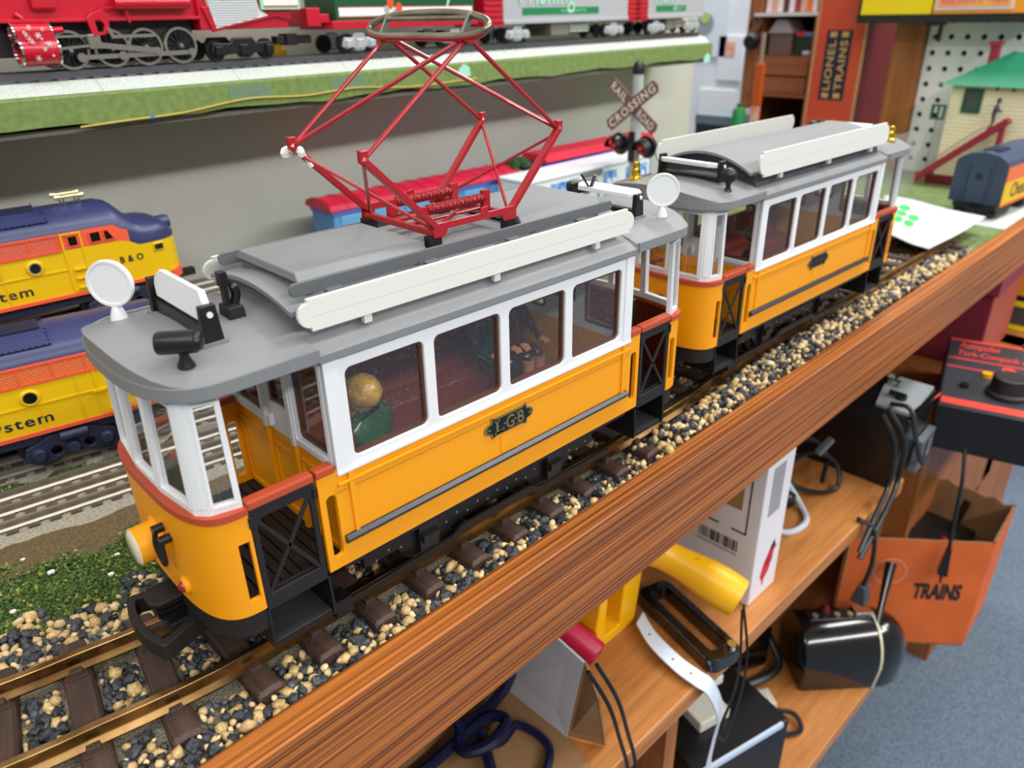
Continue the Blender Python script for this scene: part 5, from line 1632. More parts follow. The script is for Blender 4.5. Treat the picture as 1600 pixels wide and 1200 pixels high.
yb_ = put(MB().box(-0.7, 0.7, -0.7, 0.7, 0, 1.7).box(-0.4, 0.4, -0.5, 0.5, 1.7, 2.4).build('track_bumper', M('bumper yellow', (214, 174, 20), 0.5), bevel=0.08), SF(23.3, 7.2, 17.57), (0, 0, STH))
tag(yb_, 'small yellow block behind the coupling of the red steam locomotive', 'bumper')

# ================================================================== cars and signal on the layout behind the trams
def soft(name, loc, rz, label, cat):
    return thing(name, loc, rz, label, cat)
t = soft('passenger_coach', (24.9, 34.6, -2.05), -0.02, 'light blue toy coach with a ribbed red roof against the grey wall', 'train car')
LB = M('light blue plastic', (86, 140, 196), 0.45, var=0.12, vscale=40)
P(MB().box(-10.6, 11.2, -1.9, 1.9, 1.0, 8.4), 'body', LB, t, bevel=0.1)
P(MB().box(-10.7, 11.3, -2.0, 2.0, 8.1, 8.55), 'purple_band', M('violet band', (112, 112, 206), 0.5), t)
rg = MB().loft([[(x, -2.2, 8.5), (x, -2.05, 8.95), (x, -0.9, 9.3), (x, 0.9, 9.3), (x, 2.05, 8.95), (x, 2.2, 8.5)] for x in (-11.0, 11.6)])
ro = P(rg, 'roof', M('crimson roof', (196, 24, 62), 0.45), t, smooth=30)
for i in range(14):
    P(MB().loft([[(x, -2.26, 8.5), (x, -2.1, 9.0), (x, -0.9, 9.37), (x, 0.9, 9.37), (x, 2.1, 9.0), (x, 2.26, 8.5)] for x in (-10.9 + i * 1.7, -10.75 + i * 1.7)]), 'roof_rib', M('crimson roof', (196, 24, 62)), ro)
for i in range(6):
    P(MB().box(-9.9 + i * 3.5, -7.3 + i * 3.5, -2.0, -1.88, 6.4, 7.9), 'side_panel', M('pale blue panel', (104, 160, 210), 0.4), t, bevel=0.05)
for xc in (-7, 7.5):
    P(MB().box(xc - 2, xc + 2, -1.7, 1.7, 0, 1.0), 'truck', BLKM, t, bevel=0.1)
t = soft('holiday_reefer', (43.0, 29.6, -2.05), 0.03, 'white toy car with blue winter scenes behind the crossing signal', 'train car')
WB = M('gloss white card', (236, 240, 244), 0.3)
bd = P(MB().box(-10.4, 9.8, -2.1, 2.1, 1.0, 8.7), 'body', WB, t, bevel=0.08)
P(MB().box(-10.5, 9.9, -2.25, 2.25, 8.7, 8.95), 'roof', M('white roof card', (226, 234, 242), 0.35), t, bevel=0.06)
for x0, x1 in ((-10.0, -8.2), (-7.2, -2.9), (1.3, 3.6), (5.3, 9.2)):
    so = P(MB().box(x0, x1, -2.16, -2.1, 2.2, 8.2), 'scene_panel', M('winter blue print', (60, 116, 206), 0.4, rgb2=(150, 196, 236), vscale=140), bd)
    for k in range(4):
        P(MB().prism([(x0 + (x1 - x0) * (0.2 + 0.2 * k) + 0.35 * cos(a * 0.78), 6.6 + 0.5 * (k % 2) + 0.35 * sin(a * 0.78)) for a in range(8)], XZ, -2.2, -2.16), 'snow_print', WB, so)
wr = P(MB().prism(circ(-0.7, 6.3, 1.5, 20), XZ, -2.18, -2.1), 'wreath_print', M('wreath green', (86, 120, 96), 0.5, rgb2=(150, 170, 150), vscale=200), bd)
P(MB().prism(circ(-0.6, 6.0, 0.75, 16), XZ, -2.22, -2.18), 'wreath_centre', M('pale centre', (206, 216, 210), 0.5), wr)
P(MB().box(-2.2, 1.0, -2.2, -2.1, 8.0, 8.6), 'door_track', M('grey door track', (120, 126, 132), 0.5), bd)
for xc in (-7, 7):
    P(MB().box(xc - 2, xc + 2, -1.7, 1.7, 0, 1.0), 'truck', BLKM, t, bevel=0.1)
t = soft('long_coach', (51.0, 34.5, -2.05), 0.03, 'blue toy coach with a red roof behind the white holiday car', 'train car')
P(MB().box(-10.4, 9.4, -1.6, 1.6, 0.9, 9.2), 'body', M('royal blue', (40, 76, 190), 0.4), t, bevel=0.08)
P(MB().loft([[(x, -1.9, 9.1), (x, -1.5, 9.9), (x, 1.5, 9.9), (x, 1.9, 9.1)] for x in (-10.6, 9.6)]), 'roof', M('signal red roof', (206, 24, 56), 0.4), t)
for xc in (-6, 6):
    P(MB().box(xc - 2, xc + 2, -1.4, 1.4, 0, 0.9), 'truck', BLKM, t)
bsh = MB()
for k in range(26):
    a, b_ = random.uniform(0, 2 * pi), random.uniform(0, 1.3)
    bsh.sphere((1.1 * cos(a) * cos(b_), 1.1 * sin(a) * cos(b_), 0.55 + 0.8 * sin(b_)), 0.55, 8)
bo = thing('model_bush', (37.2, 33.4, -2.0), 0, 'round dark green model bush behind the white holiday car', 'bush')
P(MB().cyl((0, 0, 0), (0, 0, 8.4), 0.3, 0.2, 8), 'trunk', PANELW, bo)
put(P(bsh, 'foliage', M('bush green', (22, 60, 26), 0.95, rgb2=(44, 90, 40), vscale=300, bump=0.9, bscale=900), bo), (0, 0, 8.2))
cs = thing('crossing_signal', (46.0, 24.8, -2.0), 0.0, 'toy railroad crossing signal with crossbuck and two red lamps', 'signal')
GP = M('grey post plastic', (178, 182, 182), 0.4)
P(MB().lathe([(0.95, 0), (0.95, 0.03), (0.55, 0.06), (0.55, 0.8), (0.55, 0.96), (0, 0.96)], (0, 0, 0), (0, 0, 18.8), 16), 'post', GP, cs, smooth=True)
P(MB().lathe([(0.62, 0), (0.62, 0.45), (0.45, 0.8), (0, 1.0)], (0, 0, 17.9), (0, 0, 19.2), 16), 'post_cap', BLK, cs, smooth=True)
for a, w1, w2 in ((radians(36), 'CROSSING', None), (radians(-36), 'RAIL', 'ROAD')):
    pl = [(-3.5, -0.62), (3.5, -0.62), (3.75, 0), (3.5, 0.62), (-3.5, 0.62), (-3.75, 0)]
    zc = 14.9
    d_ = -0.75 if w2 else -0.9
    fn = lambda u, v, tt: (tt, -(u * cos(a) - v * sin(a)), zc + u * sin(a) + v * cos(a))
    bl = P(MB().prism(pl, fn, d_, d_ + 0.14), 'crossbuck_blade', M('rust brown blade', (128, 92, 84), 0.5), cs)
    tx = MB()
    if w2:
        tx.text((w1, 0.02, 0, 1.2), fn, -3.3, -1.0, -0.42, 0.42, d_ - 0.02).text((w2, 0.02, 0, 1.2), fn, 0.95, 3.3, -0.42, 0.42, d_ - 0.02)
    else:
        tx.text((w1, 0.02, 0, 1.2), fn, -3.35, 3.35, -0.42, 0.42, d_ - 0.02)
    P(tx, 'lettering', M('blade lettering', (232, 228, 222), 0.5), bl, normals=False)
P(MB().box(-0.5, 0.5, -2.2, 2.2, 10.9, 11.4).box(-0.75, -0.5, -0.35, 0.35, 9.4, 12.4), 'lamp_bracket', BLK, cs, bevel=0.06)
for y in (-1.75, 1.75):
    lm = P(MB().lathe([(0, 0), (0.9, 0), (1.15, 0.4), (1.15, 0.55), (0.8, 0.55), (0.7, 1.0), (0, 1.0)], (0.3, y, 11.1), (-1.0, y, 10.9), 20), 'lamp_housing', BLK, cs, smooth=True)
    P(MB().lathe([(0, -0.2), (0.55, -0.2), (0.55, 0.4), (0.3, 0.9), (0, 1.0)], (-1.0, y, 10.85), (-1.6, y, 10.75), 16), 'lamp_lens', M('signal red', (206, 40, 60), 0.2), lm, smooth=True)
    hd = MB()
    hd.loft([[(-1.0 - 0.8 * k, y + r * cos(tt), 10.95 - 0.15 * k + r * sin(tt)) for tt in [pi * i / 12 for i in range(13)]] for k, r in ((0, 1.0), (1, 0.95), (1, 0.85), (0, 0.9))], closed=True, cap=False)
    P(hd, 'lamp_hood', BLK, lm, smooth=True)
# ================================================================== far end of the layout
P = lambda mb, n, mat, par, **k: mb.build(n, mat, par, **k)
pb = thing('pegboard', (110, 0, -2.05), 0, 'white perforated pegboard behind the station house', 'board')
hl = []
for i in range(14):
    for j in range(13):
        hl.append(circ(19.55 - i * 2.17, 1.9 + j * 2.17, 0.42, 8)[::-1])
P(MB().plate([(20.5, 0), (-13, 0), (-13, 30), (20.5, 30)], hl, YZ, 0, 0.6), 'panel', M('white hardboard', (236, 236, 236), 0.6), pb)
P(MB().box(0.9, 1.2, -13, 20.5, 0, 30), 'backing', M('dark backing', (24, 22, 22), 0.9), pb)
wp = MB().box(109, 112, 20.6, 25.0, -78, 40).build('trim_1', PANELW, None, bevel=0.1)
tag(wp, kind='structure')
# train carton
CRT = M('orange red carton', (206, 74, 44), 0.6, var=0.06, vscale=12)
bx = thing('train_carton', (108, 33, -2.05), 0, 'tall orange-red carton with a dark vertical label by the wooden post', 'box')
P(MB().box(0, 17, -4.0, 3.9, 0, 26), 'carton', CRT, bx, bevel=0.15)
P(MB().box(0.1, 17, -4.06, -4.0, 0.2, 25.8), 'carton_side', M('shaded red carton', (116, 22, 20), 0.6, var=0.1, vscale=12), bx)  # side in shade: the darkening is painted in as a deeper red
for y in (-4.0, 3.9):
    P(MB().box(-0.08, 0.1, y - 0.22, y + 0.22, 0, 26), 'worn_edge', M('kraft edge', (190, 140, 96), 0.8), bx)
lb = P(MB().box(-0.08, 0, -2.0, 2.1, 9.9, 20.2), 'label', M('label navy', (28, 26, 48), 0.6), bx)
up = lambda u, v, tt: (tt, -v + 0.05, u + 15.05)
KR = M('label kraft', (204, 158, 96), 0.6)
P(MB().text(('LIONEL', 0.02, 0, 1.1), up, -3.7, 3.7, 0.35, 1.55, -0.1).text(('TRAINS', 0.02, 0, 1.1), up, -3.7, 3.7, -1.55, -0.35, -0.1).xform(lambda x, y, z: (x, -y + 0.1, z)), 'lettering', KR, lb, normals=False)
for z in (10.2, 19.2):
    for y in (-0.95, 0.95):
        P(MB().box(-0.11, -0.08, y - 0.55 + 0.05, y + 0.55 + 0.05, z, z + 0.75), 'label_square', KR, lb)
# bookcase on the left of the carton
bc = thing('display_bookcase', (112, 44.5, -78), 0, 'brown wooden bookcase with drawers beyond the layout', 'bookcase')
Z0 = 78
DW = wood('drawer wood', (126, 66, 36), (160, 90, 52), (60, 3, 60), 0.05, 0.5)
for y in (6.0, -6.3):
    P(MB().box(0, 22, y - 1.0, y + 1.2, 0, Z0 + 40), 'side_post', PANELW, bc)
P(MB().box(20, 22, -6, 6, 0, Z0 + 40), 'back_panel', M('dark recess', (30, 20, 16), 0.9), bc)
for z in (Z0 + 7.4, Z0 + 13.3, Z0 + 20.2):
    P(MB().box(-0.3, 21, -6, 6, z, z + (0.7 if z < Z0 + 20 else 0.5)), 'shelf_board', DW if z < Z0 + 20 else M('white shelf lining', (226, 222, 226), 0.7), bc)
for z in (Z0 + 8.1, Z0 + 10.9):
    P(MB().box(-0.5, 18, -5.1, 4.8, z, z + 2.55), 'drawer', DW, bc, bevel=0.1)
random.seed(11)
y = -4.8
for i, c in enumerate(((236, 232, 224), (240, 120, 60), (220, 170, 150), (160, 60, 50), (230, 215, 220), (90, 40, 60), (240, 226, 216), (232, 170, 160), (238, 222, 226))):
    w = 1.05
    b_ = put(MB().box(0, 8, 0, w - 0.06, 0, 5.5 + (i % 3) * 0.5).build('boxed_item', M('packaging %d' % i, c, 0.5), bevel=0.05), (113, 44.5 + y, 20.75))
    names = ['white', 'orange', 'pale pink', 'brick red', 'white lilac', 'plum', 'cream', 'salmon', 'light mauve']
    pos = ['rightmost', 'second from the right', 'third from the right', 'fourth from the right', 'middle', 'just left of the middle', 'third from the left', 'second from the left', 'leftmost']
    tag(b_, names[i] + ' packet on the top bookcase shelf, ' + pos[i] + ' of the row', 'packet', 'packets on the top bookcase shelf')
    y += w
mh = thing('model_house', (114, 46.2, 14.02), 0, 'small taupe model house with pale roof on the bookcase shelf', 'model house')
P(MB().box(0, 4, -2.1, 2.1, 0, 3.6), 'walls', M('taupe card', (120, 98, 88), 0.7), mh)
P(MB().prism([(-2.4, 3.5), (2.4, 3.5), (0.9, 5.6), (-0.9, 5.6)], YZ, -0.4, 4.4), 'roof', M('pale lilac roof', (176, 164, 172), 0.7), mh)
rb = thing('toy_crate', (114, 41.6, 14.05), 0, 'dark green toy crate under red and blue lids on the bookcase shelf', 'crate')
P(MB().box(0, 5, -1.7, 1.7, 0, 3.0), 'crate_body', M('crate green', (34, 52, 36), 0.6), rb)
P(MB().box(-0.1, 5, 0.1, 1.8, 3.0, 3.7), 'red_lid', M('lid red', (206, 44, 62), 0.5), rb)
P(MB().box(-0.1, 5, -1.8, 0.1, 3.0, 3.6), 'blue_lid', M('lid blue', (84, 130, 170), 0.5), rb)
P(MB().sphere((-0.4, -0.6, 0.4), 0.7, 8, (0.6, 1.2, 0.6)), 'tissue', M('white tissue', (230, 228, 230), 0.8), rb)
bn = thing('storage_bin', (105.5, 43.6, -2.05), 0, 'open pale grey bin standing on the layout below the drawers', 'bin')
P(MB().plate([(-5, 0), (4.6, 0), (4.6, 5.2), (-5, 4.0)], [], YZ, 4.2, 4.6).box(0, 4.6, 4.3, 4.6, 0, 7.5).box(0, 4.6, -5, -4.7, 0, 4.6).box(0, 4.4, -4.9, 4.4, 0, 0.3), 'bin_shell', M('pale grey bin', (196, 194, 200), 0.6), bn)
# wall cards far left of the bookcase
for i, (y, z, w, h, c, lab) in enumerate(((83.5, 17.5, 9.5, 12.5, (224, 234, 246), 'large pale blue card with a green badge on the end wall'), (77.5, 11, 6.4, 9.5, (232, 238, 246), 'small pale card with an orange picture on the end wall'), (80, -2, 9.8, 12, (236, 242, 248), 'lowest white card on the end wall above the navy box'))):
    cd = thing('wall_card', (149.8, y, z), 0, lab, 'card')
    P(MB().box(-0.15, 0.15, -w / 2, w / 2, -h / 2, h / 2), 'card', M('card %d' % i, c, 0.6), cd)
    if i == 0:
        P(MB().prism(circ(1.5, 1.0, 2.4, 18), YZ, -0.25, -0.15), 'badge', M('badge grey', (150, 160, 168), 0.6), cd)
        P(MB().prism(circ(1.5, 2.2, 1.3, 14), YZ, -0.35, -0.25), 'badge_top', M('badge green', (186, 206, 120), 0.6), cd)
    if i == 1:
        P(MB().box(-0.25, -0.15, -1.2, 1.4, 0.5, 3.6), 'picture', M('orange picture', (226, 150, 120), 0.6, rgb2=(240, 200, 190), vscale=60), cd)
nb = thing('navy_carton', (101, 50.0, -2.05), 0, 'flat navy box with a grey top on the far corner of the layout', 'box')
P(MB().box(0, 8, -3.6, 3.6, 0, 5.4), 'box_body', M('dark navy card', (28, 40, 66), 0.5), nb, bevel=0.1)
P(MB().box(-0.1, 8.1, -3.7, 3.7, 5.4, 7.0), 'box_lid', M('grey lid', (112, 124, 136), 0.5), nb, bevel=0.1)
gc = thing('green_bottle', (100, 44.6, -2.05), 0, 'green plastic bottle at the back of the layout', 'bottle')
P(MB().lathe([(1.6, 0), (1.6, 0.02), (1.5, 0.1), (1.1, 0.12), (1.1, 0.9), (0.9, 0.98), (0, 1.0)], (0, 0, 0), (0, 0, 8.8), 18), 'bottle_body', M('bottle green', (38, 138, 74), 0.4), gc, smooth=True)
P(MB().lathe([(0.45, 0), (0.45, 1), (0, 1)], (0, 0, 8.7), (0, 0, 9.4), 12), 'bottle_cap', M('bottle cap green', (30, 110, 60), 0.4), gc, smooth=True)
st = thing('orange_tube_pack', (101, 42.2, -2.05), 0, 'tall narrow orange and white tube pack beside the green bottle', 'pack')
P(MB().box(-0.5, 0.5, -0.6, 0.6, 0, 9.0), 'lower_wrap', M('orange white wrap', (226, 110, 70), 0.5, rgb2=(230, 206, 196), vscale=90), st, bevel=0.08)
P(MB().box(-0.5, 0.5, -0.7, 0.7, 9.0, 15.5), 'upper_wrap', M('dark orange wrap', (190, 84, 20), 0.5), st, bevel=0.08)
P(MB().box(-0.2, 0.2, -0.25, 0.25, 15.5, 20.0), 'hang_strip', M('grey strip', (150, 140, 130), 0.5), st)
bh = thing('black_headset', (109, 49.4, 12.0), 0, 'black round headset hung on the bookcase post', 'headset')
P(MB().lathe([(0, 0), (1.3, 0), (1.5, 0.4), (1.1, 1), (0, 1)], (2.2, 0.4, 4.4), (0.6, 0.4, 4.2), 16), 'ear_cup', BLK, bh, smooth=True)
P(MB().tube(spline([(1.6, -0.6, 5.6), (1.6, -1.2, 7.0), (1.6, 0.2, 8.0), (1.6, 1.2, 6.4)], 5), 0.25, 8), 'head_band', BLK, bh)
P(MB().cyl((3.5, 0.2, 7.6), (1.2, 0.2, 7.6), 0.15, n=8), 'hook', STEEL, bh)
# boxes lying across the top
sb = thing('yellow_sign_box', (104, 23.7, 20.0), 0, 'bright yellow box with black edges on the high shelf', 'box')
P(MB().box(0, 6, -4.95, 4.95, 0.25, 9), 'box_body', M('box yellow', (244, 214, 0), 0.5), sb)
P(MB().box(-0.1, 6.1, -5.0, 5.3, 0, 0.3), 'black_edge', BLKM, sb)
P(MB().box(-0.1, 6.1, 4.9, 5.25, 0, 9), 'black_edge', BLKM, sb)
P(MB().box(-0.08, 0, -4.9, 1.5, 2.7, 5.5), 'dark_print', M('dark print', (70, 66, 60), 0.6), sb)
ob = thing('orange_sign_box', (104, 12.8, 20.0), 0, 'orange box with a framed pink poster beside the yellow box', 'box')
P(MB().box(0, 6, -7, 5.7, 0.25, 9), 'box_body', M('box orange', (246, 160, 30), 0.5), ob)
P(MB().box(-0.1, 6.1, -7, 5.8, 0, 0.3), 'black_edge', BLKM, ob)
pf = P(MB().box(-0.2, 0, -4.2, 5.5, 0.75, 9), 'poster_frame', M('poster frame', (226, 206, 214), 0.5), ob)
P(MB().box(-0.28, -0.2, -3.85, 5.15, 1.15, 8.6), 'poster', M('poster yellow', (250, 196, 70), 0.5, rgb2=(250, 150, 90), vscale=20), pf)
P(MB().text(('with Electric Trains', 0.01, 0, 1.0), lambda u, v, tt: (tt, -u, v), -4.8, 3.5, 1.5, 2.4, -0.3), 'lettering', M('poster print', (226, 96, 130), 0.6), pf, normals=False)
hs_ = thing('high_shelf', (104, 14, 19.2), 0, 'dark narrow shelf carrying the yellow and orange boxes', 'shelf')
P(MB().box(-0.2, 6.2, -8, 15, 0, 0.78), 'shelf_board', BLKM, hs_)
P(MB().bar((5.8, 5.0, -2.6), (5.8, 5.0, 0.0), 0.4, 0.4).bar((5.8, 5.0, -0.2), (1.5, 5.0, -0.2), 1.4, 0.4), 'bracket', BLK, hs_)
# station house with ramp
hs = thing('station_house', (102.3, 6.0, -2.05), 0, 'cream clapboard model station with green hip roof', 'model house')
CRW = M('cream clapboard', (238, 228, 190), 0.55)
P(MB().box(0, 6.3, -9, 7.2, 1.3, 13.6), 'walls', CRW, hs)
for i in range(24):
    P(MB().hexa([(-0.12, -9, 1.4 + i * 0.51), (0, -9, 1.4 + i * 0.51), (0, 7.2, 1.4 + i * 0.51), (-0.12, 7.2, 1.4 + i * 0.51), (-0.03, -9, 1.88 + i * 0.51), (0, -9, 1.88 + i * 0.51), (0, 7.2, 1.88 + i * 0.51), (-0.03, 7.2, 1.88 + i * 0.51)]), 'clapboard', CRW, hs)
P(MB().box(-0.6, 6.8, -9.5, 8.2, 0, 1.3), 'base', M('maroon base', (122, 26, 40), 0.5), hs)
ROOFG = M('roof green', (22, 128, 92), 0.5)
P(MB().add([(-1.2, 8.7, 13.5), (-1.2, -11, 13.5), (7.2, -11, 13.5), (7.2, 8.7, 13.5), (3.1, 1.7, 17.6), (3.1, -5, 17.6)], [(0, 1, 5, 4), (1, 2, 5), (2, 3, 4, 5), (3, 0, 4), (0, 3, 2, 1)]), 'roof', ROOFG, hs)
P(MB().box(2.2, 3.4, 3.3, 4.3, 14, 18.9).box(2.0, 3.6, 3.1, 4.5, 18.4, 18.9), 'chimney', M('chimney red', (150, 36, 52), 0.5), hs)
wn = P(MB().ring([(3.1, 10.0), (5.5, 10.0), (5.5, 13.1), (3.1, 13.1)], [(3.45, 10.4), (5.15, 10.4), (5.15, 12.7), (3.45, 12.7)], YZ, -0.35, -0.02), 'window', M('window green', (26, 84, 62), 0.5), hs)
P(MB().box(-0.2, -0.1, 3.45, 5.15, 10.4, 12.7), 'window_pane', M('smoky pane', (74, 82, 74), 0.3), wn)
for y in (-0.4, 1.6):
    P(MB().box(-0.5, 0, y - 0.12, y + 0.12, 13.0, 13.5), 'rafter_end', M('rafter dark', (70, 60, 50), 0.6), hs)
rp = thing('conveyor_ramp', (100.4, 9, -2.05), 0, 'long maroon ramp leaning in front of the model station', 'ramp')
RM = M('ramp maroon', (150, 34, 58), 0.5)
P(MB().bar((0, 6.2, 0.6), (0, -4.2, 9.6), 1.4, 0.9), 'ramp_beam', RM, rp, bevel=0.06)
for k in range(12):
    P(MB().bar((-0.4, 5.6 - k * 0.85, 1.6 + k * 0.735), (0.4, 5.6 - k * 0.85, 1.6 + k * 0.735), 0.3, 0.2), 'ramp_cleat', RM, rp)
P(MB().tube([(-0.6, 4.4, 3.2), (-0.6, 0.5, 6.9), (-0.6, -1.5, 8.6)], 0.08, 6), 'hand_rail', STEEL, rp)
P(MB().box(-0.4, 0.4, -3.9, -3.3, 0, 8.6), 'ramp_leg', RM, rp)
ln = thing('lantern_frame', (101.6, 14.2, -2.05), 0, 'small green wire lantern on a post left of the model station', 'lantern')
LG = M('lantern green', (30, 90, 74), 0.5)
P(MB().ring([(-0.9, 8.9), (0.9, 8.9), (0.9, 10.9), (-0.9, 10.9)], [(-0.65, 9.15), (0.65, 9.15), (0.65, 10.65), (-0.65, 10.65)], YZ, -0.3, 0.3).box(-0.2, 0.2, -0.12, 0.12, 9.1, 10.7), 'lantern_box', LG, ln)
P(MB().cyl((0, 0, 0), (0, 0, 9.0), 0.12, n=8), 'lantern_post', M('post wire', (150, 150, 146), 0.4), ln)
# passenger car in navy, yellow and orange
pc = thing('passenger_car', (82.3, 1.9, -1.75), -0.06, 'navy and yellow toy passenger car on a white ribbed base', 'train car')
hw = 2.85
sec = [(-hw, 1.9), (-hw, 6.4), (-hw + 0.25, 6.9), (-1.6, 7.5), (0, 7.75), (1.6, 7.5), (hw - 0.25, 6.9), (hw, 6.4), (hw, 1.9)]
NV2 = M('slate navy', (50, 62, 88), 0.45)
P(MB().prism(sec, YZ, 0, 15), 'body', NV2, pc)
for z0, z1, m_ in ((2.0, 4.6, M('coach yellow', (232, 190, 24), 0.4)), (4.6, 6.3, M('coach orange', (232, 110, 52), 0.4)), (1.75, 2.05, M('coach orange', (232, 110, 52)))):
    P(MB().box(0.15, 15, -hw - 0.06, -hw, z0, z1), 'side_band', m_, pc)
P(MB().text(('Chessie', 0.012, 0, 1.0), lambda u, v, tt: (u, tt, v), 2.4, 9.0, 2.6, 4.3, -hw - 0.08), 'lettering', M('navy print', (26, 28, 46)), pc, normals=False)
dr = P(MB().plate(rrect(-1.1, 1.1, 1.95, 6.0, 0.2, 3), [], YZ, -0.12, 0), 'end_door', NV2, pc, bevel=0.05)
P(MB().box(-0.2, -0.1, -0.35, 0.35, 4.7, 5.3), 'door_window', BLK, dr)
for y in (-1.35, 1.35):
    P(MB().box(-0.16, 0, y - 0.09, y + 0.09, 1.9, 6.6), 'end_rib', NV2, pc)
for k in range(4):
    P(MB().box(2.0 + k * 0.9, 2.6 + k * 0.9, -0.9, 0.9, 7.65, 7.85), 'roof_vent', M('roof vent', (34, 42, 62), 0.5), pc)
P(MB().box(0.4, 15, -2.4, 2.4, 1.2, 1.9), 'underframe', BLKM, pc)
P(MB().box(-0.9, 0.6, -0.4, 0.4, 0.7, 1.4), 'coupler', BLKM, pc)
for xc in (3.2, 12):
    for s in (-1, 1):
        P(MB().plate([(-2.2, 0.5), (-2, 1.3), (2, 1.3), (2.2, 0.5), (1.4, 0.2), (-1.4, 0.2)], [], lambda u, v, tt: (xc + u, tt, v), s * 2.0, s * 2.4), 'truck_frame', BLKM, pc, bevel=0.06)
        for dx in (-1.3, 1.3):
            P(MB().cyl((xc + dx, s * 1.5, 0.75), (xc + dx, s * 1.9, 0.75), 0.75, n=16), 'wheel', BLK, pc)
pd = thing('ribbed_pad', (80.2, -3.4, -2.02), -0.06, 'white corrugated pad under the navy passenger car', 'pad')
P(MB().box(0, 26, 0, 8.4, 0, 0.2), 'sheet', M('pad white', (222, 232, 226), 0.6), pd)
for k in range(26):
    P(MB().box(0.2 + k, 0.6 + k, 0.02, 8.38, 0.2, 0.26), 'rib', M('pad white', (222, 232, 226)), pd)
# paper with green stickers
pp = thing('price_sheet', (0, 0, 0), 0, 'white paper sheet with bright green stickers lying over the track end', 'paper')
PAP = M('white paper', (196, 198, 203), 0.7)
pq = MB()
NU, NV_ = 14, 10
c00, c10, c11, c01 = Vector((61.0, 4.4, 0)), Vector((59.6, -1.3, 0)), Vector((77, -1.2, 0)), Vector((80.5, 11.5, 0))
def pap(u, v):
    p = c00.lerp(c10, u).lerp(c01.lerp(c11, u), v)
    return Vector((p.x, p.y, 0.25 + 0.25 * sin(v * 5 + u * 2) * (1 - u * 0.5) - 0.45 * u * u + 0.12 * sin(u * 7)))
for i in range(NU + 1):
    for j in range(NV_ + 1):
        pq.v.append(tuple(pap(i / NU, j / NV_)))
for i in range(NU):
    for j in range(NV_):
        a = i * (NV_ + 1) + j
        pq.f.append((a, a + NV_ + 1, a + NV_ + 2, a + 1)); pq.m.append(0)
po_ = P(pq, 'sheet', PAP, pp, smooth=True)
so_ = po_.modifiers.new('thick', 'SOLIDIFY'); so_.thickness = 0.0003
for i in range(3):
    for j in range(3):
        if (i, j) == (2, 2): continue
        u0, v0 = 0.1 + i * 0.16, 0.36 + j * 0.19
        q = []
        for a in range(12):
            t_ = 2 * pi * a / 12
            p = pap(u0 + 0.07 * cos(t_), v0 + 0.085 * sin(t_)); p.z += 0.05
            q.append(tuple(p))
        P(MB().add(q, [tuple(range(12))]), 'sticker', M('neon green', (60, 250, 90), 0.5), pp, normals=False)
# clear plastic sleeve standing behind the trailer
bg_ = thing('plastic_sleeve', (84, 15.0, -2.0), 0.35, 'crumpled clear plastic sleeve standing beyond the trailer tram', 'plastic bag')
b = MB()
for i in range(9):
    for j in range(7):
        b.v.append((0.5 * sin(i * 1.1 + j) * (0.4 + j * 0.1), -5 + 10 * i / 8 + 0.3 * sin(j * 2), 9 * j / 6 + (0.4 * sin(i * 1.9) if j == 6 else 0)))
for i in range(8):
    for j in range(6):
        a = i * 7 + j
        b.f.append((a, a + 7, a + 8, a + 1)); b.m.append(0)
P(b, 'film', glass('plastic film', (0.92, 0.92, 0.94), 0.15, 1.3, 0.3), bg_, smooth=True)
# ================================================================== things on the shelves under the table
P = lambda mb, n, mat, par, **k: mb.build(n, mat, par, **k)
S1 = -21.48
KRAFT = M('kraft cardboard', (150, 112, 74), 0.85, var=0.08, vscale=30)
# white carton with a red bird
b = thing('white_carton', (25.5, -4.4, S1), 0.01, 'white carton printed with a red bird on the middle shelf', 'box')
P(MB().box(0, 4.2, 0, 8.6, 0, 13.4), 'carton', M('white card', (224, 220, 224), 0.6), b, bevel=0.08)
yz = lambda u, v, t: (t, u, v)
xz = lambda u, v, t: (u, t, v)
fp = MB()
for u0, u1, v0, v1 in ((1.0, 1.12, 6.6, 12.5), (1.0, 2.3, 6.5, 6.65), (3.4, 5.6, 6.5, 6.65)):
    fp.box(-0.03, 0.0, u0, u1, v0, v1)
P(fp, 'print_bracket', M('black print', (30, 28, 30), 0.6), b)
for k in range(18):
    w = random.choice((0.05, 0.09, 0.14))
    P(MB().box(-0.03, 0.0, 1.6 + k * 0.2, 1.6 + k * 0.2 + w, 4.6, 5.6), 'barcode_bar', M('black print', (30, 28, 30)), b)
P(MB().box(-0.03, 0.0, 1.6, 5.2, 4.25, 4.4), 'barcode_digits', M('grey print', (150, 146, 150), 0.6), b)
P(MB().box(-0.05, 0.01, 1.6, 5.0, 8.6, 12.0), 'packing_tape', M('brown tape', (158, 124, 78), 0.3), b)
P(MB().box(1.0, 2.8, -0.03, 0.0, 8.2, 12.6), 'grey_label', M('grey label', (150, 152, 158), 0.6), b)
bird = [(1.3, 2.2), (1.7, 1.6), (1.9, 1.0), (2.05, 1.7), (2.6, 2.2), (3.0, 3.2), (3.1, 4.0), (3.5, 4.3), (3.2, 4.5), (3.0, 5.1), (2.6, 4.7), (2.2, 4.2), (1.6, 3.3)]
bd = P(MB().prism(bird, xz, -0.03, 0.0), 'bird_print', M('cardinal red', (196, 40, 64), 0.6), b)
P(MB().prism([(2.9, 5.1), (2.5, 4.7), (2.3, 4.2), (2.7, 4.3), (3.1, 4.6)], xz, -0.05, -0.03), 'bird_mask', M('black print', (30, 28, 30)), bd)
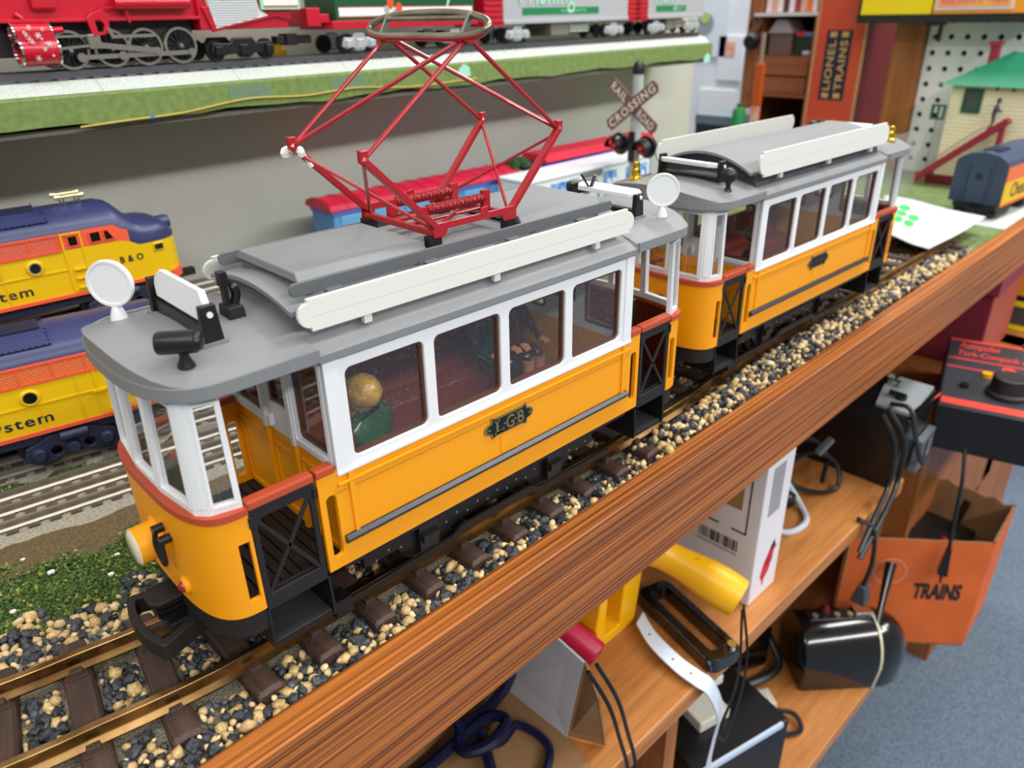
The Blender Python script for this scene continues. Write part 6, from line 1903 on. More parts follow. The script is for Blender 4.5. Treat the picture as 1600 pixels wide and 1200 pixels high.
P(MB().prism([(2.0, 3.4), (2.5, 3.8), (2.5, 3.3), (2.1, 3.0)], xz, -0.05, -0.03), 'bird_wing', M('dark red print', (120, 20, 40), 0.6), bd)
# yellow hand scanner on its cradle
YH = M('handle yellow', (246, 182, 10), 0.35)
h = thing('yellow_hand_lamp', (17.2, 1.6, S1), 0, 'yellow hand lamp with a pistol grip and wrist cord on the middle shelf', 'lamp')
P(MB().plate([(-0.6, 0.0), (0.7, 0.0), (1.6, 6.2), (0.3, 7.2), (-3.2, 7.0), (-4.0, 2.0), (-3.6, 0.0)], [[(-3.0, 0.8), (-1.2, 0.8), (-0.7, 5.4), (-2.6, 5.6)][::-1]], XZ, -0.5, 2.4), 'cradle', YH, h, bevel=0.15)
pts = spline([(0.6, 0.6, 6.4), (1.9, -0.6, 6.4), (2.9, -2.4, 5.7), (3.7, -4.6, 4.9), (4.4, -7.0, 4.0)], 5)
rr_ = [1.25 + 0.16 * cos(i * 0.36) for i in range(len(pts))]
P(MB().tube(pts, rr_, 16, flat=1.15), 'grip', YH, h, smooth=True)
P(MB().cyl((3.3, -3.8, 6.1), (3.35, -3.8, 6.6), 0.28, n=12), 'trigger', M('trigger amber', (226, 150, 10), 0.4), h)
c = spline([(4.3, -7.5, 3.8), (3.6, -8.7, 0.0), (3.2, -8.8, -4.6), (1.8, -8.9, -7.0), (0.8, -8.8, -5.2), (2.4, -8.8, -1.2), (4.0, -7.6, 3.6)], 8)
P(MB().tube(c, 0.11, 6), 'wrist_cord', BLK, h, smooth=True)
# black bent bracket and white strap
k_ = thing('black_clamp', (19.9, -2.2, S1), -0.26, 'glossy black bent clamp lying beside the yellow hand lamp', 'clamp')
ou = rrect(-1.5, 1.5, -4.6, 4.2, 0.7, 5); inn = rrect(-0.7, 0.8, -3.6, 3.4, 0.3, 5)
P(MB().ring(ou, inn, XY, 0.0, 1.3), 'clamp_frame', M('glossy black', (12, 12, 14), 0.1, coat=0.8), k_, bevel=0.12)
P(MB().cyl((0.9, -4.0, 1.3), (0.9, -4.0, 1.55), 0.35, n=12), 'rivet', CHROME, k_)
w = thing('white_strap', (17.2, -2.2, S1), 0.0, 'white perforated strap hanging over the middle shelf edge', 'strap')
path = [(0.4, 2.6, 0.9), (-0.6, 0.6, 0.8), (-1.1, -2.0, 0.6), (-1.0, -3.7, 0.35), (-0.3, -4.35, -0.6), (1.6, -4.4, -4.6), (1.4, -4.4, -6.8), (0.9, -4.4, -9.6), (1.2, -4.4, -11.2)]
pts = spline(path, 5)
ring = []
for i, p in enumerate(pts):
    d_ = (pts[min(i + 1, len(pts) - 1)] - pts[max(i - 1, 0)]).normalized()
    sd = d_.cross(Vector((1, 0.3, 0.2))).normalized() if i > 22 else Vector((1, 0.35, 0)).normalized()
    sd = Vector((1, 0.3, 0)).normalized()
    nn = d_.cross(sd).normalized()
    hw_ = 0.72
    ring.append([tuple(p + sd * hw_ + nn * 0.06), tuple(p + sd * hw_ - nn * 0.06), tuple(p - sd * hw_ - nn * 0.06), tuple(p - sd * hw_ + nn * 0.06)])
so = P(MB().loft(ring), 'strap', M('pale blue white vinyl', (214, 226, 240), 0.35), w, smooth=True)
for i in (4, 9, 13, 31):
    p = pts[i]
    P(MB().sphere((p.x, p.y, p.z + 0.06), 0.1, 8, (1, 1, 0.6)), 'strap_hole', M('hole brown', (110, 84, 70), 0.6), so)
# red tube
rt_ = put(MB().lathe([(0.75, 0), (0.95, 0.0), (0.95, 0.96), (0.85, 1.0), (0.6, 1.0), (0.6, 0.9), (0, 0.9)], (-0.8, 4.4, 2.6), (0, 0, 1.0), 20).build('red_tube', M('crimson tube', (190, 20, 66), 0.4), None, smooth=True), (12.4, 0.2, S1), (0, 0, 0))
tag(rt_, 'crimson cardboard tube lying on the middle shelf under the edge board', 'tube')
# open carton, navy cable
cb = thing('torn_carton', (7.0, -1.5, S1), 0.0, 'torn cardboard carton with white lining at the left of the middle shelf', 'box')
WL = M('white lining', (206, 208, 214), 0.7)
lin_ = [(-1.2, 5.5), (1.4, 1.0), (0.4, -1.0)]
P(MB().hexa([(-0.8, 5.6, 0.14), (-0.7, -0.9, 0.14), (-0.85, -0.9, 0.14), (-0.95, 5.6, 0.14), (-0.5, 4.5, 8.7), (-1.2, -2.6, 8.5), (-1.35, -2.6, 8.5), (-0.65, 4.5, 8.7)]), 'inner_wall', WL, cb)
P(MB().hexa([(-0.65, -0.95, 0.3), (0.55, -3.1, 0.2), (0.4, -3.15, 0.2), (-0.8, -0.95, 0.3), (-1.15, -2.65, 8.5), (-2.0, -4.4, 7.6), (-2.15, -4.4, 7.6), (-1.3, -2.65, 8.5)]), 'torn_flap', KRAFT, cb)
P(MB().prism([(-14, 5.8), (-0.8, 5.8), (-0.7, -0.9), (-1.4, -3.6), (-14, -3.6)], XY, 0, 0.14), 'carton_floor', KRAFT, cb)
P(MB().box(-14, -13.8, -3.6, 5.8, 0, 8.0), 'back_wall', KRAFT, cb)
nv = thing('navy_cable', (0.3, -0.5, S1 + 0.3), 0.0, 'tangled navy power cable in the torn carton', 'cable')
NC = M('navy cable', (18, 22, 54), 0.3)
lp1 = spline([(-5.5, 2.8, 0.4), (-2.2, 2.4, 0.5), (0.0, 2.2, 1.0), (2.4, 2.0, 1.3), (3.0, 0.8, 1.5), (1.0, 0.2, 1.6), (-0.4, 1.2, 1.3), (0.6, 2.6, 1.1), (3.2, 2.6, 1.2), (5.0, 2.4, 3.2), (5.2, 3.6, 6.5), (4.6, 4.4, 8.6)], 7)
lp2 = spline([(0.2, 1.6, 0.9), (2.0, 0.4, 0.7), (3.8, 0.6, 0.6), (4.2, -1.8, 0.4), (2.2, -3.2, 0.3), (-1.0, -4.5, 0.3)], 7)
lp3 = spline([(1.5, 1.6, 1.0), (0.2, -0.8, 0.6), (-1.2, -3.2, 0.4)], 7)
lp4 = spline([(-4.0, 2.2, 0.6), (-3.0, 0.2, 0.5), (-3.6, -2.6, 0.4)], 7)
lp5 = spline([(0.4, 2.2, 1.0), (0.2, 3.0, 4.0), (0.5, 3.4, 8.0)], 7)
for i, l in enumerate((lp1, lp2, lp3, lp4, lp5)):
    P(MB().tube(l, 0.38 if i in (0, 2) else 0.3, 8), 'cable_loop', NC, nv, smooth=True)
tc_ = thing('black_leads', (6.5, -4.9, S1), 0.0, 'pair of thin black leads hanging over the torn carton', 'cable')
for dx in (0, 0.75):
    P(MB().tube(spline([(-1.9 + dx, -0.4, 9.5), (-1.2 + dx, -1.5, 7.0), (0.0 + dx, -1.6, 3.0), (1.0 + dx, -1.6, -0.5), (1.4 + dx, -1.7, -5.0)], 6), 0.13, 6), 'lead', BLK, tc_, smooth=True)
# coils further right
gl = thing('grey_cable_loop', (36.0, -1.0, S1), 0.0, 'pale grey cable loop with black connector on the middle shelf', 'cable')
P(MB().tube(spline([(-0.5, 3.0, 4.5), (-0.9, 1.5, 1.5), (0.0, -0.9, 0.3), (2.6, -1.6, 0.3), (4.6, -0.2, 0.4), (5.0, 2.0, 2.2), (3.4, 3.2, 4.2), (1.5, 2.4, 3.0), (0.6, 1.2, 1.0)], 7), 0.3, 8), 'loop', M('grey cable', (186, 194, 202), 0.4), gl, smooth=True)
P(MB().bar((1.2, 1.8, 0.8), (4.4, 0.9, 1.2), 1.3, 1.3), 'connector', BLK, gl, bevel=0.15)
for y in (0.8, 1.6):
    P(MB().sphere((3.4, y - 0.2, 1.85), 0.22, 8), 'terminal', CHROME, gl)
bl = thing('black_power_cord', (42.5, -0.5, S1), 0.0, 'coiled black power cord beside the grey cable loop', 'cable')
P(MB().tube(spline([(-2, 3, 0.6), (1, 2.4, 2.6), (3, 1.0, 3.6), (4.4, -0.8, 2.4), (3.6, -1.6, 0.5), (1.4, -0.8, 0.5), (-0.4, 1.2, 1.4), (0.8, 2.6, 3.2), (3.6, 2.2, 4.4), (4.6, 0.4, 3.0), (2.2, -0.6, 1.2)], 7), 0.24, 7), 'loop', BLK, bl, smooth=True)
P(MB().bar((2.2, 0.4, 4.0), (3.6, -0.2, 5.4), 0.7, 0.5), 'plug', GRYD, bl, bevel=0.1)
# large black transformer with grey control plate
tf = thing('black_transformer', (49.6, -5.4, S1), 0.0, 'big black transformer with a grey control plate at the shelf end', 'transformer')
P(MB().hexa([(0.3, 0, 0), (8.2, 0, 0), (8.2, 11, 0), (0.3, 11, 0), (0, -0.8, 8.0), (8.0, -0.2, 8.3), (8.2, 11, 8.3), (0.3, 11, 8.0)]), 'case', M('transformer black', (18, 17, 19), 0.35), tf, bevel=0.15)
gp = P(MB().hexa([(0.7, -0.6, 8.0), (7.8, 0.0, 8.3), (7.8, 4.4, 8.3), (0.9, 2.9, 8.0), (0.7, -0.6, 8.3), (7.8, 0.0, 8.6), (7.8, 4.4, 8.6), (0.9, 2.9, 8.3)]), 'control_plate', M('grey enamel plate', (146, 152, 156), 0.4), tf)
P(MB().box(0.6, 7.9, -0.75, -0.35, 8.05, 8.4), 'plate_edge', CHROME, gp)
P(MB().cyl((3.2, 1.4, 8.3), (3.2, 1.4, 8.8), 0.5, n=14).box(3.0, 3.4, 1.0, 2.6, 8.6, 9.0), 'switch', BLK, gp)
P(MB().box(1.6, 2.4, 0.5, 1.2, 8.3, 8.34), 'red_mark', M('mark red', (200, 50, 40), 0.5), gp)
for x, y in ((5.5, 2.6), (6.6, 3.2), (5.6, 3.6)):
    P(MB().cyl((x, y, 8.4), (x, y, 9.1), 0.26, n=10), 'terminal', STEEL, gp)
P(MB().hexa([(5.0, -0.9, 0.0), (8.3, -0.9, 0.0), (8.3, -0.2, 0.0), (5.0, -0.2, 0.0), (5.4, -0.9, 3.4), (8.6, -0.9, 4.0), (8.6, -0.2, 4.0), (5.4, -0.2, 3.4)]), 'corner_foot', M('worn grey metal', (120, 126, 134), 0.4, 0.5), tf)
for i, (x, y0) in enumerate(((-2.6, -0.6), (-1.2, -0.9))):
    P(MB().tube(spline([(x, 1.0, 9.2), (x + 0.1, y0, 6.5), (x + 0.5, y0 - 0.2, 2.0), (x - 2.6, y0 - 0.6, 0.2 - 0.4 * i), (x - 5.4 - i, -1.4, -2.4 - i)], 6), 0.26, 7), 'mains_lead', BLK, tf, smooth=True)
P(MB().tube(spline([(1.2, 1.6, 8.6), (0.6, -0.4, 8.9), (0.8, -1.4, 6.0), (3.0, -1.8, 2.6), (5.4, -1.4, 2.0), (7.4, -1.0, 3.2)], 6), 0.24, 7), 'hanging_lead', M('dark grey lead', (44, 46, 50), 0.4), tf, smooth=True)
# hanging adaptor
ad = thing('plug_adaptor', (41.0, -7.2, -30), 0.0, 'grey-black plug adaptor hanging on a flat lead below the middle shelf', 'plug')
P(MB().tube(spline([(1.5, 1.4, 8.9), (2.8, 0.3, 7.6), (3.0, -0.2, 4.0), (2.4, -0.1, 1.2)], 6), 0.32, 7, flat=0.6), 'lead', M('dark grey lead', (44, 46, 50)), ad, smooth=True)
P(MB().hexa([(1.7, -0.8, -0.6), (3.3, -0.8, -0.6), (3.3, 0.7, -0.6), (1.7, 0.7, -0.6), (2.0, -0.4, 1.4), (3.0, -0.4, 1.4), (3.0, 0.3, 1.4), (2.0, 0.3, 1.4)]), 'plug_body', M('plug grey', (58, 58, 62), 0.4), ad, bevel=0.12)
# sloping power pack
pk = thing('power_pack', (58.6, -5.7, -20.15), 0.27, 'black power pack with a big dial and red lettering on the drawer case', 'power pack')
P(MB().box(0, 20, -11.5, 0, 0, 5.0), 'case', BLK, pk, bevel=0.12)
def tp(u, v, t):   # u to the right (along -y), v away from the viewer (along +x)
    return (10 + v, -5.2 - u, 5.0 + t)
face = P(MB().prism([(-5.0, -9.8), (6.0, -9.8), (6.0, 9.8), (-5.0, 9.8)], tp, 0, 0.06), 'face_plate', M('face charcoal', (52, 55, 62), 0.4), pk)
PR = M('pack red print', (236, 66, 52), 0.5)
for v0, v1 in ((-9.4, -8.0), (9.2, 9.7), (3.2, 3.5), (0.6, 0.85)):
    P(MB().prism([(-4.9, v0), (5.9, v0), (5.9, v1), (-4.9, v1)], tp, 0.06, 0.1), 'red_line', PR, face)
P(MB().text(('Autopulse', 0.015, 0.2, 1.0), tp, -4.0, 0.2, 6.3, 8.6, 0.12).text(('Tork-Compack A', 0.012, 0.2, 1.0), tp, -4.0, 3.0, 3.9, 6.0, 0.12).text(('2', 0.04, 0, 1), tp, 0.4, 2.0, -0.4, 2.8, 0.12), 'lettering', PR, face, normals=False)
cen = tp(0.9, -4.8, 0.06)
P(MB().lathe([(2.0, 0), (2.0, 0.2), (1.75, 0.3), (1.6, 0.95), (1.4, 1.0), (0, 0.95)], cen, (cen[0], cen[1], cen[2] + 2.2), 28), 'dial_knob', BLKM, pk, smooth=30)
c2 = tp(-1.0, -0.8, 0.06)
P(MB().cyl(c2, (c2[0], c2[1], c2[2] + 0.5), 0.5, n=14), 'yellow_lamp', M('lamp amber', (240, 170, 20), 0.3), pk)
c3 = tp(3.0, -1.6, 0.06)
P(MB().cyl(c3, (c3[0], c3[1], c3[2] + 0.5), 0.4, n=14), 'red_lamp', M('lamp ruby', (150, 20, 50), 0.3), pk)
c4 = tp(-3.0, -4.6, 0.06)
P(MB().cyl(c4, (c4[0], c4[1], c4[2] + 0.4), 0.45, n=14), 'toggle', BLK, pk)
ml = spline([(0.2, -3.5, 0.6), (-1.4, -4.0, -3.0), (-2.6, -4.2, -7.0), (-3.2, -4.4, -9.8)], 7)
P(MB().tube(ml, 0.2, 7), 'mains_lead', BLK, pk, smooth=True)
plug = MB().hexa([(-0.7, -0.5, -3.1), (0.7, -0.5, -3.1), (0.7, 0.5, -3.1), (-0.7, 0.5, -3.1), (-0.3, -0.25, 0), (0.3, -0.25, 0), (0.3, 0.25, 0), (-0.3, 0.25, 0)])
plug.box(-0.5, -0.3, -0.1, 0.1, -4.2, -3.1).box(0.3, 0.5, -0.1, 0.1, -4.2, -3.1)
put(P(plug, 'mains_plug', BLK, pk), (-3.2, -4.4, -9.7))
# orange TRAINS carton on the lower shelf
S2 = -44.58
tr = thing('trains_carton', (62, -8, S2), 0.0, 'open orange cardboard box lettered TRAINS on the lower shelf', 'box')
OC = M('orange cardboard', (206, 96, 36), 0.75, var=0.1, vscale=20)
foot = [(-10.6, 5.6), (-0.8, -5.9), (8.2, -5.4), (8.6, 4.8)]
HT = 14.6
for i in range(4):
    a, c_ = Vector((*foot[i], 0)), Vector((*foot[(i + 1) % 4], 0))
    n_ = (c_ - a).cross(Vector((0, 0, 1))).normalized() * -0.25
    jag = MB()
    segs = 10
    rg = []
    for k in range(segs + 1):
        p = a.lerp(c_, k / segs)
        z = HT + (0.25 * sin(k * 2.7 + i) if i in (1, 2) else 0.08 * sin(k * 3.1))
        rg.append([tuple(p), (p.x, p.y, z), (p.x + n_.x, p.y + n_.y, z), (p.x + n_.x, p.y + n_.y, 0)])
    P(jag.loft(rg), 'carton_wall', OC, tr)
    rg2 = [[(q[2][0] + n_.x * 0.1, q[2][1] + n_.y * 0.1, 0.2), (q[2][0] + n_.x * 0.1, q[2][1] + n_.y * 0.1, q[2][2]), (q[1][0], q[1][1], q[1][2] + 0.02), (q[2][0] + n_.x * 0.3, q[2][1] + n_.y * 0.3, q[2][2] - 0.1), (q[2][0] + n_.x * 0.3, q[2][1] + n_.y * 0.3, 0.2)] for q in rg]
    P(MB().loft(rg2), 'carton_lining', KRAFT, tr)
P(MB().prism(foot, XY, 0, 0.2), 'carton_bottom', KRAFT, tr)
A_, B_ = Vector((*foot[0], 0)), Vector((*foot[1], 0))
ex_ = (B_ - A_).normalized(); nx_ = ex_.cross(Vector((0, 0, 1))).normalized()
fn = lambda u, v, t: tuple(A_ + ex_ * u + nx_ * t + Vector((0, 0, v)))
P(MB().text(('TRAINS', 0.045, 0, 1.0), fn, 8.1, 13.2, 6.6, 8.9, 0.05), 'lettering', M('carton print', (30, 24, 22), 0.6), tr, normals=False)
P(MB().ring(circ(5.2, 10.2, 1.8, 24), circ(5.2, 10.2, 1.6, 24), fn, 0.0, 0.04), 'stamp_ring', M('faded stamp', (206, 130, 96), 0.7), tr)
iv = thing('boxed_transformer', (62.2, -7.6, S2 + 0.25), 0.0, 'black transformer with an oval badge inside the TRAINS box', 'transformer')
P(MB().prism([(-7.6, 4.2), (-1.4, -3.4), (6.2, -3.2), (6.6, 4.0)], XY, 0, 10.5), 'case', BLK, iv, bevel=0.3)
P(MB().prism([(-3.6 + 1.9 * cos(t), 0.8 + 1.5 * sin(t)) for t in [2 * pi * i / 24 for i in range(24)]], XY, 10.5, 10.7), 'badge_rim', M('badge gold', (170, 160, 130), 0.4, 0.4), iv)
P(MB().prism([(-3.6 + 1.7 * cos(t), 0.8 + 1.3 * sin(t)) for t in [pi * i / 12 for i in range(13)]], XY, 10.7, 10.8), 'badge_red', M('badge red', (190, 50, 50), 0.4), iv)
P(MB().prism([(-3.6 + 1.7 * cos(t), 0.8 + 1.3 * sin(t)) for t in [pi + pi * i / 12 for i in range(13)]], XY, 10.7, 10.8), 'badge_blue', M('badge blue', (60, 80, 150), 0.4), iv)
P(MB().bar((4.2, -1.0, 10.0), (5.2, -1.6, 14.5), 0.7, 0.6), 'lever', BLK, iv, bevel=0.1)
P(MB().sphere((1.0, -1.2, 10.9), 0.5, 10), 'red_button', M('button red', (140, 24, 40), 0.3), iv)
# vintage transformer with lever in front
vt = thing('vintage_transformer', (48.2, -5.2, S2), -0.72, 'rounded black vintage transformer with chrome trim and a long lever', 'transformer')
prof = [(-3.1, 0), (3.1, 0)] + [(3.6 * cos(a), 3.2 + 4.4 * sin(a)) for a in [pi * i / 12 for i in range(13)]]
rings = []
for x, s_ in ((-5.5, 0.96), (-5.0, 1.0), (2.5, 1.0), (3.6, 0.97), (4.6, 0.88), (5.4, 0.74), (6.0, 0.55), (6.35, 0.3), (6.42, 0.1)):
    rings.append([(x, y * s_, z * (0.5 + 0.5 * s_) if z > 0 else 0) for y, z in prof])
BK = M('bakelite', (13, 11, 11), 0.16, coat=0.5)
P(MB().loft(rings), 'case', BK, vt, smooth=40)
P(MB().loft([[(x, y * 1.02, z * 1.015) for y, z in prof] for x in (2.4, 2.65)]), 'chrome_band', M('cream band', (206, 196, 170), 0.3), vt)
P(MB().box(-4.6, 2.2, -0.75, 0.75, 7.2, 7.75), 'top_plate', M('black face', (24, 24, 26), 0.3), vt, bevel=0.1)
P(MB().box(0.4, 2.3, -0.6, 0.9, 7.7, 8.2), 'chrome_plate', CHROME, vt, bevel=0.1)
for x in (-3.8, -1.4, 0.0):
    P(MB().cyl((x, -0.2, 7.6), (x, -0.2, 8.0), 0.32, n=10), 'terminal', M('dull brass', (170, 156, 110), 0.4, 0.7), vt)
P(MB().lathe([(0.5, 0), (0.55, 0.5), (0.3, 1.0), (0, 1.0)], (-2.4, 0.6, 7.5), (-2.4, 0.6, 8.6), 12), 'red_button', M('button maroon', (96, 20, 34), 0.2), vt, smooth=True)
P(MB().tube([(2.6, -1.2, 7.0), (3.6, 0.4, 9.0), (5.0, 2.6, 12.2)], [0.32, 0.36, 0.6], 10), 'lever', BK, vt, smooth=True)
ot = thing('terminal_transformer', (41.8, 4.4, S2), -0.4, 'flat black transformer with rows of brass screws behind the vintage one', 'transformer')
P(MB().box(-5.2, 2.6, -3.2, 3.2, 0, 5.6), 'case', BK, ot, bevel=0.2)
for i in range(3):
    for j in range(3):
        P(MB().lathe([(0.36, 0), (0.36, 0.6), (0.2, 1.0), (0, 1.0)], (-4.4 + i * 1.5, -2.2 + j * 1.4, 5.6), (-4.4 + i * 1.5, -2.2 + j * 1.4, 6.1), 10), 'screw', M('dull brass', (170, 156, 110)), ot)
P(MB().prism([(0.9 + 1.4 * cos(t), 1.6 + 1.1 * sin(t)) for t in [2 * pi * i / 24 for i in range(24)]], XY, 5.6, 5.75), 'badge', M('badge gold', (170, 160, 130)), ot)
P(MB().prism([(0.9 + 1.2 * cos(t), 1.6 + 0.9 * sin(t)) for t in [pi * i / 12 for i in range(13)]], XY, 5.75, 5.8), 'badge_red', M('badge red', (190, 50, 50)), ot)
P(MB().tube(spline([(3.4, -2.0, 3.0), (3.0, -4.6, 1.0), (-1.0, -5.2, 0.6), (-5.0, -4.4, 0.5), (-7.5, -2.0, 0.4)], 6), 0.45, 8, flat=0.6), 'mains_lead', BLK, ot, smooth=True)
wpg = thing('white_plug_block', (36.4, -2.2, S2), -0.6, 'white ribbed plug block with a short black cord on the lower shelf', 'plug')
P(MB().hexa([(-1.6, -1.2, 0), (1.6, -1.2, 0), (1.6, 1.2, 0), (-1.6, 1.2, 0), (-1.2, -1.0, 2.2), (1.4, -1.0, 2.2), (1.4, 1.0, 2.2), (-1.2, 1.0, 2.2)]), 'block', M('ivory block', (214, 210, 198), 0.5), wpg, bevel=0.15)
for k in range(6):
    P(MB().box(-0.9 + k * 0.4, -0.75 + k * 0.4, -1.02, 1.02, 2.15, 2.26), 'rib', M('ivory block', (214, 210, 198)), wpg)
P(MB().tube(spline([(1.4, -0.6, 0.8), (3.2, -1.4, 0.8), (3.0, -3.2, 0.5), (0.6, -3.2, 0.4), (-1.8, -2.4, 0.4)], 6), 0.26, 7), 'cord', BLK, wpg, smooth=True)
P(MB().box(-3.2, -1.8, -3.4, -2.6, 0.05, 0.8), 'connector', M('ivory block', (214, 210, 198)), wpg, bevel=0.08)
bb = thing('black_case', (26.0, -2.0, S2), -0.25, 'black case with a white edge strip on the lower shelf below the strap', 'case')
P(MB().box(-5.5, 5.5, -4.5, 6, 0, 9), 'case', BLK, bb, bevel=0.2)
P(MB().box(-5.6, 4.6, -4.6, -4.3, 8.6, 9.1), 'edge_strip', M('pale edge strip', (190, 206, 226), 0.3), bb)
P(MB().box(-2.5, 1.0, -1.6, 1.2, 9.0, 10.2), 'white_block', M('ivory block', (214, 210, 198)), bb, bevel=0.15)
P(MB().bar((-4, 1.5, 9.4), (4.5, 3.2, 10.2), 1.6, 0.8), 'black_arm', BLK, bb, bevel=0.2)
P(MB().box(1.5, 2.8, 1.2, 5.2, 9.6, 10.6), 'white_bar', WHT, bb, bevel=0.1)
# boxes right of the drawers
mb_ = thing('maroon_box', (90.5, 1.4, -20.15), 0.05, 'maroon cardboard box with a lid on the drawer case', 'box')
MR = M('maroon card', (132, 40, 60), 0.6, var=0.08, vscale=14)
P(MB().box(-8.6, 6.6, -4.0, 7, 0, 9.8), 'box_body', MR, mb_, bevel=0.08)
P(MB().box(-9.0, 7.0, -4.5, 7.4, 9.8, 13.0), 'lid', M('maroon lid', (146, 46, 70), 0.55), mb_, bevel=0.1)
P(MB().box(-8.4, 6.4, -4.06, -4.0, 0, 9.8), 'box_end', M('brick card', (170, 76, 56), 0.6), mb_)
oy = thing('orange_yellow_box', (107.5, -1.8, -20.15), 0.05, 'yellow box with an orange upper part at the right edge', 'box')
P(MB().box(-7.5, 6, -4, 5, 0, 4.2), 'yellow_part', M('box yellow', (244, 214, 0)), oy)
P(MB().box(-7.5, 6, -4, 5, 4.2, 5.0), 'black_edge', BLKM, oy)
P(MB().box(-7.5, 6, -4, 5, 5.0, 13), 'orange_part', M('box orange', (246, 160, 30)), oy)
P(MB().box(-7.6, -7.5, -3.0, 3.0, 0.8, 3.4), 'dark_print', M('dark print', (70, 66, 60)), oy)
tb(MB().box(94, 116, -5.2, 20, -78, -20.2), 'drawer_case', PANELW, bevel=0.1)
# ================================================================== little passengers
def figure(name, loc, rz, label, J, E, rad, skin_mat, cat='figurine', scale=1.0):
    t = thing(name, loc, rz, label, cat)
    names = list(J)
    me = bpy.data.meshes.new('body')
    me.from_pydata([tuple(c * K * scale for c in J[n_]) for n_ in names], [(names.index(a), names.index(b_)) for a, b_ in E], [])
    o = bpy.data.objects.new('body', me)
    COL.objects.link(o)
    o.parent = t
    me.materials.append(skin_mat)
    sk = o.modifiers.new('skin', 'SKIN')
    lay = me.skin_vertices[0] if me.skin_vertices else None
    if lay is None:
        bmx = bmesh.new(); bmx.from_mesh(me); bmx.verts.layers.skin.verify(); bmx.to_mesh(me); bmx.free()
        lay = me.skin_vertices[0]
    for i, n_ in enumerate(names):
        r = rad[n_] * K * scale
        lay.data[i].radius = (r, r)
        lay.data[i].use_root = (n_ == 'pelvis')
    sb = o.modifiers.new('sub', 'SUBSURF'); sb.levels = sb.render_levels = 2
    sk.use_smooth_shade = True
    return t
SIT = {'pelvis': (0, 0, 0.45), 'waist': (0, 0.02, 0.95), 'chest': (0, 0, 1.7), 'neck': (0, 0.02, 2.35), 'chin': (0, 0.1, 2.6), 'head': (0, 0.08, 3.0), 'crown': (0, 0.02, 3.3),
       'sh_l': (-0.62, 0, 2.05), 'el_l': (-0.85, 0.25, 1.3), 'wr_l': (-0.65, 0.95, 0.95), 'ha_l': (-0.6, 1.25, 0.95),
       'sh_r': (0.62, 0, 2.05), 'el_r': (0.85, 0.25, 1.3), 'wr_r': (0.65, 0.95, 0.95), 'ha_r': (0.6, 1.25, 0.95),
       'hip_l': (-0.3, 0.1, 0.35), 'kn_l': (-0.35, 1.25, 0.42), 'an_l': (-0.35, 1.3, -0.95), 'to_l': (-0.35, 1.75, -1.2),
       'hip_r': (0.3, 0.1, 0.35), 'kn_r': (0.35, 1.25, 0.42), 'an_r': (0.35, 1.3, -0.95), 'to_r': (0.35, 1.75, -1.2)}
EDG = [('pelvis', 'waist'), ('waist', 'chest'), ('chest', 'neck'), ('neck', 'chin'), ('chin', 'head'), ('head', 'crown'), ('chest', 'sh_l'), ('sh_l', 'el_l'), ('el_l', 'wr_l'), ('wr_l', 'ha_l'), ('chest', 'sh_r'), ('sh_r', 'el_r'), ('el_r', 'wr_r'), ('wr_r', 'ha_r'),
       ('pelvis', 'hip_l'), ('hip_l', 'kn_l'), ('kn_l', 'an_l'), ('an_l', 'to_l'), ('pelvis', 'hip_r'), ('hip_r', 'kn_r'), ('kn_r', 'an_r'), ('an_r', 'to_r')]
RAD = {'pelvis': 0.48, 'waist': 0.48, 'chest': 0.55, 'neck': 0.22, 'chin': 0.3, 'head': 0.42, 'crown': 0.3, 'sh_l': 0.32, 'sh_r': 0.32, 'el_l': 0.22, 'el_r': 0.22, 'wr_l': 0.16, 'wr_r': 0.16, 'ha_l': 0.14, 'ha_r': 0.14, 'hip_l': 0.38, 'hip_r': 0.38, 'kn_l': 0.27, 'kn_r': 0.27, 'an_l': 0.18, 'an_r': 0.18, 'to_l': 0.14, 'to_r': 0.14}
def hair(t, mat, s=1.0, long=False):
    b = MB().sphere((0, -0.02 * s, 3.12 * s), 0.62 * s, 16, (0.92, 1.0, 0.92))
    if long:
        b.sphere((0, -0.3 * s, 2.7 * s), 0.5 * s, 14, (1, 0.8, 1.2))
    return b.build('hair', mat, t, smooth=True)
def face(t, s=1.0):
    m_ = M('face ink', (50, 30, 24), 0.5)
    for x in (-0.14, 0.14):
        MB().sphere((x * s, 0.52 * s, 2.98 * s), 0.05 * s, 8).build('eye', m_, t)
    MB().sphere((0, 0.56 * s, 2.84 * s), 0.08 * s, 8).build('nose', SKIN, t)
    MB().box(-0.12 * s, 0.12 * s, 0.44 * s, 0.5 * s, 2.66 * s, 2.7 * s).build('mouth', M('lip paint', (150, 60, 50), 0.5), t)
def hands(t, J, s=1.0):
    for k in ('l', 'r'):
        p = Vector(J['ha_' + k]) * s
        h = MB().sphere(tuple(p), 0.17 * s, 10, (0.9, 1.2, 0.7))
        for q in range(4):
            h.tube([p + Vector(((q - 1.5) * 0.085, 0.12, 0.02)) * s, p + Vector(((q - 1.5) * 0.09, 0.3 - 0.03 * abs(q - 1.5), -0.02)) * s, p + Vector(((q - 1.5) * 0.09, 0.36, -0.12)) * s], [0.05 * s, 0.045 * s, 0.035 * s], 6)
        sg = 1 if k == 'l' else -1
        h.tube([p + Vector((sg * 0.12, 0, 0.02)) * s, p + Vector((sg * 0.24, 0.14, 0.02)) * s], [0.055 * s, 0.04 * s], 6)
        h.build('hand', SKIN, t, smooth=True)
def head_skin(t, s=1.0):
    MB().sphere((0, 0.1 * s, 2.92 * s), 0.5 * s, 16, (0.86, 0.95, 1.1)).build('head', SKIN, t, smooth=True)
def coat(t, J, s, mat, legs):
    pass
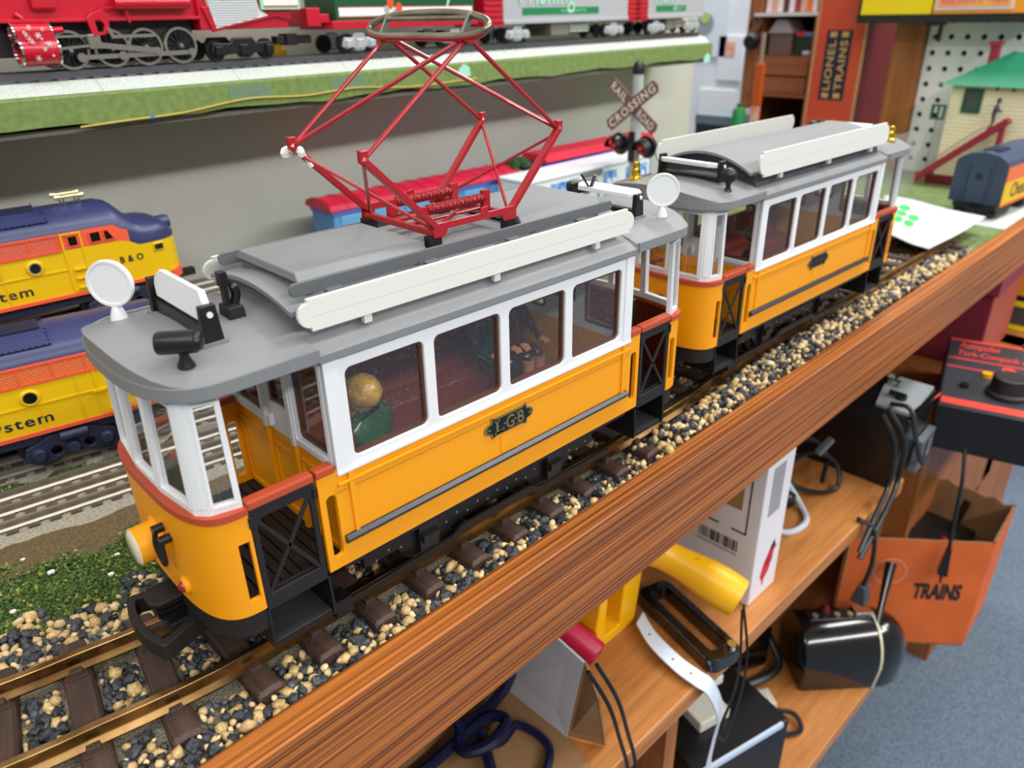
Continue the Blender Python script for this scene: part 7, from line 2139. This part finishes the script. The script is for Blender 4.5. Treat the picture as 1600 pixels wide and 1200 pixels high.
# passenger in green: seen from behind through the first window
JG = dict(SIT)
JG.update({'sh_l': (-0.8, 0, 2.0), 'sh_r': (0.8, 0, 2.0), 'el_l': (-1.05, 0.35, 1.3), 'el_r': (1.1, 0.5, 1.35), 'wr_r': (1.35, 1.25, 1.2), 'ha_r': (1.45, 1.55, 1.2)})
RG = dict(RAD); RG.update({'chest': 0.72, 'waist': 0.66, 'sh_l': 0.42, 'sh_r': 0.42, 'el_l': 0.3, 'el_r': 0.3, 'wr_l': 0.22, 'wr_r': 0.22})
s_ = 1.22
g = figure('seated_figure', (-5.95, -2.35, 4.9), 0.35, 'blond toy passenger in a green coat behind the first tram window', JG, EDG, RG, PEOPLE_GREEN, scale=s_)
head_skin(g, s_); hair(g, HAIRB, s_); face(g, s_); hands(g, JG, s_)
s_ = 1.2
J2 = dict(SIT)
wm = figure('seated_figure', (6.4, 2.2, 4.9), pi, 'toy passenger in dark purple on the far bench of the front tram', J2, EDG, RAD, M('plum paint', (70, 18, 38), 0.2, coat=0.5), scale=s_)
head_skin(wm, s_); hair(wm, M('brown painted hair', (96, 66, 40), 0.4), s_, True); face(wm, s_); hands(wm, J2, s_)
for x in (-0.35, 0.35):
    MB().tube([(x * s_, 1.3 * s_, 0.2 * s_), (x * s_, 1.32 * s_, -0.9 * s_), (x * s_, 1.5 * s_, -1.2 * s_)], [0.3 * s_, 0.22 * s_, 0.2 * s_], 10).build('lower_leg', SKIN, wm, smooth=True)
m2 = figure('seated_figure', (4.4, 2.3, 4.9), pi, 'blond toy passenger in dark teal on the far bench of the front tram', SIT, EDG, RAD, M('teal paint', (24, 44, 50), 0.25, coat=0.4), scale=s_)
head_skin(m2, s_); hair(m2, HAIRB, s_); face(m2, s_); hands(m2, SIT, s_)
y1 = figure('seated_figure', (24.9, 2.2, 4.75), -1.2, 'toy passenger in yellow inside the front end of the trailer tram', SIT, EDG, RAD, M('yellow paint', (206, 190, 70), 0.35), scale=1.1)
head_skin(y1, 1.1); hair(y1, M('dark painted hair', (40, 30, 26), 0.4), 1.1); face(y1, 1.1); hands(y1, SIT, 1.1)
b1 = figure('seated_figure', (25.4, -1.0, 4.75), 0.1, 'toy passenger in black behind the first window of the trailer tram', SIT, EDG, RAD, M('black paint', (22, 20, 22), 0.3), scale=1.15)
head_skin(b1, 1.15); hair(b1, M('dark painted hair', (40, 30, 26)), 1.15); face(b1, 1.15); hands(b1, SIT, 1.15)
# workman on the ramp
STD = {'pelvis': (0, 0, 1.6), 'waist': (0, 0.05, 2.0), 'chest': (0, 0.12, 2.5), 'neck': (0, 0.2, 2.95), 'chin': (0, 0.28, 3.08), 'head': (0, 0.28, 3.28), 'crown': (0, 0.26, 3.45),
       'sh_l': (-0.36, 0.12, 2.75), 'el_l': (-0.5, 0.3, 2.2), 'wr_l': (-0.4, 0.75, 2.0), 'ha_l': (-0.36, 0.9, 2.02), 'sh_r': (0.36, 0.12, 2.75), 'el_r': (0.5, 0.3, 2.2), 'wr_r': (0.4, 0.75, 2.0), 'ha_r': (0.36, 0.9, 2.02),
       'hip_l': (-0.2, 0, 1.5), 'kn_l': (-0.22, 0.1, 0.8), 'an_l': (-0.22, -0.02, 0.12), 'to_l': (-0.22, 0.3, 0.06), 'hip_r': (0.2, 0, 1.5), 'kn_r': (0.22, 0.14, 0.85), 'an_r': (0.22, 0.05, 0.12), 'to_r': (0.22, 0.36, 0.06)}
RD2 = {k: v * 0.56 for k, v in RAD.items()}
wk = figure('workman_figure', (101.0, 7.0, 6.45), pi, 'tiny grey workman standing on the maroon ramp', STD, EDG, RD2, M('workman grey', (58, 64, 76), 0.6))
MB().sphere((0, 0.28, 3.32), 0.27, 10).build('head', M('workman face', (70, 66, 70), 0.6), wk, smooth=True)
MB().lathe([(0.4, 0), (0.28, 0.2), (0.22, 1.0), (0, 1.0)], (0, 0.28, 3.42), (0, 0.28, 3.68), 12).build('hat', M('workman hat', (40, 44, 54), 0.6), wk, smooth=True)
MB().box(-0.5, 0.5, -0.3, 0.5, -0.5, 0.04).build('stand', RM, wk)
